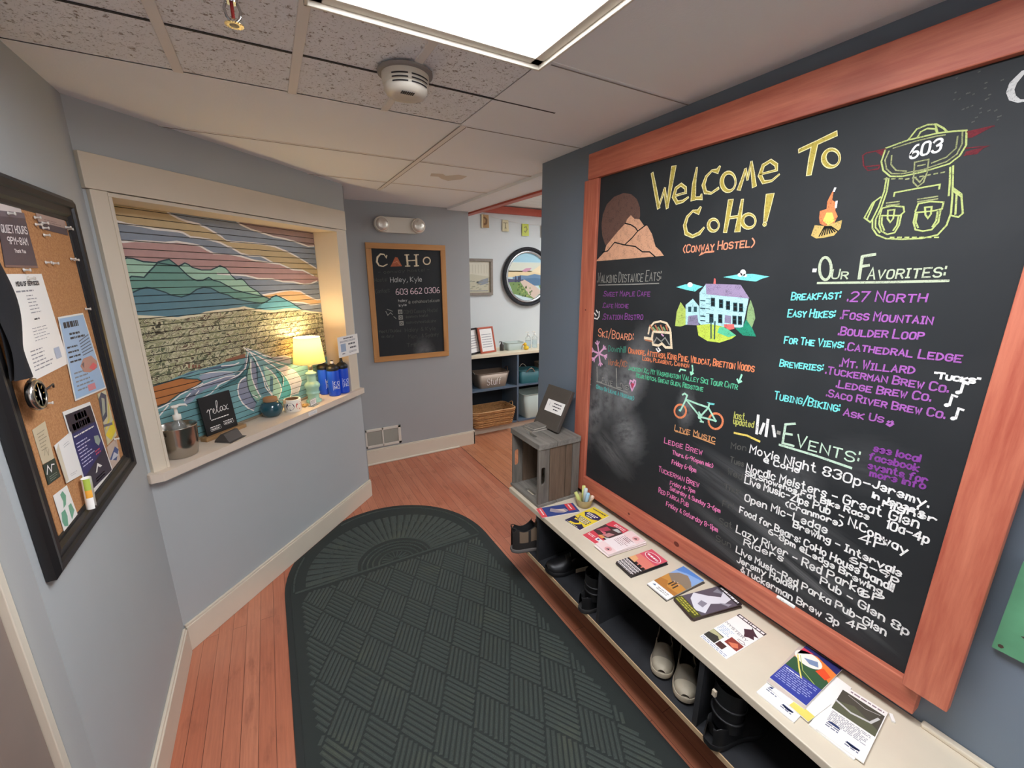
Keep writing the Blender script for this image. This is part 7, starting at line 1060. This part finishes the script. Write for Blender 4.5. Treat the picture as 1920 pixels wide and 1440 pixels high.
def pin_paper(name,label,cat,corners,art,base='efece6',curl=0,off=0.0,group=None):
    # corners: (y,z) on the board, tl tr br bl; art drawn in a 0..1 square
    tl,tr,br,bl=[Vector((c[0],0,c[1])) for c in corners]; ctr=(tl+tr+br+bl)/4
    def mp(a,c,l):
        p=(bl*(1-a)+br*a)*(1-c)+(tl*(1-a)+tr*a)*c-ctr; bulge=curl*(1-c)**2*(1 if curl>0 else 1)
        return (p.x,-l*.0003-.0006-abs(bulge),p.z)
    o=MB(mp); n=10
    for i in range(n): o.add([mp(0,i/n,0),mp(1,i/n,0),mp(1,(i+1)/n,0),mp(0,(i+1)/n,0)],[(0,1,2,3)],K(base))
    for i in range(n):
        q=[mp(0,i/n,0),mp(1,i/n,0),mp(1,(i+1)/n,0),mp(0,(i+1)/n,0)]; o.add([(x,y+.0005,z) for x,y,z in q],[(3,2,1,0)],K(base))
    art(o)
    if curl:  # cut art into the curve by clamping every mark to the curled sheet
        pass
    q=o.build(name); q.location=(BBX+off,ctr.x,ctr.z); q.rotation_euler=(0,0,PI/2); return tag(q,label,cat,group)
def rows(o,a0,c0,a1,c1,n,m,seed=0,h=.5):
    r=random.Random(seed); st=(c1-c0)/n
    for i in range(n):
        e=a0+(a1-a0)*(.6+.4*r.random()); a=a0
        while a<e-.01:
            w=min(.03+r.random()*.1,e-a); o.rect(a,c0+i*st,a+w,c0+i*st+st*h,m,2); a+=w+.02
def a_quiet(o):
    o.rect(.0,.0,1,1,K('5b4c50'),1)
    T_=lambda s,a,c,b_,h,w:o.text(s,a,c,b_,c,h,K('e5dfdc'),w,2,jit=0)
    T_('QUIET HOURS',.07,.62,.93,.13,.03); T_('9PM-8AM',.2,.42,.85,.12,.03); T_('Thank You',.35,.27,.7,.06,.018); o.rect(0,.0,1,.04,K('8a6a5e'),2); o.rect(0,.9,1,1,K('75666a'),2)
def a_menu(o):
    o.text('MENU OF SERVICES',.2,.89,.82,.89,.035,'ink',.018,2,jit=0); rows(o,.15,.83,.85,.86,1,'ink_grey',1); rows(o,.38,.62,.66,.82,6,'ink_grey',2,.25); rows(o,.42,.55,.62,.58,1,'ink',3); rows(o,.3,.35,.75,.5,5,'ink_grey',4,.2); rows(o,.12,.08,.62,.3,6,'ink_grey',5,.3); o.rect(.7,.1,.86,.22,K('a9b7cc'),2)
def a_blue2(o):
    o.rect(.03,.02,.97,.98,K('9dbfe0'),1); rows(o,.12,.86,.9,.93,1,'ink',13,1); rows(o,.25,.72,.8,.82,2,'ink',2); rows(o,.08,.45,.5,.68,4,'ink',5,.35); rows(o,.12,.1,.7,.36,5,'ink_grey',6,.35)
    for k in range(6): o.stroke([(.52,.5+k*.035),(.92,.53+k*.04)],.012,K('4a5876'),3)
    o.poly([(.35,.38),(.5,.46),(.8,.47),(.95,.38),(.9,.3),(.6,.27),(.42,.3)],K('b98a80'),3); o.poly([(.6,.33),(.8,.38),(.9,.33),(.75,.28)],K('d9586a'),4); o.poly([(.4,.4),(.5,.42),(.45,.34)],K('6d5a60'),4); o.rect(.42,.05,.66,.13,K('d88a92'),3)
def a_navy(o):
    o.rect(.04,.07,.96,.96,K('2b2b66'),1); o.poly([(.04,.07),(.96,.07),(.96,.4),(.04,.25)],K('2b2438'),2); o.rect(.04,.75,.96,.96,K('2a1d2e'),2); rows(o,.3,.86,.85,.93,1,K('e0434f'),11,1); rows(o,.15,.77,.95,.84,1,K('e0434f'),12,1); rows(o,.1,.7,.85,.73,1,'paper_white',2)
    rows(o,.1,.36,.6,.66,8,K('c9c9e6'),3,.3); o.poly([(.72,.6),(.88,.58),(.9,.5),(.78,.46),(.7,.52)],K('9aa79a'),3); rows(o,.6,.38,.9,.45,2,K('c84a62'),4); o.poly([(.4,.2),(.55,.29),(.68,.22),(.6,.22),(.54,.25),(.46,.2)],'paper_white',3); rows(o,.35,.1,.75,.16,2,K('b05a60'),5)
def a_rec(o):
    G_=K('6fa98a')
    for p in ([(.35,.55),(.55,.58),(.72,.78),(.6,.95),(.4,.9),(.45,.7)],[(.1,.15),(.3,.08),(.42,.3),(.4,.5),(.15,.5),(.05,.3)],[(.6,.1),(.9,.25),(.85,.5),(.65,.5),(.62,.35)]): o.poly(p,G_,1)
def a_env(o): o.poly([(.0,.0),(.18,.05),(.2,.98),(.0,.85)],K('d9cdb4'),1); rows(o,.4,.8,.9,.9,2,K('b9b6b4'),3,.3); rows(o,.35,.1,.8,.18,2,K('b9b6b4'),4,.3)
def a_tan(o): rows(o,.2,.35,.85,.9,6,K('8d7f66'),3,.25); o.stroke([(.3,.2),(.5,.4),(.6,.15),(.75,.3)],.02,K('8d7f66'),2)
def a_dark2(o): o.rect(0,0,1,1,K('2f3a2f'),1); o.stroke([(.1,.5),(.3,.85),(.45,.5),(.6,.8),(.8,.75)],.06,'paper_white',2); rows(o,.2,.1,.85,.4,3,K('8a9a86'),4,.3)
def a_yel2(o):
    o.rect(.0,.0,1,1,K('cfc6a2'),1); o.poly([(0,.45),(.5,.5),(.9,.9),(.4,1),(0,.9)],K('4a4a5e'),2); o.poly([(.05,.55),(.4,.6),(.6,.85),(.3,.9)],K('a9ac9a'),3); o.poly([(.0,.2),(.5,.28),(1,.35),(1,.1),(.4,.02)],K('ead23c'),2); o.stroke([(.1,.3),(.6,.42),(.9,.7)],.06,K('e6d25a'),4); o.stroke([(0,.38),(.8,.3)],.05,K('6d6a7a'),4)
def a_lb(o): o.poly([(0,.5),(.7,.75),(1,.5),(.6,.2)],K('4d5f8e'),1); o.poly([(.1,.4),(.5,.6),(.9,.3)],K('c9ccd6'),2)
def a_top(o): o.rect(0,0,1,.42,K('56484d'),1); o.rect(0,.42,1,1,K('b59a8e'),1); rows(o,.2,.5,.8,.75,2,K('8a736c'),2,.4)
def a_sheet0(o): o.rect(0,0,.45,1,K('3b3234'),1)
pin_paper('pinned_notice','dark brown quiet hours notice pinned near the top of the cork board','notice',((1.471,1.863),(1.609,1.873),(1.607,1.738),(1.441,1.737)),a_quiet,base='5b4c50')
pin_paper('pinned_notice','brown and tan strip pinned in the top right corner of the cork board','notice',((1.68,1.884),(1.874,1.886),(1.872,1.838),(1.682,1.842)),a_top,base='8a736c')
pin_paper('pinned_notice','pale scrap pinned behind the quiet hours notice','notice',((1.395,1.878),(1.60,1.884),(1.60,1.83),(1.40,1.80)),a_sheet0,base='d8cbc6',off=-.0004)
pin_paper('pinned_notice','long white menu of services sheet pinned at the left of the cork board','notice',((1.429,1.722),(1.616,1.723),(1.637,1.478),(1.412,1.473)),a_menu,off=.0008)
pin_paper('pinned_notice','blue leaflet with red photo pinned at the right of the cork board','notice',((1.643,1.607),(1.832,1.605),(1.872,1.350),(1.612,1.372)),a_blue2,off=.0016)
pin_paper('pinned_notice','yellow and grey cycling leaflet pinned beside the navy poster','notice',((1.79,1.35),(1.868,1.345),(1.868,1.182),(1.765,1.182)),a_yel2,base='cfc6a2')
pin_paper('pinned_notice','small blue and white card pinned low at the right of the cork board','notice',((1.757,1.178),(1.858,1.176),(1.845,1.095),(1.752,1.093)),a_lb,base='cdb7a6')
pin_paper('pinned_notice','navy poster with red heading pinned low on the cork board','notice',((1.521,1.366),(1.714,1.344),(1.758,1.083),(1.538,1.097)),a_navy,off=.0008)
pin_paper('pinned_notice','small tan handwritten note pinned at the lower left of the cork board','notice',((1.353,1.370),(1.422,1.371),(1.414,1.275),(1.354,1.283)),a_tan,base='cdbd9d')
pin_paper('pinned_notice','small dark green card pinned under the tan note','notice',((1.352,1.282),(1.415,1.275),(1.418,1.224),(1.350,1.230)),a_dark2,base='2f3a2f',off=.0006)
pin_paper('pinned_notice','blank white envelope sheet pinned over the navy poster','notice',((1.424,1.305),(1.533,1.307),(1.525,1.181),(1.43,1.198)),a_env,off=.003)
pin_paper('pinned_notice','white sheet with green recycling arrows at the bottom of the cork board','notice',((1.356,1.199),(1.435,1.191),(1.448,1.093),(1.358,1.092)),a_rec,off=.0012)
# a rolled leaflet tucked in the board
t=thing('rolled_leaflet','small colourful leaflet curled into a tube at the bottom of the cork board','leaflet',(BBX+.018,1.497,1.135),PI/2)
b=MB()
def rl(i,j): a=-1.2+5.2*i; r=.0115+.002*i; z=(j-.5)*.085; return (r*math.cos(a)+.15*z,r*math.sin(a)*.9,z)
pal=['d9553f','e8a53a','a8bd4a','efece6','efece6','d8d2c8']
b.grid(rl,26,9,'paper_white',True,mf=lambda i,j:K(pal[min(5,int(j*3)+int(i*4)%3)]) if (j>.35 and i>.35) else 'paper_white'); b.build('curled_sheet',t)
# clear push pins
M('pin_clear','efe9df',.08,trans=.4,coat=.5)
pins=[(1.452,1.892),(1.66,1.868),(1.655,1.850),(1.695,1.845),(1.70,1.858),(1.69,1.826),(1.862,1.862),(1.875,1.858),(1.52,1.732),(1.53,1.712),(1.655,1.753),(1.70,1.752),(1.84,1.768),(1.862,1.766),(1.86,1.615),(1.83,1.18),(1.42,1.44),(1.445,1.41),(1.52,1.862)]
for k,(y,z) in enumerate(pins):
    t=thing('push_pin','clear plastic push pin stuck in the cork of the pin board','push pin',(BBX+.0005,y,z),PI/2,'clear push pins on the cork board')
    Rm=Matrix.Rotation(PI/2,4,'X')@Matrix.Translation((0,0,.0)); MB().lathe([(.0045,.002),(.0045,.0035),(.0025,.005),(.0025,.011),(.0042,.0135),(.0040,.015),(0,.0155)],'pin_clear',14,mat=Rm).build('head',t)
    MB().lathe([(.0006,-.004),(.0006,.003)],'chrome',6,mat=Rm).build('needle',t)
o=MB().tube([(0,0,0),(.012,-.006,.006),(.03,-.008,.009),(.034,-.006,.0)],.0022,'frame_brown',8).build('paper_clip'); o.location=(BBX+.001,1.46,1.44); o.rotation_euler=(0,0,PI/2); tag(o,'dark bent clip hook stuck on bare cork below the menu sheet','clip')
# compass on a black strap
t=thing('hanging_compass','silver round compass hanging on a black strap at the left of the pin board','compass',(-.497,1.338,1.455),PI/2)
Rm=Matrix.Rotation(PI/2,4,'X')
b=MB(); b.lathe([(.026,0),(.034,.002),(.036,.010),(.033,.016),(.027,.017),(.027,.010)],'steel',40,mat=Rm,caps=False); b.build('case',t)
b=MB(); b.lathe([(.0275,.0145),(0,.0145)],M('dial_dark','39453f',.4),36,mat=Rm); b.build('dial',t)
mb=MB(lambda a,c,l:(a,-.0146-l*.0003,c)); 
for k in range(8): a=k*PI/4; mb.stroke([(.017*math.cos(a),.017*math.sin(a)),(.024*math.cos(a),.024*math.sin(a))],.003,'steel',1)
mb.poly([(-.004,0),(0,.018),(.004,0),(0,-.018)],'paper_white',2); mb.build('needle',t)
b=MB(); b.tube([(.036*math.cos(a),-.008,.036*math.sin(a)+.0) for a in (1.2,1.57,1.94)],.004,'steel',8); b.tube([(0,-.008,.036),(.004,-.008,.046),(0,-.008,.056),(-.004,-.008,.046),(0,-.008,.036)],.002,'steel',8); b.build('loop',t)
t=thing('black_strap','black cloth strap hanging over the left frame of the pin board','strap',(-.50,1.36,1.50),PI/2)
M('cloth_black','17171a',.9,bmp=.4,scale=120)
b=MB()
def st_(i,j): 
    z=.30*i; x=-.07+.075*j*(1-.12*math.sin(i*7)) +.012*math.sin(i*5); return (x+.02*(i-.5),-.006-.012*math.sin(PI*j)-.004*math.sin(i*9+j*4),z)
b.grid(st_,26,12,'cloth_black'); 
def st2(i,j): x,y,z=st_(i,j); return (x,.0,z)
b.grid(st2,26,12,'cloth_black'); b.build('cloth',t)
# ================================================================== NEXT ROOM
t=thing('cubby_shelf','blue grey open cubby shelf with a pale wooden top in the next room','shelf',(2.9,4.19,0))
MB().box((-1.25,-.20,.872),(1.6,.19,.902),'counter_light').build('counter_top',t,bevel=.002)
for x in (-1.22,-.565,.02,.6,1.2): MB().box((x,-.19,.09),(x+.022,.185,.872),'cubby_blue').build('upright',t)
for x0,x1 in ((-1.198,-.565),(-.543,.02),(.042,.6),(.622,1.2)):
    MB().box((x0,-.188,.498),(x1,.185,.516),'cubby_blue').build('mid_shelf',t); MB().box((x0,-.188,.075),(x1,.185,.093),'cubby_blue').build('bottom_shelf',t)
MB().box((-1.22,.17,.093),(1.22,.186,.872),M('cubby_back','2c3138',.7)).build('back_panel',t); MB().box((-1.22,-.15,0),(1.22,-.13,.075),'trim_cream').build('kickboard',t)
def tub(name,label,cat,loc,w,d,h,taper,m,rim=True,handles=True,text=None,rz=0,weave=False):
    t=thing(name,label,cat,loc,rz); b=MB(); n=36
    def ring(k,z,ins=0):
        o=[]
        for p in roundrect(-w/2*k+ins,-d/2*k+ins,w/2*k-ins,d/2*k-ins,min(w,d)*.18*k,7): o.append((p[0],p[1],z))
        return o
    R=[ring(taper,0),ring(1,h),ring(1,h,.006),ring(taper,.006,.006)]; n=len(R[0]); vs=[p for r in R for p in r]
    b.add(vs,[(j*n+i,j*n+(i+1)%n,(j+1)*n+(i+1)%n,(j+1)*n+i) for j in range(3) for i in range(n)],m,True); b.add(vs[:n],[tuple(range(n-1,-1,-1))],m); b.add(vs[-n:],[tuple(range(n))],m); b.build('body',t)
    if rim: MB().tube([p for p in ring(1.0,h)],.007 if weave else .004,m if not weave else 'wicker_rim',8,closed=True).build('rim',t)
    if weave:
        wv=MB(); N=15
        for k in range(N):
            f=(k+.5)/N; P=ring(taper+(1-taper)*f,h*f); Q=[]
            m2=len(P)*3
            for i in range(m2):
                a=P[(i//3)%len(P)]; c=P[(i//3+1)%len(P)]; q=(i%3)/3; x,y=a[0]+(c[0]-a[0])*q,a[1]+(c[1]-a[1])*q
                s=1+.03*math.sin((x+y*1.3)*110+(k%2)*PI); Q.append((x*s,y*s,h*f))
            wv.tube(Q,h/N*.46,'wicker' if k%4 else 'wicker_dark',6,closed=True)
        wv.build('weave',t)
    if handles:
        for s in (-1,1):
            P=[(s*(w/2+.004)+s*.018*math.sin(PI*i/10),-.05+.1*i/10,h-.01+.045*math.sin(PI*i/10)) for i in range(11)]; MB().tube(P,.006,'steel' if not weave else 'wicker_rim',8).build('handle',t)
    if text:
        mb=MB(lambda a,c,l:(a,-d/2*(taper+(1-taper)*c/h)-.003-l*.0004,c)); text(mb); mb.build('lettering',t)
    return t
M('tub_grey','8f7f70',.45,.5); M('tub_teal','2f6a70',.45); M('bin_white','b9c4bb',.6); M('wicker','b98753',.75,var=.25,scale=60); M('wicker_dark','8f623a',.8); M('wicker_rim','c99a68',.7)
def stuff(mb):
    for w in (.008,): mb.text('Stuff',-.085,.035,.085,.035,.075,'paper_white',.010,1,jit=0)
tub('metal_tub','galvanised tub lettered Stuff on the upper shelf of the cubby','tub',(2.062,4.145,.5165),.40,.24,.165,.82,'tub_grey',text=stuff)
tub('wicker_basket','woven tan wicker basket on the lower shelf of the cubby','basket',(2.025,4.08,.094),.53,.30,.185,.86,'wicker',weave=True)
tub('teal_tub','teal metal tub with pale handle on the upper shelf behind the post','tub',(2.532,4.115,.5165),.22,.27,.15,.84,'tub_teal',rz=PI/2-.15)
tub('brown_tub','brown tub partly hidden by the post on the upper shelf','tub',(2.80,4.12,.5165),.20,.24,.20,.86,'tub_grey',handles=False)
tub('pale_bin','pale green white bin on the lower shelf behind the post','bin',(2.64,4.12,.094),.42,.28,.29,.8,'bin_white',handles=False)
# on the counter
CTz=.9025
def easel(name,label,x,y,w,h,fm,rz,tilt):
    t=thing(name,label,'picture frame',(x,y,CTz),rz); T2=Matrix.Rotation(-tilt,4,'X'); fb=.02
    for a,c in (((-w/2,-.01,0),(w/2,.01,fb)),((-w/2,-.01,h-fb),(w/2,.01,h)),((-w/2,-.01,fb),(-w/2+fb,.01,h-fb)),((w/2-fb,-.01,fb),(w/2,.01,h-fb))): MB().box(a,c,fm,mat=T2).build('frame_side',t,bevel=.002)
    mb=MB(lambda a,c,l:tuple(T2@Vector((a,-.004-l*.0003,c)))); mb.rect(-w/2+fb,fb,w/2-fb,h-fb,'paper_white',0); r_=h-2*fb
    for k in range(6): mb.dashes(-w/2+fb+.02,fb+r_*(.18+.11*k),w/2-fb-.02,fb+r_*(.18+.11*k)+.008,.008,'ink_grey',1,seed=k)
    mb.build('paper',t); MB().box((-.03,.0105,.02),(.03,.0155,h*.85),fm,mat=T2).build('back_leg',t); return t
M('red_frame','b8583f',.5)
easel('picture_frame','black framed sheet standing half hidden at the left of the counter',1.865,4.09,.20,.28,'black_frame',.5,.22)
easel('picture_frame','red framed notice sheet standing on the counter in the next room',2.03,4.10,.215,.285,'red_frame',.25,.22)
t=thing('pump_dispenser','small dark pump dispenser on the counter beside the red frame','dispenser',(2.225,4.16,CTz))
b=MB(); b.lathe([(0,0),(.022,0),(.024,.003),(.024,.06),(.012,.075),(.008,.10),(0,.10)],'frame_brown',20); b.build('bottle',t); MB().tube([(0,0,.098),(-.02,-.004,.103),(-.034,-.006,.098)],.005,'black_frame',8).build('nozzle',t)
tub('counter_basket','small pale basket on the counter in the next room','basket',(2.375,4.16,CTz),.22,.13,.085,.85,'bin_white',handles=False)
t=thing('toy_duck','small yellow toy duck on the counter in front of the clear bottles','toy',(2.50,4.08,CTz)); M('duck_yellow','f2c832',.35); M('duck_orange','e88a2a',.4)
b=MB(); b.lathe([(0,0),(.022,.002),(.033,.018),(.03,.034),(.016,.044),(0,.047)],'duck_yellow',24); b.build('body',t); b=MB(); b.lathe([(0,-.021),(.014,-.016),(.0205,0),(.014,.016),(0,.021)],'duck_yellow',20,c=(-.014,0,.062)); b.build('head',t); b=MB(); b.lathe([(.009,0),(.004,.014),(0,.016)],'duck_orange',12,mat=Matrix.Translation((-.032,0,.06))@Matrix.Rotation(-PI/2,4,'Y')); b.build('bill',t)
M('gel_blue','c3e0ec',.05,trans=.75,alpha=.55); M('bottle_clear','eef3f3',.05,trans=.7,alpha=.5)
for x,lb in ((2.575,'clear pump bottle with blue tinted gel, left of two on the counter'),(2.665,'clear pump bottle with blue tinted gel, right of two on the counter')):
    t=thing('sanitizer_bottle',lb,'pump bottle',(x,4.16,CTz),0,'clear pump bottles on the counter')
    b=MB(); b.lathe([(0,0),(.03,0),(.033,.004),(.033,.09)],'gel_blue',24); b.build('gel',t); b=MB(); b.lathe([(.0335,.088),(.0335,.12),(.018,.14),(.013,.145),(.013,.155)],'bottle_clear',24); b.build('bottle',t)
    b=MB(); b.lathe([(.014,.152),(.014,.165),(.005,.168),(.005,.185),(.01,.187),(0,.195)],'pump_white',18); b.tube([(0,0,.188),(-.03,-.006,.19),(-.036,-.008,.182)],.0045,'pump_white',8); b.build('pump',t)
# framed print
t=thing('framed_print','grey wood framed landscape print on the pale wall, half hidden by the grey wall','picture',(1.97,4.38,1.51)); M('frame_driftwood','8f8478',.7,var=.12,scale=30)
for a,c in (((-.25,-.03,0),(.25,-.001,.03)),((-.25,-.03,.365),(.25,-.001,.395)),((-.25,-.03,.03),(-.222,-.001,.365)),((.222,-.03,.03),(.25,-.001,.365))): MB().box(a,c,'frame_driftwood').build('frame_side',t,bevel=.002)
mb=MB(lambda a,c,l:(a,-.006-l*.0004,c)); mb.rect(-.225,.028,.225,.368,K('c9c3a8'),0); mb.poly([(-.225,.2),(0,.23),(.225,.2),(.225,.368),(-.225,.368)],K('d8d2bc'),1); mb.poly([(.05,.14),(.12,.17),(.2,.19),(.2,.13),(.1,.11)],K('8f959a'),2)
r=random.Random(5)
for k in range(26): x=-.2+.4*r.random(); z=.06+.1*r.random(); mb.stroke([(x,z),(x+.03,z+.008*r.random())],.008,K(r.choice(['a9a68c','8f8f7c','b7b08e'])),2)
mb.dashes(-.1,.045,.2,.054,.009,'ink_grey',3,seed=4)
for k in range(12): mb.stroke([(-.2+.035*k,.24),(-.2+.035*k,.33)],.004,K('b9b194'),2)
mb.build('print',t)
# round picture framed by a bicycle tyre
t=thing('tyre_picture','round mountain sunset picture framed in a black bicycle tyre and silver rim','picture',(2.68,4.38,1.71)); M('tyre_black','25262a',.7,bmp=.3,scale=120); M('rim_silver','c5c7c8',.25,.9)
Rm=Matrix.Rotation(PI/2,4,'X'); R0=.320
b=MB(); n=64; pr=[(R0+.018*math.cos(a),.03+.024*math.sin(a)) for a in [2*PI*i/14 for i in range(14)]]; b.lathe(pr,'tyre_black',72,mat=Rm,closed=True)
for k in range(90):
    a=2*PI*k/90; q=Rm@Matrix.Rotation(a,4,'Z'); b.box((R0-.004,-.006,.051),(R0+.013,.006,.057),'tyre_black',mat=q)
b.build('tyre',t)
b=MB(); b.lathe([(.298,.012),(.3,.034),(.288,.042),(.274,.040),(.268,.030),(.268,.012)],'rim_silver',72,mat=Rm); b.build('rim',t)
Dk=MB(lambda a,c,l:(a,-.016-l*.0004,c)); Rr=.268
def cp(pts,m,l):   # trim a patch of the picture to the round opening
    Dk.poly([(x*min(1,Rr/max(1e-6,math.hypot(x,z))),z*min(1,Rr/max(1e-6,math.hypot(x,z)))) for x,z in pts],m,l)
circ=[(Rr*math.cos(2*PI*i/64),Rr*math.sin(2*PI*i/64)) for i in range(64)]; Dk.poly(circ,K('cfe3e4'),0)
def arcp(z0,z1,m,l):
    P=[(x,z) for x,z in circ]; 
    lo=[];N=24
    L=[(-math.sqrt(max(0,Rr*Rr-z*z)),z) for z in [z0+(z1-z0)*i/N for i in range(N+1)]]; R=[(-x,z) for x,z in L[::-1]]; Dk.poly(L+R,m,l)
arcp(.06,.16,K('dfe3d0'),1); arcp(.0,.07,K('f0d9a8'),1); arcp(.17,.266,K('a9d6e4'),1)
cp([(-.08,.07),(-.02,.10),(.06,.105),(.03,.075),(-.03,.055)],K('d9a0b4'),2); cp([(.05,.06),(.2,.15),(.3,.1),(.3,.04)],K('f4e3bb'),2)
cp([(-.2,.0),(-.08,.02),(.0,.015),(.1,.035),(.2,.02),(.3,.02),(.3,-.1),(.0,-.1),(-.2,-.05)],K('6f8fae'),3); cp([(-.05,-.02),(.1,-.01),(.3,-.03),(.3,-.12),(.05,-.1)],K('5a7d9c'),4)
cp([(-.3,-.03),(-.18,-.04),(-.1,-.05),(-.04,-.03),(.1,-.12),(.2,-.22),(.1,-.3),(-.3,-.3)],K('7d9a5a'),5); cp([(-.10,-.05),(-.04,-.03),(.12,-.11),(.24,-.2),(.1,-.26),(.02,-.2),(-.06,-.1)],K('dcc6b4'),6); cp([(.16,-.1),(.26,-.08),(.26,-.16),(.2,-.17)],K('7d9a5a'),6); cp([(-.3,-.02),(-.12,-.03),(-.10,-.05),(-.3,-.07)],K('5b5a74'),6)
for k in range(40): x=-.24+.3*r.random(); z=-.09-.15*r.random(); 
r=random.Random(3)
for k in range(40):
    x=-.2+.26*r.random(); z=-.08-.12*r.random()-(x+.2)*.2
    if math.hypot(x,z)<.24: Dk.poly([(x,z),(x+.02,z+.006),(x+.012,z+.022),(x+.002,z+.018)],K(r.choice(['5f7d42','8fae62','4d6a3a','b0bd6a'])),7)
for x,z in ((-.16,-.03),(-.12,-.03),(-.10,-.02)): Dk.poly([(x-.014,z-.03),(x+.014,z-.03),(x+.01,z+.03),(x,z+.045),(x-.01,z+.03)],K('3f4a66'),8)
Dk.stroke([(-.17,-.045),(-.06,-.035)],.012,K('4a4a60'),8); Dk.build('picture',t)
# bunting of paper cards
P=[(1.75,2.42),(2.0,2.375),(2.16,2.358),(2.40,2.318),(2.66,2.295),(2.95,2.29),(3.3,2.32)]
o=MB().tube([(x,4.368,z) for x,z in P],.0018,'paper_white',6).build('bunting_string'); tag(o,'thin string of bunting sagging along the top of the pale wall','string')
for x,z,w,h,c,lb,kind in ((2.135,2.362,.085,.135,'b9925e','brown patterned bunting card at the left of the string',0),(2.385,2.322,.075,.12,'dcd0a4','cream bunting card lettered T on the string',1),(2.645,2.297,.085,.13,'c9d23c','yellow green bunting card at the right of the string',2),(2.905,2.292,.085,.13,'d8c9a0','bunting card mostly hidden behind the post',3)):
    o=MB(lambda a,c,l:(a,-.001-l*.0003-.018*abs(a/.05)**2*0,c)); n=8
    def cv(a,c): return (a,-.004-.022*(.5-.5*math.cos(PI*(a/w+.5)))*(1 if 1 else 0)*(-c/h)*.6,c)
    o.map=lambda a,c,l,cv=cv:(cv(a,c)[0],cv(a,c)[1]-l*.0005,cv(a,c)[2])
    for i in range(n):
        for j in range(4):
            q=[o.map(-w/2+w*i/n,-h*j/4,0),o.map(-w/2+w*(i+1)/n,-h*j/4,0),o.map(-w/2+w*(i+1)/n,-h*(j+1)/4,0),o.map(-w/2+w*i/n,-h*(j+1)/4,0)]; o.add(q,[(3,2,1,0)],K(c),True)
    if kind==0: o.stroke([(-.01,-.03),(.015,-.05),(.01,-.09),(-.01,-.1)],.02,K('7d5a34'),2); o.rect(-w*.5,-h,-w*.3,0,K('e3d2a0'),1)
    if kind==1: o.stroke([(-.025,-.03),(.025,-.03)],.005,K('5b4a34'),2); o.stroke([(0,-.03),(0,-.085)],.006,K('5b4a34'),2); o.stroke([(-.01,-.085),(.01,-.085)],.004,K('5b4a34'),2)
    if kind==2: o.stroke([(-.015,-.04),(.01,-.03),(.02,-.06),(0,-.09),(-.015,-.08)],.012,K('8a8a2a'),2)
    q=o.build('bunting_card'); q.location=(x,4.366,z); tag(q,lb,'bunting card','bunting cards on the string')
